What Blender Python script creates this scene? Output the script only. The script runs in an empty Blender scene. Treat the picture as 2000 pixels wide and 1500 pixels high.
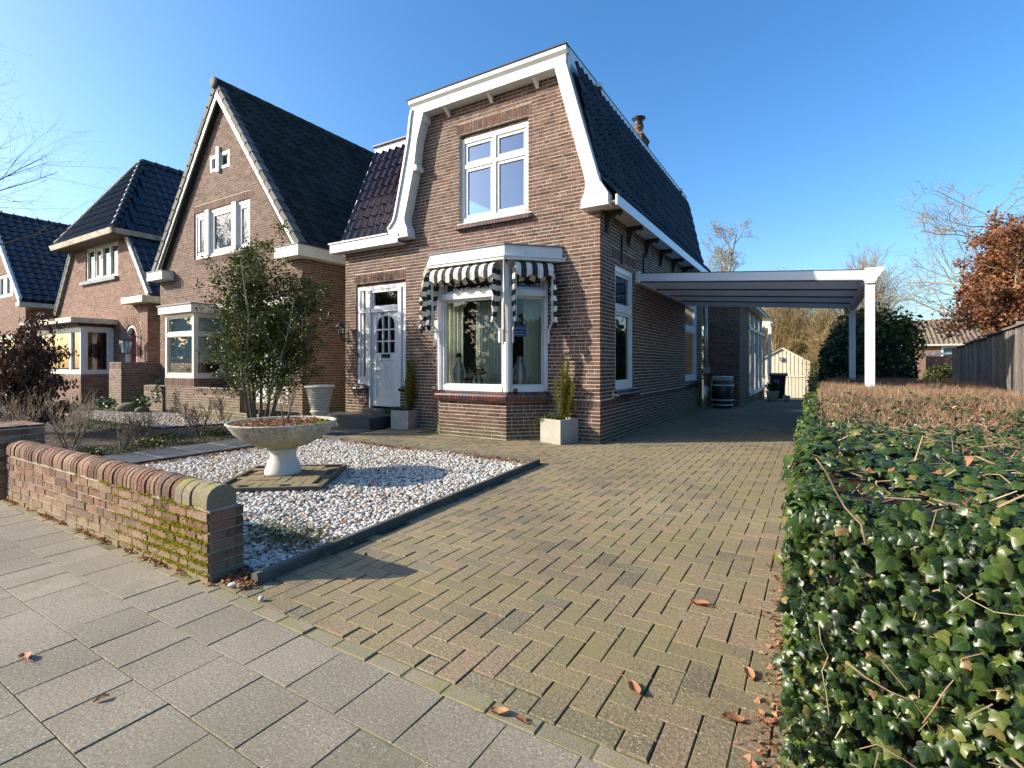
import bpy, math, random
import numpy as np
from mathutils import Vector, Matrix

S = bpy.context.scene
COL = S.collection
rnd = random.Random(7)
nr = np.random.RandomState(11)

# ------------------------------------------------------------------ camera, world, sun, exposure
CAM = Vector((2.9506, -7.5767, 1.256))
YAW = math.atan(595 / 982.0)
cam = bpy.data.cameras.new('camera')
co = bpy.data.objects.new('camera', cam)
COL.objects.link(co)
co.location = CAM
co.rotation_euler = (math.radians(90), 0, YAW)
cam.sensor_width = 36.0
cam.lens = 36.0 * 982 / 2000
cam.shift_y = -38 / 2000.0
cam.clip_start = 0.05
cam.clip_end = 800
S.camera = co

SUNDIR = Vector((1.44, 1.0, -0.85)).normalized()        # the way the light travels
w = bpy.data.worlds.new('World')
S.world = w
w.use_nodes = True
wn = w.node_tree.nodes
sky = wn.new('ShaderNodeTexSky')
sky.sky_type = 'NISHITA'
sky.sun_disc = False
sky.sun_elevation = math.asin(-SUNDIR.z)
sky.sun_rotation = math.atan2(-SUNDIR.x, -SUNDIR.y)
sky.air_density = 1.0
sky.dust_density = 1.8
sky.ozone_density = 3.5
sky.altitude = 0
hs = wn.new('ShaderNodeHueSaturation')
hs.inputs['Saturation'].default_value = 1.25
w.node_tree.links.new(sky.outputs[0], hs.inputs['Color'])
w.node_tree.links.new(hs.outputs[0], wn['Background'].inputs[0])
wn['Background'].inputs[1].default_value = 0.15
sl = bpy.data.lights.new('sun', 'SUN')
sl.energy = 4.6
sl.angle = math.radians(0.53)
sl.color = (1.0, 0.90, 0.75)
so = bpy.data.objects.new('sun', sl)
COL.objects.link(so)
so.rotation_euler = SUNDIR.to_track_quat('-Z', 'Y').to_euler()
so.location = (-30, -25, 25)
S.view_settings.view_transform = 'Standard'
S.view_settings.look = 'None'
S.view_settings.exposure = 0.95
S.view_settings.gamma = 1
S.cycles.max_bounces = 8
S.cycles.transparent_max_bounces = 12

# ------------------------------------------------------------------ object helpers
WORLD = {}


def link(o, parent=None):
    COL.objects.link(o)
    if parent is not None:
        o.parent = parent
        o.matrix_parent_inverse = WORLD.get(parent.name, Matrix()).inverted()
    return o


def tag(o, label=None, cat=None, group=None, kind=None):
    if label:
        o['label'] = label
    if cat:
        o['category'] = cat
    if group:
        o['group'] = group
    if kind:
        o['kind'] = kind
    return o


def thing(name, label, cat, loc=(0, 0, 0), group=None):
    o = bpy.data.objects.new(name, None)
    o.empty_display_size = 0.2
    COL.objects.link(o)
    o.location = loc
    WORLD[o.name] = Matrix.Translation(loc)
    return tag(o, label, cat, group)


def copy_tree(o, delta, label=None, parent=None):
    c = o.copy()
    COL.objects.link(c)
    if parent is None:
        c.location = Vector(o.location) + Vector(delta)
        if label:
            c['label'] = label
    else:
        c.parent = parent
        c.matrix_parent_inverse = o.matrix_parent_inverse.copy()
    for ch in o.children:
        copy_tree(ch, (0, 0, 0), None, c)
    return c


class MB:
    def __init__(s):
        s.v = []; s.f = []; s.m = []; s.sm = []

    def add(s, vs, fs, m=0, sm=False):
        b = len(s.v)
        s.v += [tuple(p) for p in vs]
        for f in fs:
            s.f.append(tuple(b + i for i in f)); s.m.append(m); s.sm.append(sm)

    def box(s, a, b, m=0):
        x0, y0, z0 = a; x1, y1, z1 = b
        s.add([(x0, y0, z0), (x1, y0, z0), (x1, y1, z0), (x0, y1, z0), (x0, y0, z1), (x1, y0, z1), (x1, y1, z1), (x0, y1, z1)],
              [(0, 3, 2, 1), (4, 5, 6, 7), (0, 1, 5, 4), (1, 2, 6, 5), (2, 3, 7, 6), (3, 0, 4, 7)], m)

    def obox(s, O, A, B, C, m=0):
        """box from corner O along the vectors A, B, C"""
        O = Vector(O); A = Vector(A); B = Vector(B); C = Vector(C)
        p = [O, O + A, O + A + B, O + B, O + C, O + A + C, O + A + B + C, O + B + C]
        f = [(0, 3, 2, 1), (4, 5, 6, 7), (0, 1, 5, 4), (1, 2, 6, 5), (2, 3, 7, 6), (3, 0, 4, 7)]
        if A.cross(B).dot(C) < 0:
            f = [tuple(reversed(q)) for q in f]
        s.add(p, f, m)

    def prism(s, pts, vec, m=0):
        """closed polygon (3-D points) swept along vec"""
        n = len(pts); vec = Vector(vec)
        P = [Vector(p) for p in pts]; Q = [p + vec for p in P]
        s.add(P + Q, [tuple(range(n - 1, -1, -1)), tuple(range(n, 2 * n))] +
              [(i, (i + 1) % n, n + (i + 1) % n, n + i) for i in range(n)], m)

    def tube(s, pts, rad, n=6, m=0, cap=True):
        P = [Vector(p) for p in pts]
        if not hasattr(rad, '__len__'):
            rad = [rad] * len(P)
        vs = []
        for i, p in enumerate(P):
            t = (P[min(i + 1, len(P) - 1)] - P[max(i - 1, 0)])
            t = t.normalized() if t.length > 1e-9 else Vector((0, 0, 1))
            u = t.cross(Vector((0.13, 0.31, 1)))
            u = u.normalized() if u.length > 1e-4 else Vector((1, 0, 0))
            w_ = t.cross(u)
            for k in range(n):
                a = 2 * math.pi * k / n
                vs.append(p + (u * math.cos(a) + w_ * math.sin(a)) * rad[i])
        fs = [(i * n + k, i * n + (k + 1) % n, (i + 1) * n + (k + 1) % n, (i + 1) * n + k) for i in range(len(P) - 1) for k in range(n)]
        if cap:
            fs += [tuple(range(n - 1, -1, -1)), tuple((len(P) - 1) * n + k for k in range(n))]
        s.add(vs, fs, m, True)

    def lathe(s, prof, c, n=32, m=0, sm=True):
        vs = []; fs = []
        for r, z in prof:
            for k in range(n):
                a = 2 * math.pi * k / n
                vs.append((c[0] + r * math.cos(a), c[1] + r * math.sin(a), c[2] + z))
        for i in range(len(prof) - 1):
            for k in range(n):
                fs.append((i * n + k, i * n + (k + 1) % n, (i + 1) * n + (k + 1) % n, (i + 1) * n + k))
        s.add(vs, fs, m, sm)

    def build(s, name, mats, parent=None, **kw):
        me = bpy.data.meshes.new(name)
        me.from_pydata(s.v, [], s.f)
        if not isinstance(mats, (list, tuple)):
            mats = [mats]
        for x in mats:
            me.materials.append(x)
        me.polygons.foreach_set('material_index', s.m)
        me.polygons.foreach_set('use_smooth', s.sm)
        me.update()
        o = bpy.data.objects.new(name, me)
        link(o, parent)
        return tag(o, **kw)


def raw_mesh(name, verts, faces, mats, mi=None, uv=None, smooth=False):
    """verts (n,3), faces (m,k) numpy"""
    me = bpy.data.meshes.new(name)
    n, k = faces.shape
    me.vertices.add(len(verts)); me.vertices.foreach_set('co', verts.astype(np.float32).ravel())
    me.loops.add(n * k); me.loops.foreach_set('vertex_index', faces.astype(np.int32).ravel())
    me.polygons.add(n)
    me.polygons.foreach_set('loop_start', np.arange(0, n * k, k, dtype=np.int32))
    me.polygons.foreach_set('loop_total', np.full(n, k, dtype=np.int32))
    if mi is not None:
        me.polygons.foreach_set('material_index', mi.astype(np.int32))
    me.polygons.foreach_set('use_smooth', np.full(n, smooth, dtype=bool))
    for x in (mats if isinstance(mats, (list, tuple)) else [mats]):
        me.materials.append(x)
    if uv is not None:
        l = me.uv_layers.new(name='UVMap')
        l.data.foreach_set('uv', uv.astype(np.float32).ravel())
    me.update(calc_edges=True)
    return me


def scatter(bv, bf, M, T, name, mats, mi=None, uvb=None, smooth=False, parent=None, **kw):
    """joined copies of base mesh (bv, bf) under matrices M (n,3,3) [columns = axes] and offsets T (n,3)"""
    bv = np.asarray(bv, float); bf = np.asarray(bf, int)
    n = len(T)
    V = (np.einsum('nij,vj->nvi', M, bv) + T[:, None, :]).reshape(-1, 3)
    Fs = (bf[None] + (np.arange(n) * len(bv))[:, None, None]).reshape(-1, bf.shape[1])
    mm = None if mi is None else np.repeat(np.asarray(mi), len(bf))
    uv = None
    if uvb is not None:
        uv = np.tile(np.asarray(uvb)[bf.ravel()], (n, 1))
    me = raw_mesh(name, V, Fs, mats, mm, uv, smooth)
    o = bpy.data.objects.new(name, me)
    link(o, parent)
    return tag(o, **kw)


def rotm(n, tilt=math.pi, rs=nr):
    """n random rotations: yaw any, tilt up to tilt"""
    a = rs.rand(n) * 2 * np.pi; t = (rs.rand(n) * 2 - 1) * tilt; b = rs.rand(n) * 2 * np.pi
    ca, sa, ct, st, cb, sb = np.cos(a), np.sin(a), np.cos(t), np.sin(t), np.cos(b), np.sin(b)
    Z = np.zeros(n); O = np.ones(n)
    Rz = np.stack([ca, -sa, Z, sa, ca, Z, Z, Z, O], 1).reshape(-1, 3, 3)
    Rx = np.stack([O, Z, Z, Z, ct, -st, Z, st, ct], 1).reshape(-1, 3, 3)
    R2 = np.stack([cb, -sb, Z, sb, cb, Z, Z, Z, O], 1).reshape(-1, 3, 3)
    return Rz @ Rx @ R2


def frames(nrm, spin=None, rs=nr):
    """rotations whose z axis is nrm (n,3)"""
    nrm = nrm / np.linalg.norm(nrm, axis=1, keepdims=True)
    ref = np.tile([0.0, 0, 1], (len(nrm), 1)); ref[np.abs(nrm[:, 2]) > 0.95] = [0, 1, 0]
    x = np.cross(ref, nrm); x /= np.linalg.norm(x, axis=1, keepdims=True)
    y = np.cross(nrm, x)
    a = rs.rand(len(nrm)) * 2 * np.pi if spin is None else spin
    c, s_ = np.cos(a)[:, None], np.sin(a)[:, None]
    return np.stack([x * c + y * s_, -x * s_ + y * c, nrm], 2)


CUBEV = np.array([(x, y, z) for z in (-.5, .5) for y in (-.5, .5) for x in (-.5, .5)])
CUBEF = np.array([(0, 2, 3, 1), (4, 5, 7, 6), (0, 1, 5, 4), (1, 3, 7, 5), (3, 2, 6, 7), (2, 0, 4, 6)])


def part_mesh(name, bv, bf, mat, smooth=False, uvb=None):
    bf = np.asarray(bf)
    return raw_mesh(name, np.asarray(bv, float), bf, mat, None, None if uvb is None else np.asarray(uvb)[bf.ravel()], smooth)


_cc = np.array(CAM)


def pieces(parent, name, bv, bf, M, T, mat, nmax=300, smooth=False, rest_name=None, uvb=None):
    """the nmax pieces nearest the camera as single parts sharing one mesh, the rest as one stuff part"""
    T = np.asarray(T); M = np.asarray(M)
    d = np.linalg.norm(T - _cc, axis=1)
    order = np.argsort(d)
    me = part_mesh(name, bv, bf, mat, smooth, uvb)
    pinv = WORLD.get(parent.name, Matrix()).inverted() if parent is not None else Matrix()
    for i in order[:nmax]:
        o = bpy.data.objects.new(name, me)
        COL.objects.link(o)
        o.parent = parent
        o.matrix_parent_inverse = pinv
        m4 = Matrix([list(M[i][0]) + [T[i][0]], list(M[i][1]) + [T[i][1]], list(M[i][2]) + [T[i][2]], [0, 0, 0, 1]])
        o.matrix_basis = m4
    r = order[nmax:]
    if len(r):
        scatter(bv, bf, M[r], T[r], rest_name or name + '_field', mat, None, uvb, smooth, parent, kind='stuff')


# ------------------------------------------------------------------ materials
def newmat(name):
    m = bpy.data.materials.new(name)
    m.use_nodes = True
    nt = m.node_tree
    b = nt.nodes['Principled BSDF']
    return m, nt, b


def N(nt, t, **kw):
    n = nt.nodes.new(t)
    for k, v in kw.items():
        setattr(n, k, v)
    return n


def L(nt, a, b):
    nt.links.new(a, b)


def pos(nt, scale=(1, 1, 1)):
    g = N(nt, 'ShaderNodeNewGeometry')
    mp = N(nt, 'ShaderNodeMapping')
    mp.inputs['Scale'].default_value = scale
    L(nt, g.outputs['Position'], mp.inputs['Vector'])
    return mp.outputs[0]


def noise(nt, scale, detail=3, rough=0.55, vec=None, sc=(1, 1, 1)):
    n = N(nt, 'ShaderNodeTexNoise')
    n.inputs['Scale'].default_value = scale
    n.inputs['Detail'].default_value = detail
    n.inputs['Roughness'].default_value = rough
    L(nt, vec if vec is not None else pos(nt, sc), n.inputs['Vector'])
    return n.outputs['Fac']


def ramp(nt, fac, stops, interp='LINEAR'):
    r = N(nt, 'ShaderNodeValToRGB')
    e = r.color_ramp.elements
    while len(e) < len(stops):
        e.new(0.5)
    for i, (p, c) in enumerate(stops):
        e[i].position = p
        e[i].color = (c[0], c[1], c[2], 1) if hasattr(c, '__len__') else (c, c, c, 1)
    r.color_ramp.interpolation = interp
    L(nt, fac, r.inputs[0])
    return r.outputs[0]


def mixc(nt, fac, a, b, mode='MIX'):
    m = N(nt, 'ShaderNodeMix', data_type='RGBA', blend_type=mode)
    if isinstance(fac, (int, float)):
        m.inputs[0].default_value = fac
    else:
        L(nt, fac, m.inputs[0])
    for i, x in ((6, a), (7, b)):
        if hasattr(x, 'links') or isinstance(x, bpy.types.NodeSocket):
            L(nt, x, m.inputs[i])
        else:
            m.inputs[i].default_value = (x[0], x[1], x[2], 1)
    return m.outputs[2]


def math_(nt, op, a, b=None, clamp=False):
    m = N(nt, 'ShaderNodeMath', operation=op)
    m.use_clamp = clamp
    for i, x in ((0, a), (1, b)):
        if x is None:
            continue
        if isinstance(x, (int, float)):
            m.inputs[i].default_value = x
        else:
            L(nt, x, m.inputs[i])
    return m.outputs[0]


def bump(nt, b, h, strength=0.3, dist=0.01):
    n = N(nt, 'ShaderNodeBump')
    n.inputs['Strength'].default_value = strength
    n.inputs['Distance'].default_value = dist
    L(nt, h, n.inputs['Height'])
    L(nt, n.outputs[0], b.inputs['Normal'])


def piece_random(nt):
    oi = N(nt, 'ShaderNodeObjectInfo')
    g = N(nt, 'ShaderNodeNewGeometry')
    return math_(nt, 'FRACT', math_(nt, 'ADD', oi.outputs['Random'], g.outputs['Random Per Island']))


def zsock(nt):
    g = N(nt, 'ShaderNodeNewGeometry')
    s = N(nt, 'ShaderNodeSeparateXYZ')
    L(nt, g.outputs['Position'], s.inputs[0])
    return s


def maprange(nt, v, a, b, c=0.0, d=1.0):
    m = N(nt, 'ShaderNodeMapRange')
    m.inputs[1].default_value = a; m.inputs[2].default_value = b
    m.inputs[3].default_value = c; m.inputs[4].default_value = d
    L(nt, v, m.inputs[0])
    return m.outputs[0]


def plain(name, col, rough=0.6, nscale=6, var=0.12, bumps=None, spec=0.5, metallic=0.0, coat=0.0, detail=4):
    """one colour with a little dirt and grain"""
    m, nt, b = newmat(name)
    f = noise(nt, nscale, detail)
    c = ramp(nt, f, [(0.3, [x * (1 - var) for x in col]), (0.7, [min(1, x * (1 + var)) for x in col])])
    L(nt, c, b.inputs['Base Color'])
    b.inputs['Roughness'].default_value = rough
    b.inputs['Specular IOR Level'].default_value = spec
    b.inputs['Metallic'].default_value = metallic
    b.inputs['Coat Weight'].default_value = coat
    if bumps:
        bump(nt, b, noise(nt, bumps[0], 3), bumps[1], bumps[2])
    return m


def pieced(name, stops, rough=0.85, grain=60, gamt=0.25, bstr=0.5, bdist=0.004, moss=None, algae=None, coat=0.0, spec=0.4, big=None, speck=None, rvar=None):
    """pieces (bricks, pavers, tiles): colour picked per piece, grain inside each"""
    m, nt, b = newmat(name)
    r = piece_random(nt)
    c = ramp(nt, r, stops)
    g = noise(nt, grain, 4, 0.65)
    c = mixc(nt, 1.0, c, ramp(nt, g, [(0.25, 1 - gamt), (0.75, 1 + gamt)]), 'MULTIPLY')
    if big:
        c = mixc(nt, 1.0, c, ramp(nt, noise(nt, big[0], 3), [(0.3, 1 - big[1]), (0.7, 1 + big[1])]), 'MULTIPLY')
    if speck:
        sp = ramp(nt, noise(nt, speck[0], 1), [(speck[1], 0), (speck[1] + 0.05, 1)])
        c = mixc(nt, sp, c, speck[2])
    if algae:      # green film near the ground, below height algae[1] above algae[0]
        z = zsock(nt).outputs[2]
        f = maprange(nt, math_(nt, 'ADD', z, math_(nt, 'MULTIPLY', noise(nt, 3.0, 4), algae[3])), algae[0] + algae[3] * 0.5, algae[1] + algae[3] * 0.5, 1, 0)
        c = mixc(nt, math_(nt, 'MULTIPLY', f, algae[4] if len(algae) > 4 else 0.75, True), c, algae[2])
    if moss:
        mk = ramp(nt, noise(nt, moss[0], 5, 0.7), [(moss[1], 0), (moss[1] + moss[3] if len(moss) > 3 else moss[1] + 0.08, 1)])
        c = mixc(nt, mk, c, moss[2])
    L(nt, c, b.inputs['Base Color'])
    b.inputs['Roughness'].default_value = rough
    if rvar:
        L(nt, ramp(nt, noise(nt, rvar[0], 3), [(0.35, rvar[1]), (0.65, rvar[2])]), b.inputs['Roughness'])
    b.inputs['Specular IOR Level'].default_value = spec
    b.inputs['Coat Weight'].default_value = coat
    b.inputs['Coat Roughness'].default_value = 0.12
    bump(nt, b, g, bstr, bdist)
    return m


def leafmat(name, stops, rough=0.45, trans=0.25, spec=0.5, veins=False):
    m, nt, b = newmat(name)
    r = piece_random(nt)
    c = ramp(nt, r, stops)
    if veins:
        uv = N(nt, 'ShaderNodeUVMap')
        sx = N(nt, 'ShaderNodeSeparateXYZ')
        L(nt, uv.outputs[0], sx.inputs[0])
        ang = math_(nt, 'ARCTAN2', sx.outputs[0], math_(nt, 'ADD', sx.outputs[1], 0.02))
        k = math_(nt, 'ABSOLUTE', math_(nt, 'SINE', math_(nt, 'MULTIPLY', ang, 3.6)))
        rr = math_(nt, 'SQRT', math_(nt, 'ADD', math_(nt, 'MULTIPLY', sx.outputs[0], sx.outputs[0]), math_(nt, 'MULTIPLY', sx.outputs[1], sx.outputs[1])))
        k = math_(nt, 'MULTIPLY', k, rr)
        vn = ramp(nt, k, [(0.03, 1), (0.10, 0)])
        c = mixc(nt, math_(nt, 'MULTIPLY', vn, 0.20), c, (0.16, 0.22, 0.08))
        c = mixc(nt, 1.0, c, ramp(nt, noise(nt, 45, 3), [(0.3, 0.75), (0.7, 1.3)]), 'MULTIPLY')
    L(nt, c, b.inputs['Base Color'])
    b.inputs['Roughness'].default_value = rough
    b.inputs['Specular IOR Level'].default_value = spec
    if trans > 0:
        t = N(nt, 'ShaderNodeBsdfTranslucent')
        L(nt, mixc(nt, 1.0, c, (1.2, 1.3, 0.5), 'MULTIPLY'), t.inputs[0])
        mx = N(nt, 'ShaderNodeMixShader')
        mx.inputs[0].default_value = trans
        L(nt, b.outputs[0], mx.inputs[1]); L(nt, t.outputs[0], mx.inputs[2])
        L(nt, mx.outputs[0], nt.nodes['Material Output'].inputs[0])
    return m


def glassmat(name, tint=(0.85, 0.92, 0.9), ior=1.7, rough=0.0, extra=0.0, coat=(1, 1, 1)):
    m, nt, b = newmat(name)
    nt.nodes.remove(b)
    t = N(nt, 'ShaderNodeBsdfTransparent'); t.inputs[0].default_value = (*tint, 1)
    g = N(nt, 'ShaderNodeBsdfGlossy'); g.inputs['Roughness'].default_value = rough
    g.inputs[0].default_value = (*coat, 1)
    f = N(nt, 'ShaderNodeFresnel'); f.inputs[0].default_value = ior
    fac = math_(nt, 'ADD', f.outputs[0], extra, True)
    bp = N(nt, 'ShaderNodeBump'); bp.inputs['Strength'].default_value = 0.03; bp.inputs['Distance'].default_value = 0.02
    L(nt, noise(nt, 1.7, 1), bp.inputs['Height'])
    L(nt, bp.outputs[0], g.inputs['Normal'])
    mx = N(nt, 'ShaderNodeMixShader')
    L(nt, fac, mx.inputs[0]); L(nt, t.outputs[0], mx.inputs[1]); L(nt, g.outputs[0], mx.inputs[2])
    L(nt, mx.outputs[0], nt.nodes['Material Output'].inputs[0])
    return m


M = {}
M['brick'] = pieced('house brick', [(0, (.056, .028, .020)), (.25, (.094, .045, .030)), (.6, (.122, .060, .040)), (.85, (.150, .077, .052)), (1, (.100, .051, .035))],
                    grain=70, gamt=.28, algae=(0.02, .34, (.10, .105, .035), .22, .6), big=(2.2, .10), rvar=(8, .7, .95))
M['brick2'] = pieced('neighbour brick', [(0, (.075, .040, .029)), (.35, (.118, .063, .045)), (.7, (.150, .082, .060)), (1, (.18, .10, .074))],
                     grain=60, gamt=.28, algae=(0.0, .8, (.12, .115, .055), .5, .55), big=(1.2, .12))
M['brick3'] = pieced('light red brick', [(0, (.14, .070, .047)), (.4, (.19, .096, .065)), (.75, (.225, .120, .083)), (1, (.26, .155, .11))],
                     grain=60, gamt=.25, algae=(0.0, .5, (.15, .13, .07), .4, .4), big=(1.4, .10))
M['brick_dark'] = pieced('weathered dark brick', [(0, (.10, .055, .045)), (.5, (.17, .10, .08)), (1, (.22, .15, .12))],
                         grain=60, gamt=.3, algae=(0.0, .9, (.13, .12, .05), .8, .7), big=(1.8, .2))
M['brick_wall'] = pieced('garden wall brick', [(0, (.10, .055, .036)), (.3, (.165, .080, .048)), (.6, (.215, .110, .068)), (.85, (.24, .155, .10)), (1, (.125, .08, .058))],
                         grain=55, gamt=.35, bstr=.9, bdist=.008, algae=(-.02, .26, (.27, .22, .13), .2, .6), moss=(7, .60, (.17, .165, .075), .1), big=(5, .22),
                         rvar=(9, .8, 1.0))
M['mortar'] = plain('lime mortar', (.50, .445, .36), .95, 9, .18, (90, .5, .004))
M['mortar2'] = plain('grey mortar', (.37, .32, .245), .95, 9, .2, (90, .5, .004))
M['mortar3'] = plain('buff mortar', (.30, .245, .195), .95, 9, .2, (90, .5, .004))
M['glazed'] = pieced('brown glazed brick', [(0, (.022, .008, .012)), (.4, (.05, .014, .012)), (.75, (.11, .026, .014)), (1, (.03, .012, .02))],
                     rough=.16, grain=25, gamt=.2, bstr=.12, bdist=.004, coat=.6, spec=.7)
M['white'] = plain('white painted wood', (.66, .65, .62), .42, 5, .06, (35, .12, .004))
M['white_shade'] = plain('white lacquered aluminium', (.66, .67, .68), .3, 1.5, .02)
M['cream'] = plain('cream painted wood', (.62, .58, .49), .42, 3, .05, (35, .12, .004))
M['cream_old'] = plain('weathered cream gutter', (.50, .46, .36), .6, 7, .3, (40, .2, .004))
M['lead'] = plain('lead flashing', (.17, .18, .20), .6, 5, .2, (30, .25, .004))
M['bitumen'] = plain('bitumen roofing edge', (.05, .05, .052), .8, 6, .3)
M['brownwood'] = plain('brown eaves bracket wood', (.055, .028, .018), .6, 12, .25)
M['black_iron'] = plain('black iron', (.015, .015, .016), .5, 20, .2)
M['alu'] = plain('grey aluminium', (.42, .43, .44), .35, 4, .06, metallic=.6)
M['dark_in'] = plain('room wall', (.30, .28, .25), .9, 3, .1)
M['dark_floor'] = plain('room floor', (.10, .065, .04), .6, 3, .2)
M['glass'] = glassmat('window glass', (.80, .88, .86), 1.62)
M['glass_up'] = glassmat('upper window glass', (.72, .80, .82), 1.75, extra=.16, coat=(.55, .72, 1.0))  # blue put into the gloss so the panes reflect a bluer sky
M['glass_n'] = glassmat('neighbour window glass', (.74, .82, .82), 1.55, extra=.03)
M['lead_came'] = plain('lead came', (.03, .028, .03), .5, 20, .2)
M['stained'] = glassmat('pale leaded glass', (.78, .76, .62), 1.6, .05)
M['curtain'] = plain('ivory curtain cloth', (.74, .71, .60), .85, 12, .06, (60, .15, .004))
M['net'] = plain('white net curtain', (.48, .51, .51), .9, 10, .05)
M['grey_net'] = plain('grey net curtain', (.26, .30, .31), .9, 8, .08)
M['blind'] = plain('pale roller blind', (.62, .66, .64), .8, 2, .03)
M['tile_black'] = pieced('black roof tile', [(0, (.010, .011, .015)), (.5, (.020, .022, .028)), (1, (.034, .036, .040))], rough=.42, grain=14, gamt=.35, bstr=.1,
                         coat=.08, spec=.35, moss=(9, .64, (.07, .075, .025), .08), rvar=(3, .32, .6))
M['tile_h2'] = pieced('mossy dark roof tile', [(0, (.010, .011, .011)), (.5, (.019, .020, .019)), (1, (.032, .032, .030))], rough=.8, grain=25, gamt=.4, bstr=.4,
                      moss=(4.5, .55, (.026, .034, .013), .12), spec=.3)
M['tile_blue'] = pieced('blue black glazed roof tile', [(0, (.008, .010, .016)), (.5, (.013, .016, .024)), (1, (.020, .024, .034))], rough=.36, grain=14, gamt=.25, bstr=.1, coat=.12, spec=.45)
M['tile_brown'] = pieced('aubergine glazed roof tile', [(0, (.024, .012, .014)), (.5, (.036, .017, .019)), (.9, (.050, .024, .026)), (1, (.095, .02, .018))], rough=.24, grain=16, gamt=.25, bstr=.12,
                         coat=.4, spec=.6)
M['verge'] = pieced('grey verge tile', [(0, (.10, .095, .085)), (1, (.17, .16, .145))], rough=.85, grain=20, gamt=.3)
M['paver'] = pieced('driveway clay paver', [(0, (.150, .125, .080)), (.2, (.195, .156, .092)), (.45, (.222, .172, .098)), (.62, (.212, .170, .092)), (.80, (.240, .168, .106)), (.9, (.195, .170, .090)), (1, (.165, .140, .098))],
                    rough=.92, grain=75, gamt=.55, bstr=1.0, bdist=.004, big=(.8, .24), moss=(1.6, .47, (.200, .172, .070), .25), speck=(120, .66, (.40, .35, .27)))
M['flag'] = pieced('concrete paving tile', [(0, (.190, .166, .122)), (.5, (.212, .185, .137)), (1, (.232, .202, .152))],
                   rough=.92, grain=95, gamt=.55, bstr=.6, bdist=.002, big=(.9, .20), moss=(1.3, .54, (.165, .152, .088), .22), speck=(120, .66, (.42, .38, .30)))
M['strip'] = pieced('mossy border paver', [(0, (.19, .17, .105)), (.5, (.22, .195, .12)), (1, (.25, .21, .14))], rough=.92, grain=120, gamt=.35, bstr=.7, bdist=.003,
                    moss=(4, .5, (.19, .18, .06), .14))
M['joint'] = plain('sandy mossy joint', (.050, .046, .017), .98, 11, .45, (80, .8, .006))
M['joint_grey'] = plain('sandy grey joint', (.12, .115, .048), .98, 9, .35, (80, .6, .004))
M['kerb'] = plain('old concrete edging', (.095, .09, .068), .92, 6, .3, (70, .6, .004))
M['bluestone'] = plain('bluestone slab', (.055, .062, .066), .6, 5, .22, (40, .35, .004))
M['concrete'] = plain('light concrete', (.36, .335, .275), .9, 9, .10, (120, .5, .003))
M['soil'] = plain('garden soil', (.036, .027, .017), .98, 14, .5, (30, 1.0, .03))
M['grassbase'] = plain('winter grass ground', (.075, .085, .03), .98, 6, .4, (30, 1.0, .03))
M['gravel_floor'] = plain('gravel bed floor', (.17, .145, .11), .98, 30, .4, (60, .8, .01))
M['asphalt'] = plain('asphalt', (.055, .055, .056), .95, 40, .2, (90, .6, .004))
M['bark'] = plain('grey bark', (.16, .135, .10), .95, 22, .35, (35, .8, .01))
M['bark_pale'] = plain('pale olive bark', (.25, .225, .15), .95, 18, .3, (35, .7, .01))
M['twig_tan'] = pieced('tan twigs', [(0, (.15, .095, .05)), (.5, (.27, .185, .11)), (1, (.42, .33, .22))], rough=.85, grain=40, gamt=.25, bstr=.3)
M['twig_red'] = pieced('reddish clipped twigs', [(0, (.12, .07, .04)), (.4, (.22, .125, .07)), (.8, (.31, .20, .115)), (1, (.42, .32, .20))], rough=.85, grain=40, gamt=.25, bstr=.3)
M['twig_dark'] = pieced('dark bare twigs', [(0, (.05, .035, .025)), (1, (.12, .085, .06))], rough=.9, grain=40, gamt=.3, bstr=.3)
M['willow'] = pieced('yellow brown twigs', [(0, (.16, .11, .045)), (.5, (.27, .19, .08)), (1, (.38, .29, .14))], rough=.85, grain=30, gamt=.25, bstr=.3)
M['ivy'] = leafmat('ivy leaf', [(0, (.008, .020, .004)), (.35, (.018, .040, .006)), (.65, (.034, .064, .009)), (.86, (.062, .095, .014)), (.95, (.11, .12, .024)), (.985, (.17, .13, .04)), (1, (.20, .12, .06))],
                   .36, .18, .42, True)
M['holly'] = leafmat('holly leaf', [(0, (.022, .036, .008)), (.5, (.050, .074, .014)), (.85, (.105, .125, .026)), (1, (.20, .17, .04))], .45, .2, .35)
M['laurel'] = leafmat('dark hedge leaf', [(0, (.010, .026, .010)), (.5, (.022, .050, .015)), (.85, (.045, .085, .022)), (1, (.09, .12, .03))], .38, .15, .5)
M['yew'] = leafmat('golden yew needle', [(0, (.09, .11, .015)), (.5, (.20, .19, .025)), (1, (.34, .29, .05))], .5, .3, .4)
M['yew_dark'] = leafmat('green juniper needle', [(0, (.025, .055, .015)), (.5, (.06, .10, .02)), (1, (.12, .15, .03))], .5, .25, .4)
M['beech'] = leafmat('dry copper beech leaf', [(0, (.15, .060, .030)), (.5, (.29, .125, .065)), (1, (.42, .20, .11))], .6, .3, .3)
M['rhodo'] = leafmat('dark maroon leaf', [(0, (.035, .016, .012)), (.5, (.080, .034, .022)), (.85, (.15, .065, .035)), (1, (.24, .12, .07))], .6, .1, .3)
M['broad'] = leafmat('yellow green leaf', [(0, (.16, .17, .03)), (.5, (.30, .29, .06)), (1, (.42, .38, .10))], .5, .3, .4)
M['olive'] = leafmat('olive green leaf', [(0, (.03, .045, .014)), (.5, (.07, .085, .022)), (1, (.16, .14, .04))], .5, .2, .4)
M['grass'] = leafmat('grass blade', [(0, (.04, .07, .015)), (.5, (.08, .12, .025)), (1, (.15, .17, .05))], .6, .25, .3)
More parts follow.
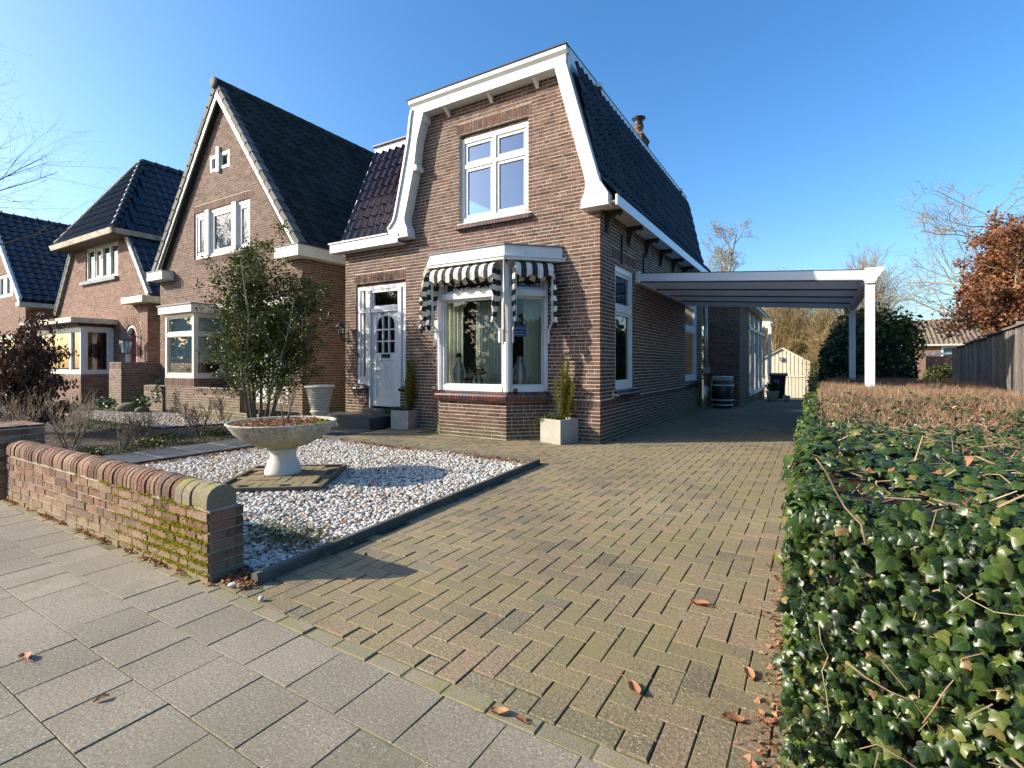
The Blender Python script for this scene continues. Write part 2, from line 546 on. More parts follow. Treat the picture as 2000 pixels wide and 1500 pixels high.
M['drylea'] = leafmat('fallen brown leaf', [(0, (.16, .065, .03)), (.5, (.30, .135, .065)), (1, (.42, .25, .14))], .7, .15, .3)
M['moss'] = leafmat('moss tuft', [(0, (.20, .19, .012)), (.5, (.31, .28, .02)), (1, (.42, .37, .05))], .9, .2, .2)
M['pebble'] = pieced('white pebble', [(0, (.14, .11, .08)), (.10, (.30, .26, .20)), (.35, (.46, .43, .37)), (.9, (.58, .55, .49)), (.95, (.62, .59, .54)), (1, (.28, .20, .13))], rough=.75, grain=80, gamt=.15, bstr=.25, bdist=.002)
M['pebble2'] = pieced('grey brown gravel', [(0, (.16, .13, .10)), (.5, (.28, .23, .18)), (1, (.42, .37, .31))], rough=.85, grain=80, gamt=.2, bstr=.25, bdist=.002)
M['black'] = plain('black glossy plastic', (.012, .013, .014), .35, 4, .2)
M['black_cloth'] = plain('black awning cloth', (.016, .018, .022), .85, 20, .2, (200, .3, .001))
M['cream_cloth'] = plain('cream awning cloth', (.62, .59, .50), .85, 14, .08, (200, .3, .001))
M['barrel'] = plain('dark green barrel paint', (.012, .026, .022), .35, 8, .25)
M['hoop'] = plain('pale barrel hoop', (.50, .52, .50), .4, 8, .12, metallic=.3)
M['red'] = plain('dark red door paint', (.20, .018, .02), .35, 4, .1)
M['fence'] = pieced('weathered fence board', [(0, (.10, .088, .075)), (.5, (.15, .13, .11)), (1, (.21, .185, .155))], rough=.92, grain=12, gamt=.3, bstr=.5, big=(3, .15))
M['garage'] = plain('cream garage cladding', (.62, .55, .42), .55, 3, .04)
M['farroof'] = pieced('brown roof tile', [(0, (.12, .085, .065)), (.5, (.17, .125, .095)), (1, (.22, .165, .125))], rough=.9, grain=6, gamt=.25, moss=(.9, .50, (.19, .18, .085), .12))
M['vase'] = None
M['blue_sign'] = plain('blue sticker', (.03, .10, .42), .4, 3, .03)
M['poly'] = glassmat('polycarbonate sheet', (.88, .90, .92), 1.45, .25)
M['orange'] = plain('orange window ornament', (.75, .30, .03), .6, 4, .1)
M['yellowflower'] = plain('white flower petal', (.75, .76, .62), .7, 8, .08)


M['opal'] = plain('opal roof sheet', (.80, .82, .84), .5, 2, .02)
_nt = M['opal'].node_tree
_t = N(_nt, 'ShaderNodeBsdfTranslucent'); _t.inputs[0].default_value = (.82, .86, .90, 1)
_m = N(_nt, 'ShaderNodeMixShader'); _m.inputs[0].default_value = .55
L(_nt, _nt.nodes['Principled BSDF'].outputs[0], _m.inputs[1]); L(_nt, _t.outputs[0], _m.inputs[2]); L(_nt, _m.outputs[0], _nt.nodes['Material Output'].inputs[0])
M['alu_white'] = plain('white aluminium profile', (.62, .63, .64), .35, 2, .02)


def pat(name, fn):
    m, nt, b = newmat(name)
    fn(nt, b)
    return m


def _vase(nt, b):      # silver white vase with vertical darker bands
    tc = N(nt, 'ShaderNodeTexCoord')
    s = N(nt, 'ShaderNodeSeparateXYZ'); L(nt, tc.outputs['Object'], s.inputs[0])
    a = math_(nt, 'ARCTAN2', s.outputs[1], s.outputs[0])
    k = math_(nt, 'SINE', math_(nt, 'MULTIPLY', a, 5))
    L(nt, ramp(nt, k, [(.35, (.34, .31, .26)), (.5, (.78, .78, .73))]), b.inputs['Base Color'])
    b.inputs['Roughness'].default_value = .3


M['vase'] = pat('banded silver vase', _vase)


def _bowl(nt, b):
    z = zsock(nt).outputs[2]
    f = noise(nt, 7, 5, .65)
    c = ramp(nt, f, [(.3, (.30, .27, .205)), (.5, (.42, .39, .315)), (.7, (.50, .47, .395))])
    c = mixc(nt, ramp(nt, noise(nt, 30, 5, .7), [(.50, 0), (.66, 1)]), c, (.16, .14, .10))
    band = math_(nt, 'MULTIPLY', maprange(nt, z, .38, .52, 1, 0), maprange(nt, z, .35, .37, 0, 1))
    band = math_(nt, 'MULTIPLY', band, ramp(nt, noise(nt, 4, 3), [(.4, 0), (.6, 1)]))
    c = mixc(nt, math_(nt, 'MULTIPLY', band, .7), c, (.36, .35, .12))
    c = mixc(nt, maprange(nt, z, .345, .355, .75, 0), c, (.64, .62, .57))
    L(nt, c, b.inputs['Base Color'])
    b.inputs['Roughness'].default_value = .92
    bump(nt, b, noise(nt, 130, 4), .6, .003)


M['bowl'] = pat('weathered cast stone', _bowl)

# ------------------------------------------------------------------ brick walls
# rectangular box without a back, local x = along, y = outward, z = up, unit size
BV = np.array([(-.5, 0, -.5), (.5, 0, -.5), (.5, 0, .5), (-.5, 0, .5), (-.5, 1, -.5), (.5, 1, -.5), (.5, 1, .5), (-.5, 1, .5)])
BF = np.array([(7, 6, 5, 4), (5, 1, 0, 4), (2, 6, 7, 3), (6, 2, 1, 5), (3, 7, 4, 0)])
BVF = BV.copy()


class House:
    def __init__(s, root, brickmat, mortar, seed=3):
        s.root = root; s.bm = brickmat; s.mt = mortar
        s.T = []; s.Mx = []; s.slab = MB(); s.r = random.Random(seed)

    def brick(s, O, U, Nn, u0, u1, z0, z1, proud=.006):
        O = Vector(O)
        p = O + U * ((u0 + u1) / 2) + Vector((0, 0, (z0 + z1) / 2)) - Nn * .02
        e = proud + s.r.uniform(-.0015, .0025) + .02
        s.T.append(p)
        s.Mx.append([[U.x * (u1 - u0), Nn.x * e, 0], [U.y * (u1 - u0), Nn.y * e, 0], [0, 0, (z1 - z0)]])

    def wall(s, O, U, zb, ints, thick=.22, course=.0615, z_from=None, holes=(), solid=(), slab=True, s0=0.0, pj=.0004, end_j=.009, proud=.003):
        """ints(z) -> [(u0,u1)]; holes / solid: (u0,u1,z0,z1) openings / zones left for soldier courses"""
        O = Vector(O); U = Vector(U).normalized(); Nn = Vector((U.y, -U.x, 0))
        bz = sorted(set([round(z, 4) for z in zb] + [round(h[i], 4) for h in holes for i in (2, 3) if zb[0] < h[i] < zb[-1]]))

        def cut(iv, z, hs):
            for a, b, c, d in hs:
                if c - 1e-6 <= z <= d + 1e-6:
                    out = []
                    for p, q in iv:
                        if b <= p or a >= q:
                            out.append((p, q))
                        else:
                            if a > p: out.append((p, a))
                            if b < q: out.append((b, q))
                    iv = out
            return iv
        if slab:
            for za, zc in zip(bz[:-1], bz[1:]):
                e = 1e-3
                hs = [h for h in holes if h[2] < (za + zc) / 2 < h[3]]
                hz = [(a, b, -1e9, 1e9) for a, b, c, d in hs] + ([(-1e3, s0, -1e9, 1e9)] if s0 else [])
                A = cut(ints(za + e), 0, hz); B = cut(ints(zc - e), 0, hz)
                if len(A) != len(B):
                    B = A
                for (a0, a1), (b0, b1) in zip(A, B):
                    P = [O + U * a0 + Vector((0, 0, za)), O + U * a1 + Vector((0, 0, za)), O + U * b1 + Vector((0, 0, zc)), O + U * b0 + Vector((0, 0, zc))]
                    s.slab.prism(P, Nn * -thick)
        z = zb[0]; i = 0
        hh = list(holes) + list(solid)
        while z < zb[-1] - .02:
            z1 = min(z + course, zb[-1])
            zm = (z + z1) / 2
            off = (i % 2) * .055 + s.r.choice((0, .11))
            segs = [(p, q, z, z1) for p, q in ints(zm)]
            for ha, hb, hc, hd in hh:
                if hd <= z + 1e-4 or hc >= z1 - 1e-4:
                    continue
                out = []
                for p, q, za, zb_ in segs:
                    if hb <= p or ha >= q:
                        out.append((p, q, za, zb_)); continue
                    if ha > p: out.append((p, ha, za, zb_))
                    if hb < q: out.append((hb, q, za, zb_))
                    m0, m1 = max(p, ha), min(q, hb)
                    if hc - za > .022: out.append((m0, m1, za, hc))
                    if zb_ - hd > .022: out.append((m0, m1, hd, zb_))
                segs = out
            for a, b, za, zb_ in segs:
                u = a
                first = True
                while u < b - .015:
                    ln = .205 if s.r.random() < .55 else .10
                    if first:
                        ln = max(.05, ln - off) if ln > .15 else ln
                        first = False
                    e = min(u + ln, b)
                    if b - e < .045:
                        e = b
                    s.brick(O, U, Nn, u, e - (end_j if e < b else 0), za + .006, zb_ - .006, proud + s.r.uniform(-pj, pj))
                    u = e
            z = z1; i += 1

    def soldier(s, O, U, u0, u1, z0, z1, w=.058, proud=.006):
        O = Vector(O); U = Vector(U).normalized(); Nn = Vector((U.y, -U.x, 0))
        n = max(1, round((u1 - u0) / w)); st = (u1 - u0) / n
        for k in range(n):
            s.brick(O, U, Nn, u0 + k * st + .005, u0 + (k + 1) * st - .005, z0 + .004, z1 - .004, proud)

    def finish(s, nmax=300, name='wall'):
        s.slab.build(name, s.mt, s.root)
        if s.T:
            pieces(s.root, 'brick', BV, BF, np.array(s.Mx), np.array([tuple(t) for t in s.T]), s.bm, nmax, rest_name='brickwork')


class Frame2:
    """local axes on a wall: u along, d outward, z up"""
    def __init__(s, O, U):
        s.O = Vector(O); s.U = Vector(U).normalized(); s.N = Vector((s.U.y, -s.U.x, 0))

    def p(s, u, d, z):
        return s.O + s.U * u + s.N * d + Vector((0, 0, z))

    def box(s, mb, u0, u1, d0, d1, z0, z1, m=0):
        mb.obox(s.p(u0, d0, z0), s.U * (u1 - u0), s.N * (d1 - d0), Vector((0, 0, z1 - z0)), m)


def window(root, fr, u0, u1, z0, z1, d=-.06, fw=.07, fd=.09, lights=(), mat='white', glass='glass', sill=None, label=None, back=None, pane_d=None):
    """outer frame as part 'window'; lights = (u0,u1,z0,z1,sash width) each with a sash and a pane as sub-parts"""
    mb = MB()
    # frame = full rectangle minus lights, built from bars
    fr.box(mb, u0, u0 + fw, d - fd, d, z0, z1)
    fr.box(mb, u1 - fw, u1, d - fd, d, z0, z1)
    fr.box(mb, u0 + fw, u1 - fw, d - fd, d, z1 - fw, z1)
    fr.box(mb, u0 + fw, u1 - fw, d - fd, d + .012, z0, z0 + fw)
    # bars between lights
    us = sorted(set(round(l[0], 3) for l in lights) | set(round(l[1], 3) for l in lights))
    cols = sorted(set((round(l[0], 3), round(l[1], 3)) for l in lights))
    prev = u0 + fw
    for a, b in cols:
        if a - prev > .012:
            fr.box(mb, prev, a, d - fd, d, z0 + fw, z1 - fw)
        ls = sorted([l for l in lights if round(l[0], 3) == a], key=lambda l: l[2])
        zz = z0 + fw
        for l in ls:
            if l[2] - zz > .006:
                fr.box(mb, a, b, d - fd, d - .003, zz, l[2])
            zz = l[3]
        if (z1 - fw) - zz > .006:
            fr.box(mb, a, b, d - fd, d - .003, zz, z1 - fw)
        prev = b
    if (u1 - fw) - prev > .012:
        fr.box(mb, prev, u1 - fw, d - fd, d, z0 + fw, z1 - fw)
    wdw = mb.build('window', M[mat], root, label=label)
    for l in lights:
        a, b, c, e, sw = l[:5]
        g = l[5] if len(l) > 5 else glass
        if sw > 0:
            sb = MB()
            q = d - .022
            fr.box(sb, a + .003, a + sw, q - .045, q, c + .003, e - .003)
            fr.box(sb, b - sw, b - .003, q - .045, q, c + .003, e - .003)
            fr.box(sb, a + sw, b - sw, q - .045, q, c + .003, c + sw)
            fr.box(sb, a + sw, b - sw, q - .045, q, e - sw, e - .003)
            sb.build('sash', M[mat], wdw)
        pb = MB()
        q = d - .05
        P = [fr.p(a + sw - .004, q, c + sw - .004), fr.p(b - sw + .004, q, c + sw - .004), fr.p(b - sw + .004, q, e - sw + .004), fr.p(a + sw - .004, q, e - sw + .004)]
        pb.add(P, [(0, 1, 2, 3)])
        pb.build('pane', M[g], wdw)
    if back:
        bb = MB()
        a, b, c, e = u0 + fw * .5, u1 - fw * .5, z0 + fw * .5, z1 - fw * .5
        if back == 'net':
            n = 60
            vs = []
            for i in range(n + 1):
                u = a + (b - a) * i / n
                dd = d - fd - .04 + .012 * math.sin(i * 1.9) + .006 * math.sin(i * .7)
                vs += [fr.p(u, dd, c), fr.p(u, dd, e)]
            bb.add(vs, [(2 * i, 2 * i + 2, 2 * i + 3, 2 * i + 1) for i in range(n)], 0, True)
            bb.build('net_curtain', M['net'], wdw)
        else:
            zlo = c + (e - c) * float(back[1])
            bb.add([fr.p(a, d - fd - .03, zlo), fr.p(b, d - fd - .03, zlo), fr.p(b, d - fd - .03, e), fr.p(a, d - fd - .03, e)], [(0, 1, 2, 3)])
            bb.build('roller_blind', M['blind'], wdw)
    return wdw


def sill_bricks(root, fr, u0, u1, z, d0, d1, drop=.13, n=None, w=.062, slope=.05, ends=True, mat='glazed'):
    """row of glazed sill bricks with rounded noses; returns the sill part"""
    mb = MB()
    fr.box(mb, u0 + .004, u1 - .004, d0, d1 - .012, z - drop + .02, z - slope - .012)
    s = mb.build('window_sill', M['mortar'], root)
    n = n or max(1, round((u1 - u0) / w)); st = (u1 - u0) / n
    prof = [(d0, z), (d1 - .035, z - slope), (d1 - .012, z - slope - .010), (d1, z - slope - .035), (d1 - .004, z - drop), (d1 - .05, z - drop - .004), (d0, z - drop + .01)]
    base = []
    for k in (-.5, .5):
        base += [(k * (st - .009), (d - d0), zz - z) for d, zz in prof]
    q = len(prof)
    bf = [(i, (i + 1) % q, q + (i + 1) % q, q + i) for i in range(q)]
    allf = bf + [tuple(range(q - 1, -1, -1)), tuple(range(q, 2 * q))]
    me = bpy.data.meshes.new('sill_brick')
    me.from_pydata(base, [], allf)
    me.materials.append(M[mat]); me.update()
    for k in range(n):
        o = bpy.data.objects.new('sill_brick', me)
        link(o, s)
        p = fr.p(u0 + (k + .5) * st, d0, z)
        U, Nn = fr.U, fr.N
        o.matrix_basis = Matrix(((U.x, Nn.x, 0, p.x), (U.y, Nn.y, 0, p.y), (0, 0, 1, p.z), (0, 0, 0, 1)))
    return s


# ------------------------------------------------------------------ roof tiles
_pr = [(-.5, .05), (-.40, .22), (-.30, .27), (-.20, .20), (-.10, .03), (.10, -.03), (.36, .0), (.5, .10)]
TV = []
for yy, zz in ((0, 0.0), (1.12, -.10)):
    TV += [(x, yy, z * .80 + zz + .16) for x, z in _pr]
TV += [(x, 0, z * .80 + .02) for x, z in _pr]
TF = [(i, i + 1, 9 + i, 8 + i) for i in range(7)] + [(16 + i, 17 + i, i + 1, i) for i in range(7)]
TV = np.array(TV); TF = np.array(TF)


def inside(poly, x, y):
    c = False; j = len(poly) - 1
    for i in range(len(poly)):
        if (poly[i][1] > y) != (poly[j][1] > y) and x < (poly[j][0] - poly[i][0]) * (y - poly[i][1]) / (poly[j][1] - poly[i][1]) + poly[i][0]:
            c = not c
        j = i
    return c


def tiles(parent, O, U, V, poly, mat, w=.21, l=.31, nmax=300, h=.22, jit=.006, curve=None):
    """pan tiles over the plane O + u U + v V inside poly [(u,v)]; curve(v) -> (position, up-slope direction) overrides V"""
    O = Vector(O); U = Vector(U).normalized(); V = Vector(V).normalized()
    us = [p[0] for p in poly]; vs = [p[1] for p in poly]
    T = []; MM = []
    v = min(vs)
    while v < max(vs):
        if curve:
            base, Vd = curve(v)
        else:
            base, Vd = O + V * v, V
        Nn = U.cross(Vd).normalized()
        if Nn.z < 0:
            Nn = -Nn
        u = min(us) + w / 2
        while u < max(us):
            if inside(poly, u, v + l * .5):
                p = base + U * u + Nn * rnd.uniform(-jit, jit)
                q = Vd + Nn * rnd.uniform(-.01, .01)
                T.append(tuple(p))
                MM.append([[U[i] * w * 1.02, q[i] * l, Nn[i] * h] for i in range(3)])
            u += w
        v += l
    pieces(parent, 'roof_tile', TV, TF, np.array(MM), np.array(T), M[mat], nmax, rest_name='roof_tiling')


# ------------------------------------------------------------------ vegetation helpers
def branch(mb, p, d, ln, r, depth, R, tips, P, segs=None):
    """recursive branch: bent tube with side shoots"""
    k = max(3, int(P.get('segs', 5)))
    pts = [Vector(p)]; rad = [r]
    d = Vector(d).normalized()
    q = Vector(p)
    for i in range(k):
        d = (d + Vector((R.gauss(0, 1), R.gauss(0, 1), R.gauss(0, 1))) * P['wob'] + Vector((0, 0, P['up']))).normalized()
        q = q + d * (ln / k)
        pts.append(q.copy()); rad.append(r * (1 - (1 - P.get('taper', .25)) * (i + 1) / k))
    n = 6 if r > .04 else (4 if r > .012 else 3)
    mb.tube(pts, rad, n, 0, False)
    tips.append((pts[-1], d.copy(), depth))
    if depth <= 0:
        for pp in pts[1:]:
            tips.append((pp, d.copy(), 0))
        return
    nb = P['n'][min(depth, len(P['n']) - 1)]
    for j in range(nb):
        t = P.get('start', .25) + (1 - P.get('start', .25)) * (j + R.random()) / nb
        i = min(int(t * k), k - 1); f = t * k - i
        pp = pts[i].lerp(pts[i + 1], f)
        ax = (pts[i + 1] - pts[i]).normalized()
        side = ax.cross(Vector((R.gauss(0, 1), R.gauss(0, 1), R.gauss(0, 1)))).normalized()
        a = math.radians(R.uniform(*P['ang']))
        nd = ax * math.cos(a) + side * math.sin(a)
        branch(mb, pp, nd, ln * R.uniform(*P['len']) * (1 - .35 * t), max(r * (1 - .6 * t) * P.get('rr', .55), P.get('rmin', .004)), depth - 1, R, tips, P)


def tree(name, label, cat, base, height, r, P, seed, bark='bark', group=None, stems=1, spread=.2, twigmat=None, lean=(0, 0)):
    R = random.Random(seed)
    t = thing(name, label, cat, base, group)
    tips = []
    for s_ in range(stems):
        tk = MB(); br = MB()
        a = R.uniform(0, 6.28)
        d0 = Vector((math.cos(a) * spread + lean[0], math.sin(a) * spread + lean[1], 1)).normalized()
        b0 = Vector(base) + (Vector((math.cos(a), math.sin(a), 0)) * r * 2 * (stems > 1))
        k = 7
        pts = [b0]; rad = [r * 1.15]
        d = d0; q = b0.copy()
        h = height * R.uniform(.85, 1.05)
        for i in range(k):
            d = (d + Vector((R.gauss(0, 1), R.gauss(0, 1), 0)) * P['wob'] * .5 + Vector((0, 0, .03))).normalized()
            q = q + d * (h / k)
            pts.append(q.copy()); rad.append(r * (1 - .8 * (i + 1) / k))
        tk.tube(pts, rad, 8, 0, False)
        nb = P['trunk_n']
        for j in range(nb):
            tt = P.get('clear', .3) + (1 - P.get('clear', .3)) * (j + R.random()) / nb
            i = min(int(tt * k), k - 1)
            pp = pts[i].lerp(pts[i + 1], tt * k - i)
            aa = R.uniform(0, 6.28); el = math.radians(R.uniform(*P['tang']))
            nd = Vector((math.cos(aa) * math.sin(el), math.sin(aa) * math.sin(el), math.cos(el)))
            branch(br, pp, nd, h * P['tlen'] * (1.15 - .7 * tt), r * (1 - .75 * tt) * .55, P['depth'], R, tips, P)
        tk.build('trunk', M[bark], t)
        br.build('branches', M[twigmat or bark], t, kind='stuff')
    return t, tips


QV = np.array([(-.5, 0, 0), (0, .12, .05), (.5, 0, 0), (.36, .55, .06), (0, 1, -.04), (-.36, .55, .06)])
QF = np.array([(0, 1, 4, 5), (1, 2, 3, 4)])
LV = np.array([(0, 0, 0), (.30, .35, .10), (.22, .8, .04), (0, 1, -.10), (-.22, .8, .04), (-.30, .35, .10), (0, .45, -.02)])
LF = np.array([(0, 1, 2, 6), (6, 2, 3, 4), (0, 6, 4, 5)])


def leaves(parent, name, P, size, mat, seed=1, tilt=math.pi, var=.35, mesh=(QV, QF), nrm=None, **kw):
    rs = np.random.RandomState(seed)
    P = np.asarray(P, float)
    n = len(P)
    R_ = rotm(n, tilt, rs) if nrm is None else frames(nrm, None, rs)
    s = size * (1 + (rs.rand(n) * 2 - 1) * var)
    kw.setdefault('kind', 'stuff')
    return scatter(mesh[0], mesh[1], R_ * s[:, None, None], P, name, M[mat], None, None, False, parent, **kw)


def blob_points(n, centers, radii, seed, shell=.5):
    """points in several ellipsoids, weighted to their outer part"""
    rs = np.random.RandomState(seed)
    c = np.array(centers, float); r = np.array(radii, float)
    vol = r.prod(1) ** (2 / 3.)
    k = rs.choice(len(c), n, p=vol / vol.sum())
    d = rs.normal(size=(n, 3)); d /= np.linalg.norm(d, axis=1, keepdims=True)
    q = (shell + (1 - shell) * rs.rand(n)) ** (1 / 1.5)
    return c[k] + d * r[k] * q[:, None], d

# ================================================================== MAIN HOUSE
EX = (1, 0, 0); EY = (0, 1, 0)
house = thing('brick_house', 'brown brick house with white gambrel gable and striped awnings over its bay', 'house', (-2.5, 3.0, 0))
HB = House(house, M['brick'], M['mortar'], 5)
F0 = Frame2((0, 0, 0), EX)
F1 = Frame2((0, 0, 0), EY)


def front_int(z):
    if z < 3.8:
        return [(-5.93, 0.0)]
    return [(-4.12 + max(0, z - 4.1) * .24, 0.0 - max(0, z - 4.1) * .27)]


SOL = [(-.93, 0, .565, .675)]
HB.wall((0, 0, 0), EX, [-.05, 3.8, 4.1, 6.25], front_int,
        holes=[(-2.794, -1.309, 3.90, 5.565), (-3.30, -.95, -.05, 3.02), (-5.587, -4.15, .81, 2.995), (-5.20, -4.30, -.05, .81)],
        solid=[(-2.86, -1.25, 5.57, 5.77), (-5.63, -4.15, 3.0, 3.2), (-.95, 0.0, .565, .675), (-2.86, -1.25, 3.79, 3.90)])
HB.slab.box((-2.794, .062, 5.49), (-1.309, .2, 5.564)); HB.slab.box((-5.587, .062, 2.92), (-4.15, .2, 2.994))
HB.soldier((0, 0, 0), EX, -2.86, -1.25, 5.572, 5.765)
HB.soldier((0, 0, 0), EX, -5.63, -4.15, 3.002, 3.195)
HB.soldier((0, 0, 0), EX, -.95, 0.0, .565, .675)
for k in range(7):                       # recessed course above window and door
    HB.brick((0, .06, 0), Vector(EX), Vector((0, -1, 0)), -2.79 + k * .212, -2.79 + k * .212 + .2, 5.505, 5.562)
    HB.brick((0, .06, 0), Vector(EX), Vector((0, -1, 0)), -5.58 + k * .204, -5.58 + k * .204 + .195, 2.93, 2.995)
# side wall facing the driveway
HB.wall((0, 0, 0), EY, [-.05, 3.85], lambda z: [(0.0, 8.25)], s0=.222,
        holes=[(.69, 1.70, .82, 2.97), (6.05, 7.6, .82, 2.97)],
        solid=[(0, 8.25, .565, .675), (.55, 1.85, 3.06, 3.26), (5.9, 7.7, 3.06, 3.26), (.55, 1.85, .70, .82), (5.95, 7.7, .70, .82)])
HB.soldier((0, 0, 0), EY, 0, 8.25, .565, .675)
HB.soldier((0, 0, 0), EY, .55, 1.85, 3.06, 3.26)
HB.soldier((0, 0, 0), EY, 5.9, 7.7, 3.06, 3.26)
# wall over the side eaves, left flank and back, plain mortar-backed brick
HB.slab.box((-5.93, 0.22, -.05), (-5.71, 8.25, 3.8))
HB.slab.box((-5.93, 8.25, -.05), (0, 8.33, 3.8))
HB.slab.prism([(-5.7, 8.25, 3.8), (-.10, 8.25, 3.8), (-.66, 8.25, 6.1), (-5.7, 8.25, 6.1)], (0, .08, 0))
# bay base: front and two splayed faces
BC = [(-3.36, 0.0), (-2.84, -.52), (-1.435, -.52), (-.915, 0.0)]
for i in range(3):
    a, b = Vector((*BC[i], 0)), Vector((*BC[i + 1], 0))
    HB.wall(a, b - a, [-.05, .66], lambda z, l=(b - a).length: [(0.0, l)], thick=.12)
HB.finish(300)
# extension behind: front wall and flank
ext = thing('brick_extension', 'dark brick rear extension with a glazed garden room beyond the carport', 'extension', (.5, 11, 0))
XB = House(ext, M['brick'], M['mortar2'], 9)
XB.wall((0, 8.6, 0), EX, [-.05, 3.2], lambda z: [(0.0, 1.0)])
XB.wall((1.0, 8.6, 0), EY, [-.05, 3.2], lambda z: [(0.0, 2.35)], s0=.222)
XB.wall((1.0, 10.95, 0), EY, [-.35, .22], lambda z: [(0.0, 5.9)])
XB.slab.box((-3, 8.65, 3.0), (.95, 16.5, 3.15))
XB.finish(120)
eb = MB()
fx = Frame2((1.0, 10.95, 0), EY)
ys = [0, 1.45, 2.95, 4.45, 5.9]
for y in ys:
    fx.box(eb, y - .05, y + .05, -.08, .03, .24, 3.0)
fx.box(eb, -.05, 5.95, -.08, .05, .20, .30)
fx.box(eb, -.05, 5.95, -.08, .03, 2.45, 2.55)
eb.build('window_frame', M['white'], ext)
for a, b in zip(ys[:-1], ys[1:]):
    pb = MB()
    P = [fx.p(a + .05, -.02, .30), fx.p(b - .05, -.02, .30), fx.p(b - .05, -.02, 2.95), fx.p(a + .05, -.02, 2.95)]
    pb.add(P, [(0, 1, 2, 3)])
    pb.build('pane', M['glass_n'], ext)
rb = MB()
rb.box((.85, 8.5, 3.15), (1.25, 16.95, 3.30))
rb.build('roof_edge', M['cream'], ext)
rb = MB()
rb.prism([(1.25, 11.0, 3.22), (1.25, 17.2, 3.22), (.2, 17.2, 3.9), (.2, 11.0, 3.9)], (0, 0, .05))
rb.build('glass_roof', M['poly'], ext)
rb = MB()
rb.prism([(1.3, 17.2, 2.85), (1.3, 17.2, 3.1), (-.6, 17.2, 4.0), (-.6, 17.2, 3.0)], (0, .08, 0))
rb.box((1.12, 17.15, -.2), (1.25, 17.28, 2.95))
rb.build('canopy_post', M['white'], ext)
dp = MB()
dp.tube([(.10, 8.5, .6), (.10, 8.5, 3.4)], .045, 10)
dp.tube([(.10, 8.5, -.0), (.10, 8.5, .62)], .055, 10)
dp.box((.02, 8.42, 1.0), (.2, 8.56, 1.16))
dp.build('drainpipe', M['alu'], ext)

# ---- interior shell seen through the glass
rb = MB()
rb.box((-5.68, 4.2, .25), (-.25, 4.3, 2.9))
rb.box((-5.68, .25, 2.95), (-.25, 4.3, 3.05))
rb.box((-3.95, .25, 2.95), (-3.85, 4.2, 3.0))
rb.box((-4.0, .25, .25), (-3.95, 4.2, 2.95))
rb.box((-3.6, 2.4, 3.1), (-.5, 2.5, 5.9))
rb.build('room_wall', M['dark_in'], house)
rb = MB()
rb.box((-5.68, .25, .15), (-.25, 4.3, .25))
rb.box((-3.1, -.44, .80), (-1.3, .05, .86))
rb.build('room_floor', M['dark_floor'], house)

# ---- gambrel frame: fascia and the two flared barge boards (front outline, real depth to the wall)
def fy(X, z, o=.22):
    return (X, -o, z)


fb = MB()
FASC = [(-3.62, 6.09), (-.70, 6.09), (-.50, 6.15), (-.50, 6.33), (-3.77, 6.33), (-3.80, 6.2)]
fb.prism([fy(x, z) for x, z in FASC], (0, .24, 0))
fb.build('fascia', M['white'], house)
fb = MB()          # moulding and zinc edge
fb.prism([(-.47, -.22, 6.25), (-.47, -.27, 6.30), (-.47, -.28, 6.36), (-.47, -.20, 6.38), (-.47, -.10, 6.33)], (-3.36, 0, 0))
fb.build('crown_moulding', M['white'], house)
fb = MB()
fb.box((-3.86, -.295, 6.372), (-.455, -.16, 6.392))
fb.box((-.60, -.16, 6.372), (-.455, 8.42, 6.392))
fb.build('roof_edge_trim', M['bitumen'], house)
RB = [(-.70, 6.09), (-.533, 5.478), (-.187, 4.255), (-.165, 4.15), (-.160, 4.05), (-.180, 3.94), (-.232, 3.85), (-.232, 3.732), (.212, 3.742), (.214, 3.90), (.15, 4.0), (.072, 4.12), (.044, 4.21), (-.301, 5.415), (-.506, 6.149)]
fb = MB()
fb.prism([fy(x, z, .225) for x, z in RB], (0, .24, 0))
fb.prism([fy(x, z, .05) for x, z in RB[7:] + [(-.56, 6.149), (-.36, 5.415), (-.01, 4.21)]], (0, .06, 0))
fb.build('barge_board', M['white'], house)
fb = MB()          # lip below the right foot
fb.box((-.245, -.24, 3.715), (.225, .0, 3.745))
fb.build('foot_moulding', M['white'], house)
LB = [(-3.49, 6.11), (-3.66, 5.6), (-3.738, 5.085), (-3.93, 4.35), (-3.985, 4.15), (-3.975, 4.05), (-3.915, 3.93), (-3.90, 3.785), (-4.395, 3.785), (-4.43, 3.98), (-4.30, 4.10), (-4.245, 4.22), (-4.06, 4.95), (-3.90, 5.62), (-3.84, 6.05), (-3.80, 6.2)]
fb = MB()
fb.prism([fy(x, z, .225) for x, z in LB], (0, .30, 0))
fb.build('barge_board', M['white'], house)
fb = MB()          # ogee strip along its outer edge
LO = LB[9:]
for (x0, z0), (x1, z1) in zip(LO[:-1], LO[1:]):
    fb.prism([(x0 - .05, -.10, z0), (x0 + .012, -.262, z0), (x0 + .05, -.262, z0), (x0 + .05, -.10, z0)], (x1 - x0, 0, z1 - z0))
fb.build('ogee_moulding', M['white'], house)
fb = MB()
fb.box((-4.415, -.245, 3.765), (-3.875, .0, 3.79))
fb.build('foot_moulding', M['white'], house)
fb = MB(); fb.box((-3.76, -.235, 5.02), (-3.66, -.02, 5.12)); fb.build('batten', M['white'], house)
for k, x in enumerate((-3.02, -2.05, -1.12)):       # little white brackets under the fascia
    b = MB()
    b.prism([(x - .03, -.18, 6.09), (x - .03, -.02, 6.09), (x - .03, -.02, 5.96)], (.06, 0, 0))
    b.build('bracket', M['white'], house)
b = MB()
b.prism([(-3.58, -.20, 6.09), (-3.58, -.02, 6.09), (-3.58, -.02, 5.92), (-3.58, -.12, 5.95)], (.10, 0, 0))
b.build('bracket', M['white'], house)

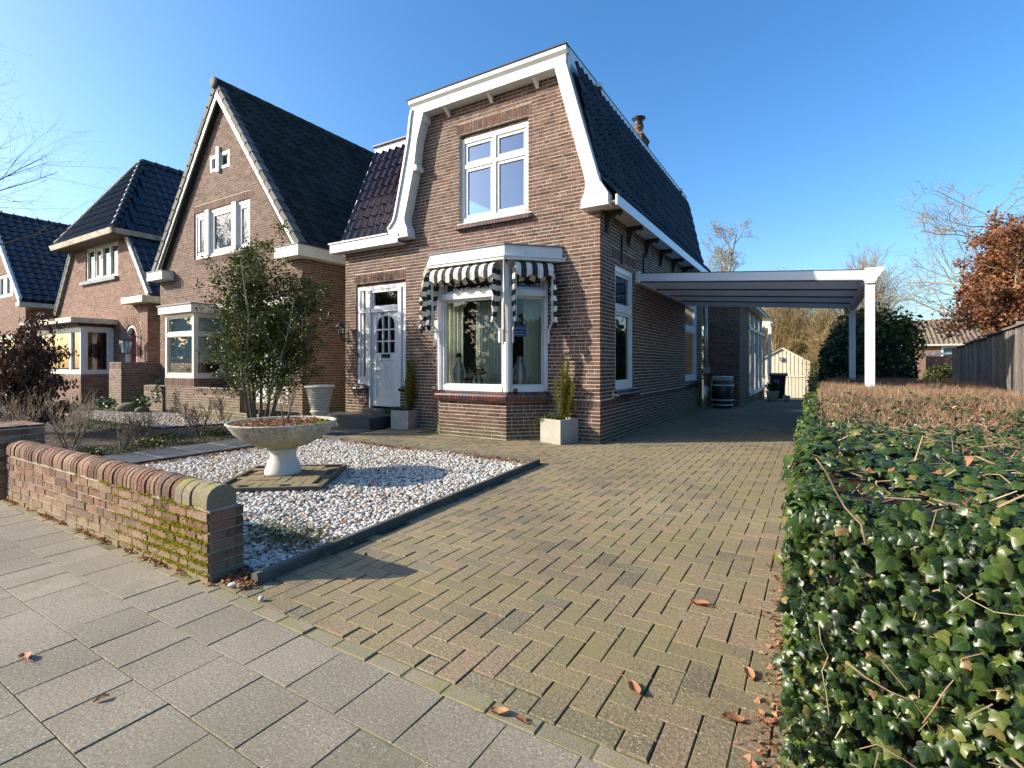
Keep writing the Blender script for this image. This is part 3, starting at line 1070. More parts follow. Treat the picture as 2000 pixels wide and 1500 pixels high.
# ---- roof body (flat top and the mansard slopes)
rb = MB()
rb.box((-4.0, -.02, 6.15), (-.62, 8.4, 6.365))
rb.box((-5.80, .86, 6.10), (-3.8, 8.4, 6.33))
rb.prism([(-.02, -.02, 3.88), (.26, -.02, 3.80), (-.07, -.02, 4.2), (-.47, -.02, 6.1), (-.62, -.02, 6.1)], (0, 8.35, 0))
rb.prism([(-5.80, -.02, 3.78), (-5.80, -.14, 3.86), (-5.80, .84, 6.08), (-5.80, 1.0, 6.2), (-5.80, 1.0, 3.8)], (1.62, 0, 0))
rb.build('roof_body', M['bitumen'], house)
rb = MB()
rb.box((-.50, -.16, 6.02), (-.46, 8.4, 6.375))
rb.box((-5.86, .80, 6.02), (-3.82, .84, 6.31))
rb.build('roof_fascia', M['white_shade'], house)
rb = MB()
rb.box((-5.90, .74, 6.31), (-3.82, .90, 6.335))
rb.build('dormer_edge_trim', M['lead'], house)
rb = MB()      # left rake of the front mansard slope
rb.prism([(-5.92, -.16, 3.86), (-5.92, -.04, 3.80), (-5.92, .97, 6.12), (-5.92, .80, 6.12)], (.14, 0, 0))
rb.build('rake_board', M['white'], house)
# eaves gutter of the left section
rb = MB()
rb.box((-6.14, -.25, 3.68), (-4.14, -.225, 3.865))
rb.box((-6.14, -.225, 3.68), (-4.14, -.0, 3.70))
rb.box((-6.14, -.225, 3.68), (-6.115, .35, 3.865))
rb.box((-6.17, -.275, 3.865), (-4.40, -.20, 3.885))
rb.build('gutter', M['white'], house)
rb = MB()
rb.box((-6.17, -.27, 3.886), (-4.42, -.12, 3.898))
rb.build('gutter_lining', M['lead'], house)
# side gutter, soffit, brackets
rb = MB()
rb.box((.325, -.20, 3.70), (.355, 8.35, 3.86))
rb.build('gutter', M['white_shade'], house)
rb = MB()
rb.box((.008, -.16, 3.76), (.325, 8.3, 3.785))
rb.build('soffit', M['cream'], house)
for y in (.22, 1.33, 2.42, 3.5, 4.6, 5.7, 6.8, 7.9):
    b = MB()
    b.prism([(.0, y, 3.755), (.27, y, 3.755), (.27, y, 3.70), (.22, y, 3.665), (.18, y, 3.70), (.12, y, 3.66), (.09, y, 3.60), (.07, y, 3.50), (.045, y, 3.42), (0, y, 3.40)], (0, .09, 0))
    b.build('eaves_bracket', M['brownwood'], house)
for y in (1.0, 2.3):
    b = MB()
    b.box((.004, y - .012, 2.96 if y > 2 else 3.03), (.035, y + .012, 3.55 if y < 2 else 3.45))
    b.build('wall_anchor', M['black_iron'], house)

# roof tiles: right mansard flank (flared foot) and the front slope of the left section
_cp = [(0.0, (.30, 3.84)), (.16, (.20, 3.965)), (.42, (.02, 4.155)), (.80, (-.085, 4.53)), (2.45, (-.44, 6.14))]


def flank(v):
    v = max(0, min(2.449, v))
    for (a, p), (b, q) in zip(_cp[:-1], _cp[1:]):
        if v <= b:
            t = (v - a) / (b - a)
            d = Vector((q[0] - p[0], 0, q[1] - p[1])).normalized()
            return Vector((p[0] + (q[0] - p[0]) * t + .01, -.10, p[1] + (q[1] - p[1]) * t)), d
    return None


tiles(house, (0, 0, 0), EY, (0, 0, 1), [(0, 0), (8.42, 0), (8.42, 2.35), (0, 2.35)], 'tile_black', .205, .27, 219, .27, curve=flank)
tiles(house, (-5.79, -.17, 3.90), EX, (0, .95, 2.22), [(0, 0), (1.36, 0), (1.50, .40), (1.85, 1.2), (1.85, 2.5), (0, 2.5)], 'tile_brown', .205, .268, 81, .26)
# chimney
ch = MB()
ch.slab = None
chm = House(house, M['brick_dark'], M['mortar2'], 21)
for (O, U, l) in (((-1.62, 6.5, 0), EX, .33), ((-1.29, 6.5, 0), EY, .68)):
    chm.wall(O, U, [6.3, 7.80], lambda z, l=l: [(0, l)], thick=.1)
c2 = MB()
c2.box((-1.65, 6.47, 7.78), (-1.26, 7.21, 7.85)); c2.box((-1.61, 6.51, 6.3), (-1.30, 7.17, 7.78))
c2.build('chimney', M['brick_dark'], house)
scatter(BV, BF, np.array(chm.Mx), np.array([tuple(t) for t in chm.T]), 'chimney_brickwork', M['brick_dark'], parent=house, kind='stuff')
c2 = MB()
c2.lathe([(.0, .0), (.13, .0), (.11, .12), (.11, .22), (.14, .24), (.14, .30), (.11, .30)], (-1.45, 6.75, 7.83), 20)
c2.build('chimney_pot', M['brick_dark'], house)
c2 = MB()
c2.lathe([(.10, .30), (.15, .31), (.12, .36), (.12, .46), (.20, .52), (.20, .54), (.05, .56), (0, .56)], (-1.45, 6.75, 7.83), 20)
c2.build('chimney_cowl', M['black_iron'], house)

# ---- upper window
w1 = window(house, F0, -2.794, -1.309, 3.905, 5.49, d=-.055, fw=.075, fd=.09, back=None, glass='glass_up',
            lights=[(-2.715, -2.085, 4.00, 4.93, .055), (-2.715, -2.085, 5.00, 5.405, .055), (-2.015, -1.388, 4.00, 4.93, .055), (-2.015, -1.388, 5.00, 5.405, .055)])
sill_bricks(house, F0, -2.86, -1.25, 3.905, -.06, .10, n=24)
# ---- side windows
for (a, b) in ((.69, 1.70), (6.05, 7.6)):
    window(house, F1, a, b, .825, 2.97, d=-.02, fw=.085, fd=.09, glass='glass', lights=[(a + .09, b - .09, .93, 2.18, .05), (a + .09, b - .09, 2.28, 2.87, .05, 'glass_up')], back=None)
    sill_bricks(house, F1, a - .06, b + .06, .825, -.04, .11, mat='black')
lm = MB()
for k in range(1, 5):
    F1.box(lm, .83 + k * .145, .838 + k * .145, -.075, -.066, 2.33, 2.82)
for z in (2.45, 2.57, 2.7):
    F1.box(lm, .83, 1.56, -.075, -.066, z, z + .008)
lm.build('lead_came', M['lead_came'], house)

# ---- front door set: frame, door leaf, lights
dr = thing('front_door', 'white panelled front door with nine small panes, fanlight and narrow sidelight', 'door', (-4.7, 0, .3))
fb = MB()
F0.box(fb, -5.575, -5.49, -.10, -.02, .83, 2.92)          # outer left jamb
F0.box(fb, -5.575, -4.155, -.10, -.018, 2.84, 2.92)       # head
F0.box(fb, -4.235, -4.155, -.10, -.02, .83, 2.84)         # outer right jamb
F0.box(fb, -5.29, -5.17, -.12, .0, .33, 2.84)             # post left of leaf
F0.box(fb, -4.36, -4.285, -.12, .0, .33, 2.84)
F0.box(fb, -5.17, -4.36, -.12, -.01, 2.36, 2.43)          # transom
F0.box(fb, -5.49, -5.29, -.11, -.015, 2.36, 2.43)
F0.box(fb, -5.49, -5.29, -.11, -.015, .83, 1.0)
F0.box(fb, -5.17, -4.36, -.12, -.03, 2.78, 2.84)
F0.box(fb, -5.49, -5.415, -.10, -.04, 1.0, 2.84)
F0.box(fb, -5.345, -5.29, -.10, -.04, 1.0, 2.84)
F0.box(fb, -4.285, -4.235, -.10, -.05, .83, 2.84)
F0.box(fb, -5.17, -5.11, -.11, -.05, 2.43, 2.78)
F0.box(fb, -4.42, -4.36, -.11, -.05, 2.43, 2.78)
F0.box(fb, -5.11, -4.42, -.11, -.05, 2.43, 2.50)
fb.build('door_frame', M['white'], dr)
pb = MB()
pb.add([F0.p(-5.11, -.08, 2.50), F0.p(-4.42, -.08, 2.50), F0.p(-4.42, -.08, 2.78), F0.p(-5.11, -.08, 2.78)], [(0, 1, 2, 3)])
pb.build('fanlight_pane', M['glass_n'], dr)
pb = MB()
pb.add([F0.p(-5.415, -.07, 1.0), F0.p(-5.345, -.07, 1.0), F0.p(-5.345, -.07, 2.84), F0.p(-5.415, -.07, 2.84)], [(0, 1, 2, 3)])
pb.build('sidelight_pane', M['glass_n'], dr)
lf = MB()
x0, x1 = -5.165, -4.365
D0, D1 = -.10, -.045
F0.box(lf, x0, -5.03, D0, D1, .38, 2.355); F0.box(lf, -4.50, x1, D0, D1, .38, 2.355)       # stiles
F0.box(lf, -5.03, -4.50, D0, D1, 2.27, 2.355); F0.box(lf, -5.03, -4.50, D0, D1, 1.34, 1.50); F0.box(lf, -5.03, -4.50, D0, D1, .38, .56)
F0.box(lf, -5.03, -4.50, D0, -.062, .56, 1.34)
gx = [-5.03, -4.853, -4.677, -4.50]
for k in (1, 2):
    F0.box(lf, gx[k] - .014, gx[k] + .014, D0, D1 - .006, 1.50, 2.27)
for z in (1.745, 1.99):
    F0.box(lf, -5.03, -4.50, D0, D1 - .008, z - .014, z + .014)
# curved corners of the top row of panes
for sx, xx in ((1, -5.03), (-1, -4.50)):
    pts = [F0.p(xx, D0 + .003, 2.27), F0.p(xx, D0 + .003, 2.12)]
    for q in range(7):
        t = q / 6 * math.pi / 2
        pts.append(F0.p(xx + sx * (.02 + .145 * (1 - math.cos(t))), D0 + .003, 2.12 + .135 * math.sin(t)))
    lf.prism([pts[0]] + pts[1:] + [F0.p(xx + sx * .175, D0 + .003, 2.27)], F0.N * .046)
leaf = lf.build('door_leaf', M['white'], dr)
for k in range(10):
    xx = -5.03 + .053 * k + .0265
    g = MB(); F0.box(g, xx - .0235, xx + .0235, -.066, -.056, .565, 1.335)
    g.build('door_plank', M['white'], leaf)
for i in range(3):
    for j in range(3):
        a, b = gx[i] + .012, gx[i + 1] - .012
        c, e = (1.50, 1.745, 1.99, 2.27)[j] + .012 * (j > 0), (1.735, 1.98, 2.27)[j]
        pb = MB()
        pb.add([F0.p(a, -.085, c), F0.p(b, -.085, c), F0.p(b, -.085, e), F0.p(a, -.085, e)], [(0, 1, 2, 3)])
        pb.build('pane', M['glass_n'], leaf)
g = MB(); F0.box(g, -4.87, -4.63, -.05, -.032, 1.40, 1.475); F0.box(g, -4.85, -4.65, -.034, -.026, 1.415, 1.46)
g.build('letterbox', M['black'], leaf)
g = MB(); g.lathe([(.0, 0), (.05, 0), (.05, .01), (0, .012)], (0, 0, 0), 20)
o = g.build('door_crest', M['black_iron'], leaf)
o.matrix_basis = Matrix.Translation((-4.765, -.057 + .01, 2.312)) @ Matrix.Rotation(math.radians(90), 4, 'X') @ Matrix.Diagonal((1, .5, 1, 1))
g = MB(); g.tube([F0.p(-5.12, -.03, 1.28), F0.p(-5.12, .02, 1.28), F0.p(-5.03, .02, 1.28)], .011, 8)
g.build('handle', M['alu'], leaf)
g = MB(); F0.box(g, -5.22, -4.28, -.12, .03, .30, .335)
g.build('threshold', M['bluestone'], dr)
g = MB(); F0.box(g, -5.56, -5.548, -.02, .02, 1.42, 1.50)
g.build('doorbell', M['black'], dr)
sill_bricks(dr, F0, -5.62, -5.30, .83, -.08, .09, drop=.11)
sill_bricks(dr, F0, -4.28, -4.08, .83, -.08, .09, drop=.11)
# the dark hall behind
st = MB()
st.box((-6.1, -.62, -.02), (-4.52, .0, .205))
st.box((-5.24, -.16, .205), (-4.26, .02, .30))
sp = st.build('door_step', M['bluestone'])
tag(sp, 'wide low bluestone step in front of the white front door', 'step')

# ---- bay window
bay = thing('bay_window', 'white splayed bay window with a flat white roof and glazed sill bricks', 'bay window', (-2.14, -.3, .66))
fb = MB()
R2 = math.sqrt(.5)
faces = [Frame2((BC[0][0], BC[0][1], 0), (R2, -R2, 0)), Frame2((BC[1][0], BC[1][1], 0), EX), Frame2((BC[2][0], BC[2][1], 0), (R2, R2, 0))]
lens = [.735, 1.405, .735]
bw = []
for k, (fr, l) in enumerate(zip(faces, lens)):
    a0, a1 = (.0, l) if k != 1 else (.0, l)
    s0 = .09
    bw.append(window(bay, fr, a0, a1, .80, 2.90, d=-.012, fw=.085, fd=.10, glass='glass',
                     lights=[(a0 + .095, a1 - .095, .905, 2.38, .018), (a0 + .095, a1 - .095, 2.52, 2.81, .035, 'stained')]))
    sill_bricks(bay, fr, (-.05 if k else -.0), l + (.05 if k < 2 else .0), .805, -.01, .10, drop=.155, w=.0625)
    # leaded grid of the transom light
    g = MB()
    a, b = a0 + .13, a1 - .13
    n = int((b - a) / .085)
    for i in range(1, n):
        x = a + (b - a) * i / n
        fr.box(g, x - .004, x + .004, -.064, -.054, 2.54, 2.79)
    for z in (2.585, 2.65, 2.72):
        fr.box(g, a, b, -.066, -.053, z - .004, z + .004)
    fr.box(g, a, b, -.068, -.05, 2.54, 2.56)
    g.build('lead_came', M['lead_came'], bw[-1])
    # drip rail under the transom
    g = MB()
    fr.box(g, a0 + .05, a1 - .05, -.012, .045, 2.40, 2.50)
    g.build('transom_rail', M['white'], bay)
for x, y in (BC[1], BC[2]):          # corner posts
    g = MB()
    g.lathe([(.0, .80), (.055, .80), (.055, 2.92), (0, 2.92)], (x, y + .03, 0), 8, sm=False)
    g.build('corner_post', M['white'], bay)


def offs(o):       # bay outline pushed outward by o
    t = math.tan(math.radians(22.5))
    return [(-3.36 - o * 1.41, 0.0), (-2.84 - o * t, -.52 - o), (-1.435 + o * t, -.52 - o), (-.915 + o * 1.41, 0.0)]


def bayslab(mb, o, z0, z1, m=0):
    mb.prism([(x, y, z0) for x, y in offs(o)][::-1], (0, 0, z1 - z0), m)


g = MB()
bayslab(g, .18, 3.02, 3.195); bayslab(g, .03, 2.90, 3.02)
g.build('cornice', M['white'], bay)
g = MB(); bayslab(g, .205, 3.197, 3.215); g.build('roof_edge', M['lead'], bay)
g = MB()
P = offs(.225)
for (x0, y0), (x1, y1) in zip(P[:-1], P[1:]):
    d = Vector((x1 - x0, y1 - y0, 0)); l = d.length; fr = Frame2((x0, y0, 0), d)
    fr.box(g, 0, l, -.20, 0, 2.955, 3.018)
    fr.box(g, 0, l, -.03, .018, 3.0, 3.019)
g.build('awning_rail', M['white'], bay)
g = MB(); g.tube([(-1.17, -.40, 3.17), (-1.10, -.46, 3.08)], .018, 8)
g.build('overflow_pipe', M['white'], bay)
g = MB(); g.box((-3.30, -.12, 1.72), (-3.05, -.02, 2.10)); g.build('awning_winder_box', M['white'], bay)
g = MB(); g.tube([(-1.435 + .10, -.52 - .235, 2.97), (-1.435 + .06, -.52 - .15, 1.62)], .017, 8)
g.build('downpipe', M['alu'], bay)

# ---- folded dutch awnings, one per face
names = ['black and cream striped folded awning on the hidden left face of the bay',
         'wide black and cream striped folded awning over the front of the bay',
         'short black and cream striped folded awning on the right splay of the bay']
for k, (fr, l) in enumerate(zip(faces, lens)):
    aw = thing('awning', names[k], 'awning', tuple(fr.p(l / 2, 0, 2.9)), 'folded awnings on the bay window')
    a0, a1 = (.02, l - .04) if k == 0 else ((.0, l - .10) if k == 1 else (.09, l - .0))
    mb = MB()
    ns = round((a1 - a0) / .088); sub = 4
    nc = ns * sub
    rows = [(.05, 2.94), (.17, 2.93), (.25, 2.88), (.285, 2.79), (.275, 2.68)]
    rws = len(rows)
    vs = []
    for i in range(nc + 1):
        u = a0 + (a1 - a0) * i / nc
        sc = math.cos(2 * math.pi * (i / nc) * (ns / 3.0))
        for j, (d, z) in enumerate(rows):
            zz = z + (.030 * sc if j == rws - 1 else 0); dd = d + .006 * math.sin(i * 1.3) * j / 4
            vs.append(fr.p(u, dd, zz))
    for i in range(nc):
        for j in range(rws - 1):
            mb.add([vs[i * rws + j], vs[(i + 1) * rws + j], vs[(i + 1) * rws + j + 1], vs[i * rws + j + 1]], [(0, 1, 2, 3)], (i // sub) % 2, True)
    # inner folded layer
    for i in range(ns):
        u = a0 + (a1 - a0) * i / ns; u2 = a0 + (a1 - a0) * (i + 1) / ns
        mb.add([fr.p(u, .24, 2.80), fr.p(u2, .24, 2.80), fr.p(u2, .10, 2.62 + .02 * (i % 3)), fr.p(u, .10, 2.62 + .02 * ((i + 2) % 3))], [(0, 1, 2, 3)], (i + 1) % 2)
    for i in range(nc):      # piping on the scalloped hem
        p, q = vs[i * rws + rws - 1], vs[(i + 1) * rws + rws - 1]
        mb.tube([p, q], .005, 3, 1, False)
    mb.build('hood', [M['cream_cloth'], M['black_cloth']], aw)
    for e, u in ((-1, a0), (1, a1)):
        ck = MB()
        nr_ = 11
        z = 2.86; st_ = .088
        prev = None
        for r_ in range(nr_ + 1):
            zz = 2.82 - r_ * st_
            o1 = .295 + .030 * math.sin(r_ * 2.1) + (.02 if r_ > 1 else -.03)
            i1 = .02 + max(0, (r_ - 4)) * .030
            if r_ > 9: i1 = .26
            row = []
            for q in range(6):
                dd = i1 + (o1 - i1) * q / 5
                uu = u + e * (.022 * math.sin(q * 2.4 + r_ * .25) + .012 * q * .3)
                row.append(fr.p(uu, dd, zz + .01 * math.sin(q * 1.9)))
            if prev:
                for q in range(5):
                    ck.add([prev[q], prev[q + 1], row[q + 1], row[q]], [(0, 1, 2, 3)], r_ % 2, True)
            prev = row
        ck.build('side_cheek', [M['cream_cloth'], M['black_cloth']], aw)
        ar = MB()
        uu = u - e * .012
        fr.box(ar, uu - .011, uu + .011, .205, .245, 1.97, 2.86)
        ar.obox(fr.p(uu - .011, .205, 1.97), fr.U * .022, fr.N * .04, fr.N * -.17 + Vector((0, 0, -.14)))
        fr.box(ar, uu - .013, uu + .013, .0, .05, 1.62, 1.86)
        ar.build('arm', M['white'], aw)

# ---- things behind the bay glass
def drape(name, label, p0, p1, z0, z1, n=34, amp=.03, mat='curtain', group='ivory curtains in the bay window'):
    mb = MB()
    p0 = Vector(p0); p1 = Vector(p1)
    d = (p1 - p0).normalized(); nn = Vector((d.y, -d.x, 0))
    vs = []
    sub = n * 4
    for i in range(sub + 1):
        p = p0.lerp(p1, i / sub) + nn * amp * math.sin(i / 4 * 2 * math.pi * .5 + .4 * math.sin(i * .31))
        vs += [(p.x, p.y, z0), (p.x, p.y, z1)]
    mb.add(vs, [(2 * i, 2 * i + 2, 2 * i + 3, 2 * i + 1) for i in range(sub)], 0, True)
    o = mb.build(name, M[mat])
    return tag(o, label, 'curtain', group)


drape('curtain', 'narrow ivory curtain at the left end of the bay window', (-2.98, -.18, 0), (-2.62, -.10, 0), .68, 2.4, 9)
drape('curtain', 'broad ivory curtain behind the front pane of the bay', (-2.42, .02, 0), (-1.70, .02, 0), .68, 2.4, 22)
drape('curtain', 'ivory curtain behind the right splay of the bay', (-1.46, .10, 0), (-1.00, .16, 0), .68, 2.4, 14)
VP = [(.0, .0), (.05, .0), (.055, .03), (.075, .12), (.088, .22), (.082, .30), (.055, .38), (.034, .44), (.030, .48), (.038, .52), (.036, .52), (.026, .48)]
for (x, y, lb, cap) in ((-2.56, -.33, 'tall silver banded vase with a black top, left in the bay window', True), (-1.37, -.19, 'tall silver banded vase standing behind the right splay of the bay', False)):
    t = thing('vase', lb, 'vase', (x, y, .865), 'tall vases in the bay window')
    g = MB(); g.lathe([(r * 1.4, z * 1.02) for r, z in VP], (0, 0, 0), 24)
    o = g.build('body', M['vase'], t); o.matrix_parent_inverse = Matrix()
    if cap:
        g = MB(); g.lathe([(0, .60), (.04, .595), (.06, .56), (.055, .52), (.045, .515)], (0, 0, 0), 20)
        o = g.build('stopper', M['black'], t); o.matrix_parent_inverse = Matrix()
t = thing('flower_vase', 'squat black and white vase of white flowers in the bay window', 'vase', (-2.13, -.34, .865))
g = MB()
for k in range(12):
    a0, a1 = k * math.pi / 6, (k + 1) * math.pi / 6
    prof = [(.03, 0), (.09, .05), (.105, .11), (.07, .17), (.04, .21), (.045, .23)]
    for (r0, z0), (r1, z1) in zip(prof[:-1], prof[1:]):
        g.add([(r0 * math.cos(a0), r0 * math.sin(a0), z0), (r0 * math.cos(a1), r0 * math.sin(a1), z0), (r1 * math.cos(a1), r1 * math.sin(a1), z1), (r1 * math.cos(a0), r1 * math.sin(a0), z1)], [(0, 1, 2, 3)], k % 2, True)
o = g.build('body', [M['white'], M['black']], t); o.matrix_parent_inverse = Matrix()
pp, _ = blob_points(70, [(0.02, 0, .27)], [(.12, .10, .05)], 3)
o = leaves(t, 'foliage', pp, .07, 'laurel', 4); o.matrix_parent_inverse = Matrix()
pp, _ = blob_points(160, [(-.03, 0, .33), (.04, 0, .34), (.08, 0, .36), (-.02, 0, .47), (.05, 0, .53), (.10, 0, .60)], [(.04, .04, .03)] * 6, 3)
o = leaves(t, 'petals', pp, .028, 'yellowflower', 4); o.matrix_parent_inverse = Matrix()
g = MB()
fr = faces[2]
fr.box(g, .14, .36, -.085, -.082, 1.72, 1.93)
fr.box(g, .155, .345, -.0815, -.0805, 1.86, 1.872, 1); fr.box(g, .155, .30, -.0815, -.0805, 1.80, 1.812, 1); fr.box(g, .155, .345, -.0815, -.0805, 1.755, 1.768, 1)
tag(g.build('window_notice', [M['blue_sign'], M['white']]), 'small blue and white notice inside the right splay of the bay window', 'notice')
g = MB()
fr = faces[1]
fr.box(g, .02, 1.38, -.14, -.10, 2.36, 2.42)
g.build('blind_cassette', M['white_shade'], bay)

# ---- wall lantern left of the door
t = thing('wall_lantern', 'black iron wall lantern on a scrolled bracket left of the white door', 'lantern', (-5.86, 0, 1.9))
g = MB(); g.tube([(-5.86, -.01, 1.84), (-5.86, -.08, 1.80), (-5.86, -.17, 1.82), (-5.86, -.20, 1.90)], .012, 6)
g.tube([(-5.86, -.02, 1.95), (-5.86, -.06, 1.90), (-5.86, -.10, 1.86), (-5.86, -.06, 1.80), (-5.86, -.02, 1.76)], .009, 6)
g.box((-5.89, -.015, 1.72), (-5.83, 0, 1.98))
g.build('bracket', M['black_iron'], t)
g = MB(); g.lathe([(0, .30), (.02, .29), (.10, .22), (.105, .20), (.09, .20)], (-5.86, -.20, 1.88), 6, sm=False)
g.lathe([(.0, 0), (.04, .0), (.05, .03), (.045, .03)], (-5.86, -.20, 1.89), 6, sm=False)
for k in range(6):
    a = k * math.pi / 3
    g.tube([(-5.86 + .048 * math.cos(a), -.20 + .048 * math.sin(a), 1.91), (-5.86 + .088 * math.cos(a), -.20 + .088 * math.sin(a), 2.08)], .006, 4)
g.build('cage', M['black_iron'], t)
g = MB(); g.lathe([(.044, .03), (.083, .20)], (-5.86, -.20, 1.88), 6, sm=False); g.build('glass', M['glass_n'], t)

# ---- cameras on the roof edge
for (y, lb) in ((.86, 'small white security camera on the roof edge near the front gable'), (7.1, 'small dark security camera at the far end of the roof edge')):
    t = thing('security_camera', lb, 'camera', (-.40, y, 6.15), 'security cameras on the roof edge')
    g = MB(); g.box((-.46, y - .06, 6.16), (-.30, y + .06, 6.24)); g.build('housing', M['white_shade'], t)
    g = MB(); g.lathe([(0, -.09), (.035, -.08), (.05, -.04), (.05, 0), (0, 0)], (-.36, y, 6.16), 14); g.build('dome', M['black'], t)

# ================================================================== CARPORT
cp = thing('carport', 'white aluminium lean-to carport with translucent roof beside the house', 'carport', (2, 4, 0))
zi, zo = 2.985, 2.70       # top at the wall, top at the gutter


def ztop(x):
    return zi + (zo - zi) * x / 3.66


Yr = [1.825, 2.95, 4.07, 5.19, 6.30]
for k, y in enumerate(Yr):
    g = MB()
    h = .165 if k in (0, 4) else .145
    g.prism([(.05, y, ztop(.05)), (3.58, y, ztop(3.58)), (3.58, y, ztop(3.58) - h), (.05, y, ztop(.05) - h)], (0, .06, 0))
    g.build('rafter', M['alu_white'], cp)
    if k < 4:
        g = MB(); g.prism([(.09, y - .004, ztop(.09) - .146), (3.56, y - .004, ztop(3.56) - .146), (3.56, y - .004, ztop(3.56) - .166), (.09, y - .004, ztop(.09) - .166)], (0, .068, 0)); g.build('shadow_strip', M['bitumen'], cp)  # added dark strip, paints the shadow line below each rafter
    g = MB()
    g.prism([(.0, y - .006, ztop(0) + .012), (3.64, y - .006, ztop(3.64) + .012), (3.64, y - .006, ztop(3.64) + .001), (0, y - .006, ztop(0) + .001)], (0, .075, 0))
    g.build('cover_strip', M['bitumen'], cp)
g = MB(); g.box((.004, 1.80, 2.80), (.075, 6.38, 3.02)); g.build('wall_plate', M['alu_white'], cp)
for y0, y1 in zip(Yr[:-1], Yr[1:]):
    g = MB()
    g.prism([(.07, y0 + .061, ztop(.07) - .004), (3.57, y0 + .061, ztop(3.57) - .004), (3.57, y0 + .061, ztop(3.57) - .024), (.07, y0 + .061, ztop(.07) - .024)], (0, y1 - y0 - .062, 0))
    g.build('roof_sheet', M['opal'], cp)
g = MB()      # gutter with a moulded profile, seen end on
prof = [(3.58, 2.50), (3.70, 2.50), (3.735, 2.545), (3.74, 2.58), (3.77, 2.60), (3.775, 2.63), (3.82, 2.68), (3.835, 2.735), (3.58, 2.735)]
g.prism([(x, 1.80, z) for x, z in prof], (0, 4.6, 0))
g.build('gutter', M['alu_white'], cp)
for y in (1.83, 6.26):
    g = MB(); g.box((3.59, y, -.02), (3.71, y + .12, 2.50))
    g.build('post', M['alu_white'], cp)

# ================================================================== GROUND AND PAVING
def sheet(name, mat, pts, z, **kw):
    mb = MB(); mb.add([(x, y, z) for x, y in pts], [tuple(range(len(pts)))])
    o = mb.build(name, M[mat])
    kw.setdefault('kind', 'structure')
    return tag(o, **kw)


def gz(y):
    return 0.0 if y < 11 else -.042 * (min(y, 24) - 11)


gm = MB()
ysg = [-120, -16.0, 11, 24, 300]
for a, b in zip(ysg[:-1], ysg[1:]):
    gm.add([(-250, a, gz(a) - .06), (250, a, gz(a) - .06), (250, b, gz(b) - .06), (-250, b, gz(b) - .06)], [(0, 1, 2, 3)])
tag(gm.build('ground', M['grassbase']), kind='structure')
sheet('garden_bed', 'soil', [(-40, -5.9), (-4.66, -5.9), (-4.66, -.7), (-5.9, -.3), (-5.9, 3), (-40, 3)], -.015)
sheet('road', 'asphalt', [(-120, -15.5), (120, -15.5), (120, -9.1), (-120, -9.1)], -.05)
k_ = MB(); k_.box((-120, -9.1, -.2), (120, -8.95, .0)); tag(k_.build('kerb', M['kerb']), kind='structure')

PV = []
for zz, ins in ((-.05, 0), (-.006, 0), (0, .5)):
    PV.append((zz, ins))


def paver_mesh(lx, ly, h, ch):
    v = []
    for zz, c in ((-h, 0), (-ch, 0), (0, ch)):
        v += [(-lx / 2 + c, -ly / 2 + c, zz), (lx / 2 - c, -ly / 2 + c, zz), (lx / 2 - c, ly / 2 - c, zz), (-lx / 2 + c, ly / 2 - c, zz)]
    f = []
    for a in (0, 4):
        for i in range(4):
            f.append((a + i, a + (i + 1) % 4, a + 4 + (i + 1) % 4, a + 4 + i))
    f.append((8, 9, 10, 11))
    return np.array(v), np.array(f)


def lay(parent, name, items, lx, ly, h, ch, mat, nmax=300, tilt=.010, dz=.0025, seed=1, rest=None):
    """items: (x, y, z, angle)"""
    rs = np.random.RandomState(seed)
    T = []; MM = []
    for x, y, z, a in items:
        c, s_ = math.cos(a + rs.normal() * .006), math.sin(a + rs.normal() * .006)
        tx, ty = rs.normal() * tilt, rs.normal() * tilt
        X = np.array([c, s_, tx]); Y = np.array([-s_, c, ty]); Z = np.cross(X, Y)
        MM.append(np.stack([X, Y, Z], 1)); T.append((x, y, z + rs.normal() * dz))
    bv, bf = paver_mesh(lx, ly, h, ch)
    if not items: return
    pieces(parent, name, bv, bf, np.array(MM), np.array(T), M[mat], nmax, rest_name=rest)


# driveway base and herringbone
dm = MB()
for a, b, x0, x1 in ((-6.0, -5.88, -.04, 3.0), (-5.88, -1.95, .12, 3.0), (-1.95, 0, -4.2, 3.0), (0, 8.6, 0, 4.0), (8.6, 11, 1.0, 6.0), (11, 24, 1.0, 7.0)):
    dm.add([(x0, a, gz(a) - .0055), (x1, a, gz(a) - .0055), (x1, b, gz(b) - .0055), (x0, b, gz(b) - .0055)], [(0, 1, 2, 3)])
drive = tag(dm.build('driveway', M['joint']), kind='structure')
C_ = .1085
items = []
for i in range(-42, 66):
    for j in range(0, 210):
        s_ = (i - j) % 4
        if s_ not in (0, 3):
            continue
        if s_ == 0:
            x, y, a = (i + 1) * C_, -6.0 + (j + .5) * C_, 0
        else:
            x, y, a = (i + .5) * C_, -6.0 + (j + 1) * C_, math.pi / 2
        xr = .20 - (y + 5.85) * .065
        if y > 14 or x > 3.6 or (x > 2.95 and y < 1):
            continue
        if y < -1.98:
            if x < xr + .04 and not (y < -5.92 and x > -.02): continue
        elif y < 0:
            if x < -4.25 or (-3.4 < x < -.9 and y > -.50 and y > -.52 + max(0, x + 1.435)) or (x < -4.45 and y > -.62): continue
        elif y < 8.55:
            if x < .03: continue
        elif x < 1.05:
            continue
        items.append((x, y, gz(y), a))
cov = set()
for x, y, z, a in items:
    i, j = int(math.floor(x / C_ - (1e-6 if a == 0 else 0))), int(math.floor((y + 6.0) / C_))
    if a == 0:
        i = round(x / C_) - 1; j = int((y + 6.0) / C_)
        cov |= {(i, j), (i + 1, j)}
    else:
        i = int(math.floor(x / C_)); j = round((y + 6.0) / C_) - 1
        cov |= {(i, j), (i, j + 1)}
halves = []
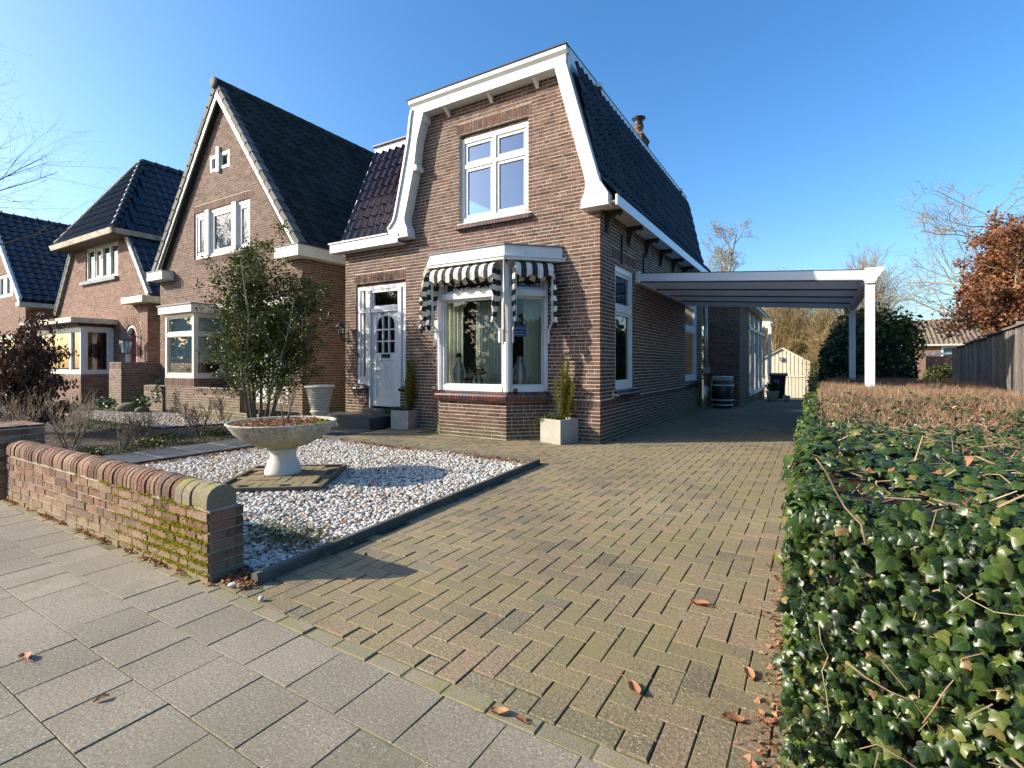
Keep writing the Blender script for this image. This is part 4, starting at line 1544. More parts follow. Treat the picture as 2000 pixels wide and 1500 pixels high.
for i in range(-1, 27):
    for j in range(0, 80):
        if (i, j) in cov: continue
        x, y = (i + .5) * C_, -6.0 + (j + .5) * C_
        xr = .20 - (y + 5.85) * .065
        if (y < -1.98 and x < xr + .05 and not (y < -5.92 and x > -.02)) or (y >= -1.98 and not (x > 2.7)) or x > 2.92: continue
        halves.append((x, y, gz(y), 0))
lay(drive, 'half_paver', halves, C_ - .007, C_ - .007, .05, .005, 'paver', 80, seed=14)
lay(drive, 'paver', items, C_ * 2 - .0055, C_ - .0055, .05, .0025, 'paver', 300, .005, .0012, seed=3, rest='paver_field')

# pavement of concrete tiles
pav = sheet('pavement', 'joint_grey', [(-60, -8.95), (30, -8.95), (30, -6.0), (-60, -6.0)], -.0042)
items = []
W = .281
for r_ in range(0, 10):
    yc = -6.08 - W * (r_ + .5)
    ph = .34 if r_ % 2 == 0 else .48
    for k in range(-60, 14):
        x = ph + W * (k + .5)
        items.append((x, yc, 0, 0))
vis = []
for it in items:
    vis.append(it)
lay(pav, 'paving_tile', vis, W - .0045, W - .0045, .05, .0018, 'flag', 300, .004, .0010, 4, 'paving_field')
items = [(-.02 + .205 * k, -6.04, -.001, 0) for k in range(-70, 30)]
lay(pav, 'edge_paver', items, .198, .074, .05, .004, 'strip', 40, .008, .002, 5, 'edge_paving')

# bluestone path and neighbouring strips
ps = sheet('path', 'bluestone', [(-5.36, -5.8), (-4.22, -5.8), (-4.22, -.70), (-5.36, -.70)], .001)
items = [(-4.51 - .565 * c_, -5.5 + .5 * k, .012, 0) for k in range(10) for c_ in (0, 1)]
lay(ps, 'path_slab', items, .555, .49, .05, .005, 'bluestone', 300, .004, .002, 6)

# ---- gravel bed
BED = [(-4.14, -5.79), (.14, -5.79), (-.09, -2.02), (-4.14, -2.02)]
bed = sheet('gravel_bed', 'gravel_floor', BED, .004)
eg = [((.20, -5.88), (-.05, -1.98)), ((-.05, -1.98), (-4.19, -1.98)), ((-4.19, -1.98), (-4.19, -5.8))]
for (a, b) in eg:
    a = Vector((*a, 0)); b = Vector((*b, 0)); d = b - a; n = max(1, round(d.length / 1.0)); u = d.normalized(); nn = Vector((u.y, -u.x, 0))
    for k in range(n):
        g = MB()
        p = a + d * (k / n) - nn * .027 + Vector((0, 0, -.05)); q = d / n - u * .006
        z1 = .115 + rnd.uniform(-.004, .004)
        A = [p, p + q, p + q + nn * .054, p + nn * .054]
        hh = Vector((0, 0, z1 - .012)); ii = Vector((0, 0, z1))
        ins = [p + nn * .01, p + q + nn * .01, p + q + nn * .044, p + nn * .044]
        g.add(A + [x + hh for x in A] + [x + ii for x in ins],
              [(3, 2, 1, 0), (0, 1, 5, 4), (1, 2, 6, 5), (2, 3, 7, 6), (3, 0, 4, 7), (4, 5, 9, 8), (5, 6, 10, 9), (6, 7, 11, 10), (7, 4, 8, 11), (8, 9, 10, 11)])
        g.build('edging_band', M['kerb'], bed)

# pebbles: squashed icosahedra
ph = (1 + 5 ** .5) / 2
IV = np.array([(-1, ph, 0), (1, ph, 0), (-1, -ph, 0), (1, -ph, 0), (0, -1, ph), (0, 1, ph), (0, -1, -ph), (0, 1, -ph), (ph, 0, -1), (ph, 0, 1), (-ph, 0, -1), (-ph, 0, 1)]) / 1.9
IF = np.array([(0, 11, 5), (0, 5, 1), (0, 1, 7), (0, 7, 10), (0, 10, 11), (1, 5, 9), (5, 11, 4), (11, 10, 2), (10, 7, 6), (7, 1, 8), (3, 9, 4), (3, 4, 2), (3, 2, 6), (3, 6, 8), (3, 8, 9), (4, 9, 5), (2, 4, 11), (6, 2, 10), (8, 6, 7), (9, 8, 1)])
PL = [(-2.05 - .93, -4.17 - .05), (-1.93, -4.95), (-1.10, -4.27), (-2.02, -3.42)]
PLC = Vector((-1.99, -4.20, 0))
PLC = Vector(((-1.912 - 1.111 - 1.921 - 2.691) / 4, (-4.919 - 4.316 - 3.473 - 4.22) / 4, 0))
PLA = math.atan2(.603, .801)


def in_plinth(x, y, m=0):
    dx, dy = x - PLC.x, y - PLC.y
    u = dx * math.cos(PLA) + dy * math.sin(PLA); v = -dx * math.sin(PLA) + dy * math.cos(PLA)
    return abs(u) < .52 + m and abs(v) < .56 + m


def pebbles(parent, name, poly, n, size, mat, seed, zb=.012, excl=None, layers=2, squash=.62):
    rs = np.random.RandomState(seed)
    P = np.array(poly); lo, hi = P.min(0), P.max(0)
    q = lo + rs.rand(n, 2) * (hi - lo)
    ok = np.array([inside(poly, x, y) and not (excl and excl(x, y)) for x, y in q])
    q = q[ok]; m = len(q)
    s = size * np.exp(rs.normal(size=m) * .22)
    z = zb + rs.rand(m) * .016 * (layers - 1) + .008 * np.sin(q[:, 0] * 3.1) * np.sin(q[:, 1] * 2.3)
    R_ = rotm(m, .5, rs)
    D = np.zeros((m, 3, 3)); D[:, 0, 0] = s * (1 + rs.rand(m) * .45); D[:, 1, 1] = s; D[:, 2, 2] = s * squash * (.8 + rs.rand(m) * .4)
    scatter(IV, IF, R_ @ D, np.column_stack([q, z]), name, M[mat], smooth=True, parent=parent, kind='stuff')


NEAR = [(-4.13, -5.79), (.14, -5.79), (.09, -5.0), (-4.13, -5.0)]
pebbles(bed, 'white_gravel', BED, 33000, .0165, 'pebble', 3, excl=in_plinth)
# fallen leaves on the gravel, thicker along the edges
rs = np.random.RandomState(5)
q = np.column_stack([rs.uniform(-4.1, .05, 900), rs.uniform(-5.7, -2.1, 900)])
e1 = np.column_stack([rs.uniform(-4.1, -.1, 900), -2.04 - np.abs(rs.normal(size=900)) * .07])
e2 = np.column_stack([-4.12 + np.abs(rs.normal(size=500)) * .09, rs.uniform(-5.7, -2.1, 500)])
q = np.vstack([q, e1, e2])
q = q[[inside(BED, x, y) and not in_plinth(x, y) for x, y in q]]
leaves(bed, 'leaf_litter', np.column_stack([q, .030 + rs.rand(len(q)) * .012]), .034, 'drylea', 6, tilt=.7)
q = np.column_stack([rs.uniform(-3.5, .02, 1500), -6.015 - np.abs(rs.normal(size=1500)) * .014])
q = q[np.sin(q[:, 0] * 7) + np.sin(q[:, 0] * 17) + rs.normal(size=1500) * .6 > .1]
leaves(pav, 'leaf_litter', np.column_stack([q, .004 + rs.rand(len(q)) * .010]), .019, 'drylea', 7, tilt=1.0)
pp = np.column_stack([rs.normal(-.25, .22, 900), rs.normal(-5.35, .13, 900), .030 + rs.rand(900) * .015])
leaves(bed, 'weeds', pp, .022, 'olive', 8, tilt=1.0)

# paved square under the bowl
pl = thing('paved_plinth', 'square of clay pavers set in the white gravel under the bowl planter', 'paving', (PLC.x, PLC.y, 0))
c, s_ = math.cos(PLA), math.sin(PLA)


def pw(u, v, z):
    return (PLC.x + u * c - v * s_, PLC.y + u * s_ + v * c, z)


g = MB(); g.prism([pw(-.50, -.54, .0), pw(.50, -.54, .0), pw(.50, .54, .0), pw(-.50, .54, .0)], (0, 0, .052)); g.build('bedding', M['joint'], pl)
for (u0, v0, u1, v1) in ((-.52, -.56, .52, -.515), (-.52, .515, .52, .56), (-.52, -.515, -.475, .515), (.475, -.515, .52, .515)):
    g = MB(); g.prism([pw(u0 + .002, v0 + .002, 0), pw(u1 - .002, v0 + .002, 0), pw(u1 - .002, v1 - .002, 0), pw(u0 + .002, v1 - .002, 0)], (0, 0, .075)); g.build('edging_band', M['kerb'], pl)
its = []
for i in range(-5, 5):
    for j in range(-5, 5):
        q_ = (i - j) % 4
        if q_ == 0 and i < 4: u, v, a = (i + 1) * .1, (j + .5) * .1, 0
        elif q_ == 3 and j < 4: u, v, a = (i + .5) * .1, (j + 1) * .1, math.pi / 2
        else: continue
        if abs(u) > .43 or abs(v) > .47: continue
        x, y, z = pw(u * .97, v * 1.02, .068)
        its.append((x, y, z, a + PLA))
lay(pl, 'paver', its, .192, .094, .05, .004, 'paver', 300, seed=9)

# bowl planter
bx, by = -2.04, -4.17
bo = thing('bowl_planter', 'wide pale cast stone bowl planter on a waisted pedestal in the gravel', 'planter', (bx, by, .07))
g = MB()
g.lathe([(0, 0), (.185, 0), (.188, .025), (.175, .07), (.15, .13), (.130, .19), (.135, .24), (.155, .285), (.0, .285)], (bx, by, .07), 40)
g.build('pedestal', M['bowl'], bo)
g = MB()
g.lathe([(0, .283), (.16, .285), (.27, .315), (.39, .38), (.49, .46), (.552, .55), (.563, .562), (.55, .572), (.535, .567), (.505, .52), (.0, .50)], (bx, by, .07), 64)
g.build('bowl', M['bowl'], bo)
g = MB()
rs = np.random.RandomState(8)
rr = [(0, .545), (.15, .54), (.3, .538), (.42, .535), (.51, .53)]
g.lathe([(r, z) for r, z in rr][::-1], (bx, by, .07), 40)
g.build('soil', M['soil'], bo)
a = rs.rand(900) * 6.28; r_ = .50 * np.sqrt(rs.rand(900))
leaves(bo, 'litter', np.column_stack([bx + r_ * np.cos(a), by + r_ * np.sin(a), .622 + rs.rand(900) * .012]), .03, 'drylea', 9, tilt=.9)
a = rs.rand(500) * 1.2 - .2; r_ = .36 + .13 * rs.rand(500)
leaves(bo, 'moss', np.column_stack([bx + r_ * np.cos(a), by + r_ * np.sin(a), .622 + rs.rand(500) * .012]), .014, 'moss', 10, tilt=.9)
# dead shrub growing in the bowl
P_dead = dict(wob=.16, up=.05, n=[0, 3, 4], ang=(20, 50), len=(.45, .75), taper=.3, rmin=.0014, rr=.6, trunk_n=7, clear=.35, tang=(15, 45), tlen=.55, depth=2, segs=4)
tree('bare_shrub', 'small leafless tan shrub growing out of the stone bowl planter', 'shrub', (bx - .10, by + .1, .60), .36, .011, P_dead, 31, bark='bark', stems=3, spread=.18, twigmat='twig_tan')

# loose pebbles beside the edging end
for (x, y, s, sc, lb) in ((.14, -5.97, .020, (1.9, 1.0, .9), 'oblong white pebble on the pavers beside the edging end'), (.43, -5.985, .019, (1, 1, .95), 'round white pebble alone on the driveway pavers'),
                          (-.02, -5.90, .017, (1.2, .9, .8), 'white pebble against the foot of the wall pier')):
    me = part_mesh('pebble', IV * np.array(sc) * s, IF, M['pebble'], True)
    o = bpy.data.objects.new('pebble', me); link(o); o.location = (x, y, s * .75 + .001); o.rotation_euler = (0, 0, .6)
    md = o.modifiers.new('sub', 'SUBSURF'); md.levels = 2; md.render_levels = 2
    tag(o, lb, 'pebble')
# fallen leaves one can point at
FL = [(.06, -6.82, .05, 'curled tan leaf alone on the concrete tiles at the left'), (2.425, -4.827, .06, 'crumpled brown leaf on the driveway, farthest of the big ones from the pavement'),
      (2.353, -5.678, .05, 'rolled brown leaf on the driveway between herringbone pavers'), (1.975, -6.056, .045, 'round brown leaf where the driveway meets the pavement'),
      (2.70, -5.66, .05, 'brown leaf close to the foot of the ivy at the lower right'), (2.06, -6.05, .03, 'small leaf beside the round brown one at the pavement edge'),
      (.665, -6.765, .03, 'pale shrivelled leaf with a long stalk on the tiles'), (2.72, -5.35, .045, 'tan leaf at the ivy foot beside the last paver row'),
      (2.72, -3.9, .04, 'brown leaf by the ivy foot further up the driveway')]
for i, (x, y, s, lb) in enumerate(FL):
    R = random.Random(i + 3)
    mb = MB()
    n = 7
    vs = []
    for a in range(n + 1):
        t = a / n
        wd = .42 * math.sin(math.pi * min(1, t * .95 + .05)) ** .8
        for b in (-1, -.5, 0, .5, 1):
            vs.append((b * wd * s, (t - .5) * s * 1.6, (.25 * b * b + .10 * math.sin(5 * t + i)) * s * .9 + .004))
    mb.add(vs, [(r_ * 5 + q, r_ * 5 + q + 1, r_ * 5 + q + 6, r_ * 5 + q + 5) for r_ in range(n) for q in range(4)], 0, True)
    mb.tube([(0, -.8 * s, .006), (.2 * s, -1.5 * s, .012), (.3 * s, -2.0 * s, .004)], .0012, 4)
    o = mb.build('fallen_leaf', M['drylea'])
    o.location = (x, y, .003); o.rotation_euler = (0, 0, R.uniform(0, 6.28))
    tag(o, lb, 'leaf')

# ================================================================== FRONT GARDEN WALL
gw = thing('garden_wall', 'low mossy red brick wall with rounded coping along the pavement', 'garden wall', (-1.8, -5.9, 0))
G = House(gw, M['brick_wall'], M['mortar2'], 13)
WY = -6.0
G.wall((-3.52, WY, 0), EX, [-.02, .415], lambda z: [(0, 3.47)], thick=.15, course=.0605, proud=.010, end_j=.011, pj=.004)
G.wall((-.05, WY, 0), EY, [-.02, .415], lambda z: [(0, .15)], thick=.20, course=.0605, proud=.010, slab=False)
G.slab.box((-.30, WY + .14, -.02), (-.06, WY + .20, .40))
G.wall((-.055, WY + .155, 0), EY, [-.02, .40], lambda z: [(0, .045)], thick=.02, course=.0605, proud=.010)
G.finish(300, 'wall_core')


def coping(parent, x0, x1, n, mat, zt=.545, seed=1, jitter=.006):
    R = random.Random(seed)
    st = (x1 - x0) / n
    prof = [(-.012, .0)]
    for q in range(9):
        t = math.pi * q / 8
        prof.append((.075 - .087 * math.cos(t), .052 + .078 * math.sin(t)))
    prof += [(.162, .0)]
    base = []
    hw = (st - .012) / 2
    for k, sh in ((-1, 1), (1, 1)):
        base += [(k * hw, y, z) for y, z in prof]
    q = len(prof)
    fs = [(i, (i + 1) % q, q + (i + 1) % q, q + i) for i in range(q)] + [tuple(range(q - 1, -1, -1)), tuple(range(q, 2 * q))]
    me = bpy.data.meshes.new('coping_brick'); me.from_pydata(base, [], fs); me.materials.append(M[mat]); me.update()
    for k in range(n):
        o = bpy.data.objects.new('coping_brick', me)
        link(o, parent)
        o.matrix_basis = Matrix.Translation((x0 + (k + .5) * st, WY + R.uniform(-jitter, jitter), .418 + R.uniform(-.002, .004))) @ Matrix.Rotation(R.uniform(-.03, .03), 4, 'Z')


g = MB(); g.box((-3.50, WY + .02, .40), (-.08, WY + .135, .50)); g.build('coping_mortar', M['mortar2'], gw)
coping(gw, -3.50, -.42, 58, 'brick_wall')
M['cope_end'] = pieced('weathered stone coping', [(0, (.15, .125, .085)), (1, (.21, .18, .125))], rough=.95, grain=60, gamt=.3, moss=(9, .5, (.22, .20, .05), .15))
coping(gw, -.42, -.04, 4, 'cope_end', seed=4)
# moss cushions growing along the joints near the right end
rs = np.random.RandomState(21)
pts = []


def mossmask(x, z):
    c = np.exp(-((x + .42) / .34) ** 2 - ((z - .19) / .13) ** 2) * 1.5 + .16
    return c * (.62 + .5 * np.sin(x * 17 + z * 31) * np.sin(x * 29 - z * 23 + 1))


n = 42000
x = -3.45 + rs.rand(n) ** .55 * 3.40; r_ = rs.randint(0, 8, n); z = -.02 + .0605 * r_ + rs.normal(size=n) * .0055
up = rs.rand(n) < .16
z = np.where(up, rs.rand(n) * .42, z)
k = (rs.rand(n) < np.clip(mossmask(x, z), .0, 1)) & (~up | (rs.rand(n) < mossmask(x, z) * .8)) & (z > 0)
k &= (x > -1.3) | (np.sin(x * 9 + r_ * 2.7) + np.sin(x * 23 + r_) > .7)
x, z = x[k], z[k]
pts.append(np.column_stack([x, np.full(len(x), WY - .011 - rs.rand(len(x)) * .006), z]))
n = 1800
x = -1.5 + rs.rand(n) * 1.1
x = x[np.sin(x * 21) > -.3]; n = len(x)
pts.append(np.column_stack([x, WY - .012 + rs.rand(n) * .012, .418 + rs.normal(size=n) * .007]))
P_ = np.vstack(pts)
leaves(gw, 'moss', P_, .0100, 'moss', 22, var=.4)
pp = np.column_stack([rs.uniform(-.05, .22, 260), rs.uniform(-5.98, -5.80, 260), .004 + rs.rand(260) * .02])
leaves(gw, 'foot_litter', pp, .022, 'drylea', 23, tilt=1.0)
# pier at the left end
pr = thing('wall_pier', 'square brick pier at the left end of the low garden wall', 'pier', (-3.7, -5.9, 0))
G2 = House(pr, M['brick_wall'], M['mortar2'], 17)
G2.wall((-4.10, -6.05, 0), EX, [-.02, .665], lambda z: [(0, .56)], thick=.3, course=.0605, proud=.010)
G2.wall((-3.54, -6.05, 0), EY, [-.02, .665], lambda z: [(0, .32)], thick=.1, s0=.302, course=.0605, proud=.010)
pt_ = MB()
for k in range(3):
    for j in range(3):
        pt_.box((-4.10 + k * .19, -6.06 + j * .112, .655), (-3.92 + k * .19, -5.955 + j * .112, .674))
pt_.build('pier_top', M['brick_wall'], pr, kind='stuff')
G2.finish(200, 'pier_core')

# ================================================================== PLANTERS, URN
def cube_planter(x, y, ang, w_, h, label, seed):
    t = thing('cube_planter', label, 'planter', (x, y, 0), 'grey cube planters beside the bay')
    g = MB()
    a = w_ / 2; b = a - .025
    cs, sn = math.cos(ang), math.sin(ang)

    def q(u, v, z):
        return (x + u * cs - v * sn, y + u * sn + v * cs, z)
    vs = [q(s1 * r, s2 * r, z) for r, z in ((a, 0), (a, h), (b, h), (b, h - .05)) for s1, s2 in ((-1, -1), (1, -1), (1, 1), (-1, 1))]
    g.add(vs, [(l * 4 + i, l * 4 + (i + 1) % 4, l * 4 + 4 + (i + 1) % 4, l * 4 + 4 + i) for l in range(3) for i in range(4)] + [(12, 13, 14, 15)])
    o = g.build('box', M['concrete'], t)
    bv = o.modifiers.new('bev', 'BEVEL'); bv.width = .006; bv.segments = 2
    return t, q


def yew(t, base, h, w_, seed, mat='yew'):
    R = random.Random(seed); rs = np.random.RandomState(seed)
    st = MB(); P = []; D = []
    for k in range(9):
        a = R.uniform(0, 6.28); r0 = R.uniform(0, w_ * .95)
        hh = h * (1.05 - .5 * r0 / w_) * R.uniform(.7, 1.0)
        p0 = Vector(base) + Vector((math.cos(a) * r0 * .5, math.sin(a) * r0 * .5, 0)); p1 = Vector(base) + Vector((math.cos(a) * (r0 + .03), math.sin(a) * (r0 + .03), hh))
        st.tube([p0, p0.lerp(p1, .5), p1], [.007, .005, .003], 4)
        n = int(250 * hh / .8)
        tt = rs.rand(n)
        for q in tt:
            if q < .08: continue
            c = p0.lerp(p1, q); aa = R.uniform(0, 6.28)
            P.append((c.x, c.y, c.z)); D.append((math.cos(aa), math.sin(aa), .9))
    st.build('stems', M['bark'], t, kind='stuff')
    P = np.array(P); D = np.array(D)
    # needles point outward and up: y axis of the leaf along D
    D /= np.linalg.norm(D, axis=1, keepdims=True)
    X = np.cross(D, np.tile([0, 0, 1.0], (len(D), 1))); X /= np.linalg.norm(X, axis=1, keepdims=True)
    Z = np.cross(X, D)
    s = .070 * (1 + rs.rand(len(P)) * .4)
    Mx = np.stack([X * .15 * s[:, None], D * s[:, None], Z * .3 * s[:, None]], 2)
    scatter(QV, QF, Mx, P, 'needles', M[mat], parent=t, kind='stuff')


def juniper(t, pts, rad, n, seed):
    pp, d = blob_points(n, pts, rad, seed, .2)
    rs = np.random.RandomState(seed)
    leaves(t, 'juniper_foliage', pp, .032, 'yew_dark', seed + 1, mesh=(QV * np.array([.35, 1, 1]), QF))


t, q = cube_planter(-4.02, -.13, .10, .42, .36, 'grey cube planter with a narrow yew beside the front door step', 1)
tag(t, None, None)
g = MB(); c4 = [q(-.18, -.18, .31), q(.18, -.18, .31), q(.18, .18, .31), q(-.18, .18, .31)]; g.add(c4, [(0, 1, 2, 3)]); g.build('soil', M['soil'], t)
t1 = thing('yew_bush', 'slim upright yellow green yew growing in the planter by the door', 'yew', (-3.95, -.08, .32))
yew(t1, (-3.93, -.10, .32), 1.16, .12, 41)
t1 = thing('juniper', 'low green juniper spilling over the planter by the front step', 'juniper', (-4.2, -.25, .33))
juniper(t1, [(-4.20, -.22, .38), (-4.34, -.26, .35), (-4.05, -.2, .38), (-4.44, -.24, .30)], [(.15, .12, .045), (.12, .09, .04), (.1, .1, .04), (.07, .07, .04)], 900, 51)
t, q = cube_planter(-.62, -.20, -.28, .44, .385, 'grey cube planter with a bushy yew right of the bay window', 2)
g = MB(); c4 = [q(-.19, -.19, .335), q(.19, -.19, .335), q(.19, .19, .335), q(-.19, .19, .335)]; g.add(c4, [(0, 1, 2, 3)]); g.build('soil', M['soil'], t)
t1 = thing('yew_bush', 'dense upright yellow green yew in the planter right of the bay', 'yew', (-.55, -.16, .34))
yew(t1, (-.56, -.16, .34), 1.10, .17, 43)
t1 = thing('juniper', 'low green juniper hanging over the left edge of the planter right of the bay', 'juniper', (-.8, -.3, .36))
juniper(t1, [(-.74, -.26, .41), (-.88, -.32, .37), (-.60, -.24, .41), (-.97, -.34, .32)], [(.14, .11, .045), (.1, .09, .045), (.12, .1, .04), (.07, .06, .05)], 850, 53)

ux, uy = -4.66, -1.66
t = thing('garden_urn', 'grey cast stone urn with a basket weave body behind the bowl planter', 'urn', (ux, uy, 0))
g = MB()
g.lathe([(0, 0), (.17, 0), (.17, .05), (.14, .07), (.15, .10), (.16, .16), (.165, .20), (.14, .26), (.12, .33), (.13, .37), (.155, .40), (.165, .425), (.155, .445), (.13, .46)], (ux, uy, 0), 32)
g.build('foot', M['concrete'], t)
for k in range(9):
    z0 = .46 + k * .041
    r0 = .145 + k * .009
    g = MB(); n = 20; vs = []
    for lv in range(4):
        for q in range(n * 2):
            a = math.pi * q / n
            rr_ = r0 + (.013 if (q + k) % 2 else .0) * (1 if lv in (1, 2) else 0) + (.0 if lv in (1, 2) else -.012)
            vs.append((ux + rr_ * math.cos(a), uy + rr_ * math.sin(a), z0 + (0, .010, .031, .041)[lv]))
    g.add(vs, [(lv * 2 * n + q, lv * 2 * n + (q + 1) % (2 * n), (lv + 1) * 2 * n + (q + 1) % (2 * n), (lv + 1) * 2 * n + q) for lv in range(3) for q in range(2 * n)], 0, True)
    g.build('woven_band', M['concrete'], t)
g = MB()
g.lathe([(.20, .825), (.235, .835), (.262, .85), (.258, .875), (.235, .885), (.21, .88), (.0, .84)], (ux, uy, 0), 40)
g.build('rim', M['concrete'], t)

# ================================================================== BARREL, BIN, POTS
bx2, by2 = .62, 8.02
t = thing('rain_barrel', 'dark green rain barrel with pale hoops under the drainpipe', 'barrel', (bx2, by2, 0))
pf = [(.25, .02), (.285, .15), (.305, .35), (.31, .46), (.305, .60), (.285, .78), (.268, .86)]
g = MB(); g.lathe([(0, .02)] + pf + [(.0, .86)], (bx2, by2, 0), 36); g.build('body', M['barrel'], t)
for z, r_ in ((.10, .278), (.24, .30), (.66, .302), (.83, .277)):
    g = MB(); g.lathe([(r_ - .004, z - .022), (r_ + .008, z - .022), (r_ + .008, z + .022), (r_ - .004, z + .022)], (bx2, by2, 0), 36); g.build('hoop', M['hoop'], t)
g = MB(); g.lathe([(.278, .87), (.286, .872), (.286, .91), (.27, .92), (0, .93)], (bx2, by2, 0), 36); g.build('lid', M['hoop'], t)

zx = gz(15.4)
t = thing('wheelie_bin', 'dark wheelie bin with a white number sticker in front of the cream garage', 'bin', (1.62, 15.4, zx))
g = MB()
bw0, bw1, bd0, bd1 = .21, .27, .24, .32
g.add([(1.62 - bw0, 15.4 - bd0, zx + .06), (1.62 + bw0, 15.4 - bd0, zx + .06), (1.62 + bw0, 15.4 + bd0, zx + .06), (1.62 - bw0, 15.4 + bd0, zx + .06),
       (1.62 - bw1, 15.4 - bd1, zx + .98), (1.62 + bw1, 15.4 - bd1, zx + .98), (1.62 + bw1, 15.4 + bd1, zx + .98), (1.62 - bw1, 15.4 + bd1, zx + .98)],
      [(0, 3, 2, 1), (4, 5, 6, 7), (0, 1, 5, 4), (1, 2, 6, 5), (2, 3, 7, 6), (3, 0, 4, 7)])
g.build('body', M['black'], t)
g = MB(); g.prism([(1.62 - .31, 15.02, zx + .98), (1.62 - .31, 15.80, zx + .98), (1.62 - .31, 15.74, zx + 1.07), (1.62 - .31, 15.40, zx + 1.10), (1.62 - .31, 15.08, zx + 1.05)], (.64, 0, 0)); g.build('lid', M['black'], t)
for sx in (-.27, .23):
    g = MB(); g.tube([(1.62 + sx, 15.62, zx + .11), (1.62 + sx + .05, 15.62, zx + .11)], .11, 16); g.build('wheel', M['black'], t)
st = MB()
SX, SZ, SY = 1.50, zx + .60, 15.4 - .305


def seg(x, z, w_, h):
    st.box((x, SY - .008, z), (x + w_, SY - .003, z + h))


M['sticker'] = plain('faded white sticker', (.46, .42, .58), .6, 9, .2)
for (x, wi) in ((0, 1), (.105, 1)):
    pass
# two characters over a smeared line: "1E" above "22"
seg(SX - .01, SZ + .13, .02, .10)
seg(SX + .01, SZ + .21, .06, .018); seg(SX + .03, SZ + .13, .02, .08); seg(SX + .01, SZ + .115, .06, .018)
seg(SX + .10, SZ + .115, .02, .113); seg(SX + .12, SZ + .21, .05, .018); seg(SX + .12, SZ + .165, .04, .018); seg(SX + .12, SZ + .115, .05, .018)
seg(SX + .0, SZ + .06, .17, .014); seg(SX + .02, SZ + .0, .06, .014); seg(SX + .02, SZ + .03, .06, .014); seg(SX + .11, SZ + .0, .06, .014); seg(SX + .11, SZ + .03, .05, .014)
st.build('number_sticker', M['sticker'], t)
for (x, y, r_, h, lb) in ((1.62, 12.3, .21, .38, 'large ribbed grey pot with a leafy plant before the wheelie bin'), (2.02, 12.9, .13, .22, 'small pale pot beside the large ribbed pot')):
    z0 = gz(y)
    t = thing('flower_pot', lb, 'pot', (x, y, z0), 'pots near the wheelie bin')
    g = MB(); g.lathe([(0, 0), (r_ * .68, 0), (r_ * .85, h * .5), (r_, h * .92), (r_ * 1.06, h), (r_ * .92, h), (r_ * .88, h * .9), (0, h * .88)], (x, y, z0), 24); g.build('pot', M['concrete'], t)
    if r_ > .2:
        pp, _ = blob_points(500, [(x, y, z0 + h + .14)], [(.22, .2, .22)], 3, .2)
        leaves(t, 'foliage', pp, .06, 'laurel', 4)

# ================================================================== IVY HEDGE
hg = thing('ivy_hedge', 'broad clipped hedge overgrown with dark green ivy at the right edge of the driveway', 'hedge', (4.0, -2.0, 0))
HX0, HX1, HY0, HY1 = 2.895, 5.35, -5.90, 6.6


def htop(x, y):
    return .845 + .012 * np.sin(x * 13 + y * 5) * np.sin(y * 11 - x * 3) + .035 * np.sin(x * 2.1 + y * .9) + .03 * np.sin(y * 1.7 - x) + .07 * np.clip((y + 3.2) / 3.0, 0, 1) - .06 * np.clip((x - 4.7) / .6, 0, 1)


def hleft(y):
    return HX0 + .035 * np.sin(y * 2.3) + .03 * np.sin(y * 5.1) + np.clip(y + .5, 0, 10) * .065


# near-black shell painted for the shade inside the hedge
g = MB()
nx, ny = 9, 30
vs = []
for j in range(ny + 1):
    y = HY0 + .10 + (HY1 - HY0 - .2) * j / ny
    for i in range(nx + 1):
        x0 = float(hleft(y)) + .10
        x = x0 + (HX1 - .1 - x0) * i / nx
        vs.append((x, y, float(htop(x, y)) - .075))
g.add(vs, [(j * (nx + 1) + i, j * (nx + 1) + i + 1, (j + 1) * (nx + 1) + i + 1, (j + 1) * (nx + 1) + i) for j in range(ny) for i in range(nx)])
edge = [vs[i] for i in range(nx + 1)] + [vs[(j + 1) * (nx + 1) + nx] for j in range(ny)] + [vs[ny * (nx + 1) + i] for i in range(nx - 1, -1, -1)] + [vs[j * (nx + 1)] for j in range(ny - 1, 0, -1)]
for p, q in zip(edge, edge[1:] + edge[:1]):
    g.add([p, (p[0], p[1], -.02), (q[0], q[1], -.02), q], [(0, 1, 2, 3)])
g.build('shade_core', plain('hedge inner shade', (.020, .017, .010), .98, 8, .3), hg)

# ivy leaf outline with five lobes, folded along its midrib
def ivy_mesh(half, curl, fold):
    o = [(0, .02)] + half + [(0, 1.0)] + [(-x, y) for x, y in reversed(half)]
    n = len(o)

    def zf(x, y):
        return -fold * abs(x) ** 1.5 * 1.6 - curl * (y - .35) ** 2 + .04 * math.sin(9 * x + 4 * y)
    inner = [(0, .16), (0, .52)]
    V = [(x, y, zf(x, y) + .03) for x, y in inner] + [(x, y, zf(x, y)) for x, y in o]
    F = []
    cs = [0 if o[i][1] + o[(i + 1) % n][1] < .80 else 1 for i in range(n)]
    for i in range(n):
        j = (i + 1) % n
        F.append((cs[i], 2 + i, 2 + j))
        if cs[i] != cs[j]:
            F.append((cs[i], 2 + j, cs[j]))
    return np.array(V), np.array(F)


IVIES = [ivy_mesh([(.14, -.10), (.30, -.12), (.46, -.02), (.50, .12), (.44, .24), (.50, .38), (.53, .54), (.38, .56), (.26, .64), (.14, .84)], .35, .22),
         ivy_mesh([(.12, -.08), (.30, -.08), (.44, .06), (.48, .24), (.52, .42), (.36, .48), (.24, .60), (.10, .86)], .55, .12),
         ivy_mesh([(.16, -.12), (.34, -.14), (.52, -.02), (.46, .12), (.40, .22), (.58, .36), (.60, .50), (.40, .52), (.22, .60), (.16, .78)], .10, .38)]

rs = np.random.RandomState(77)


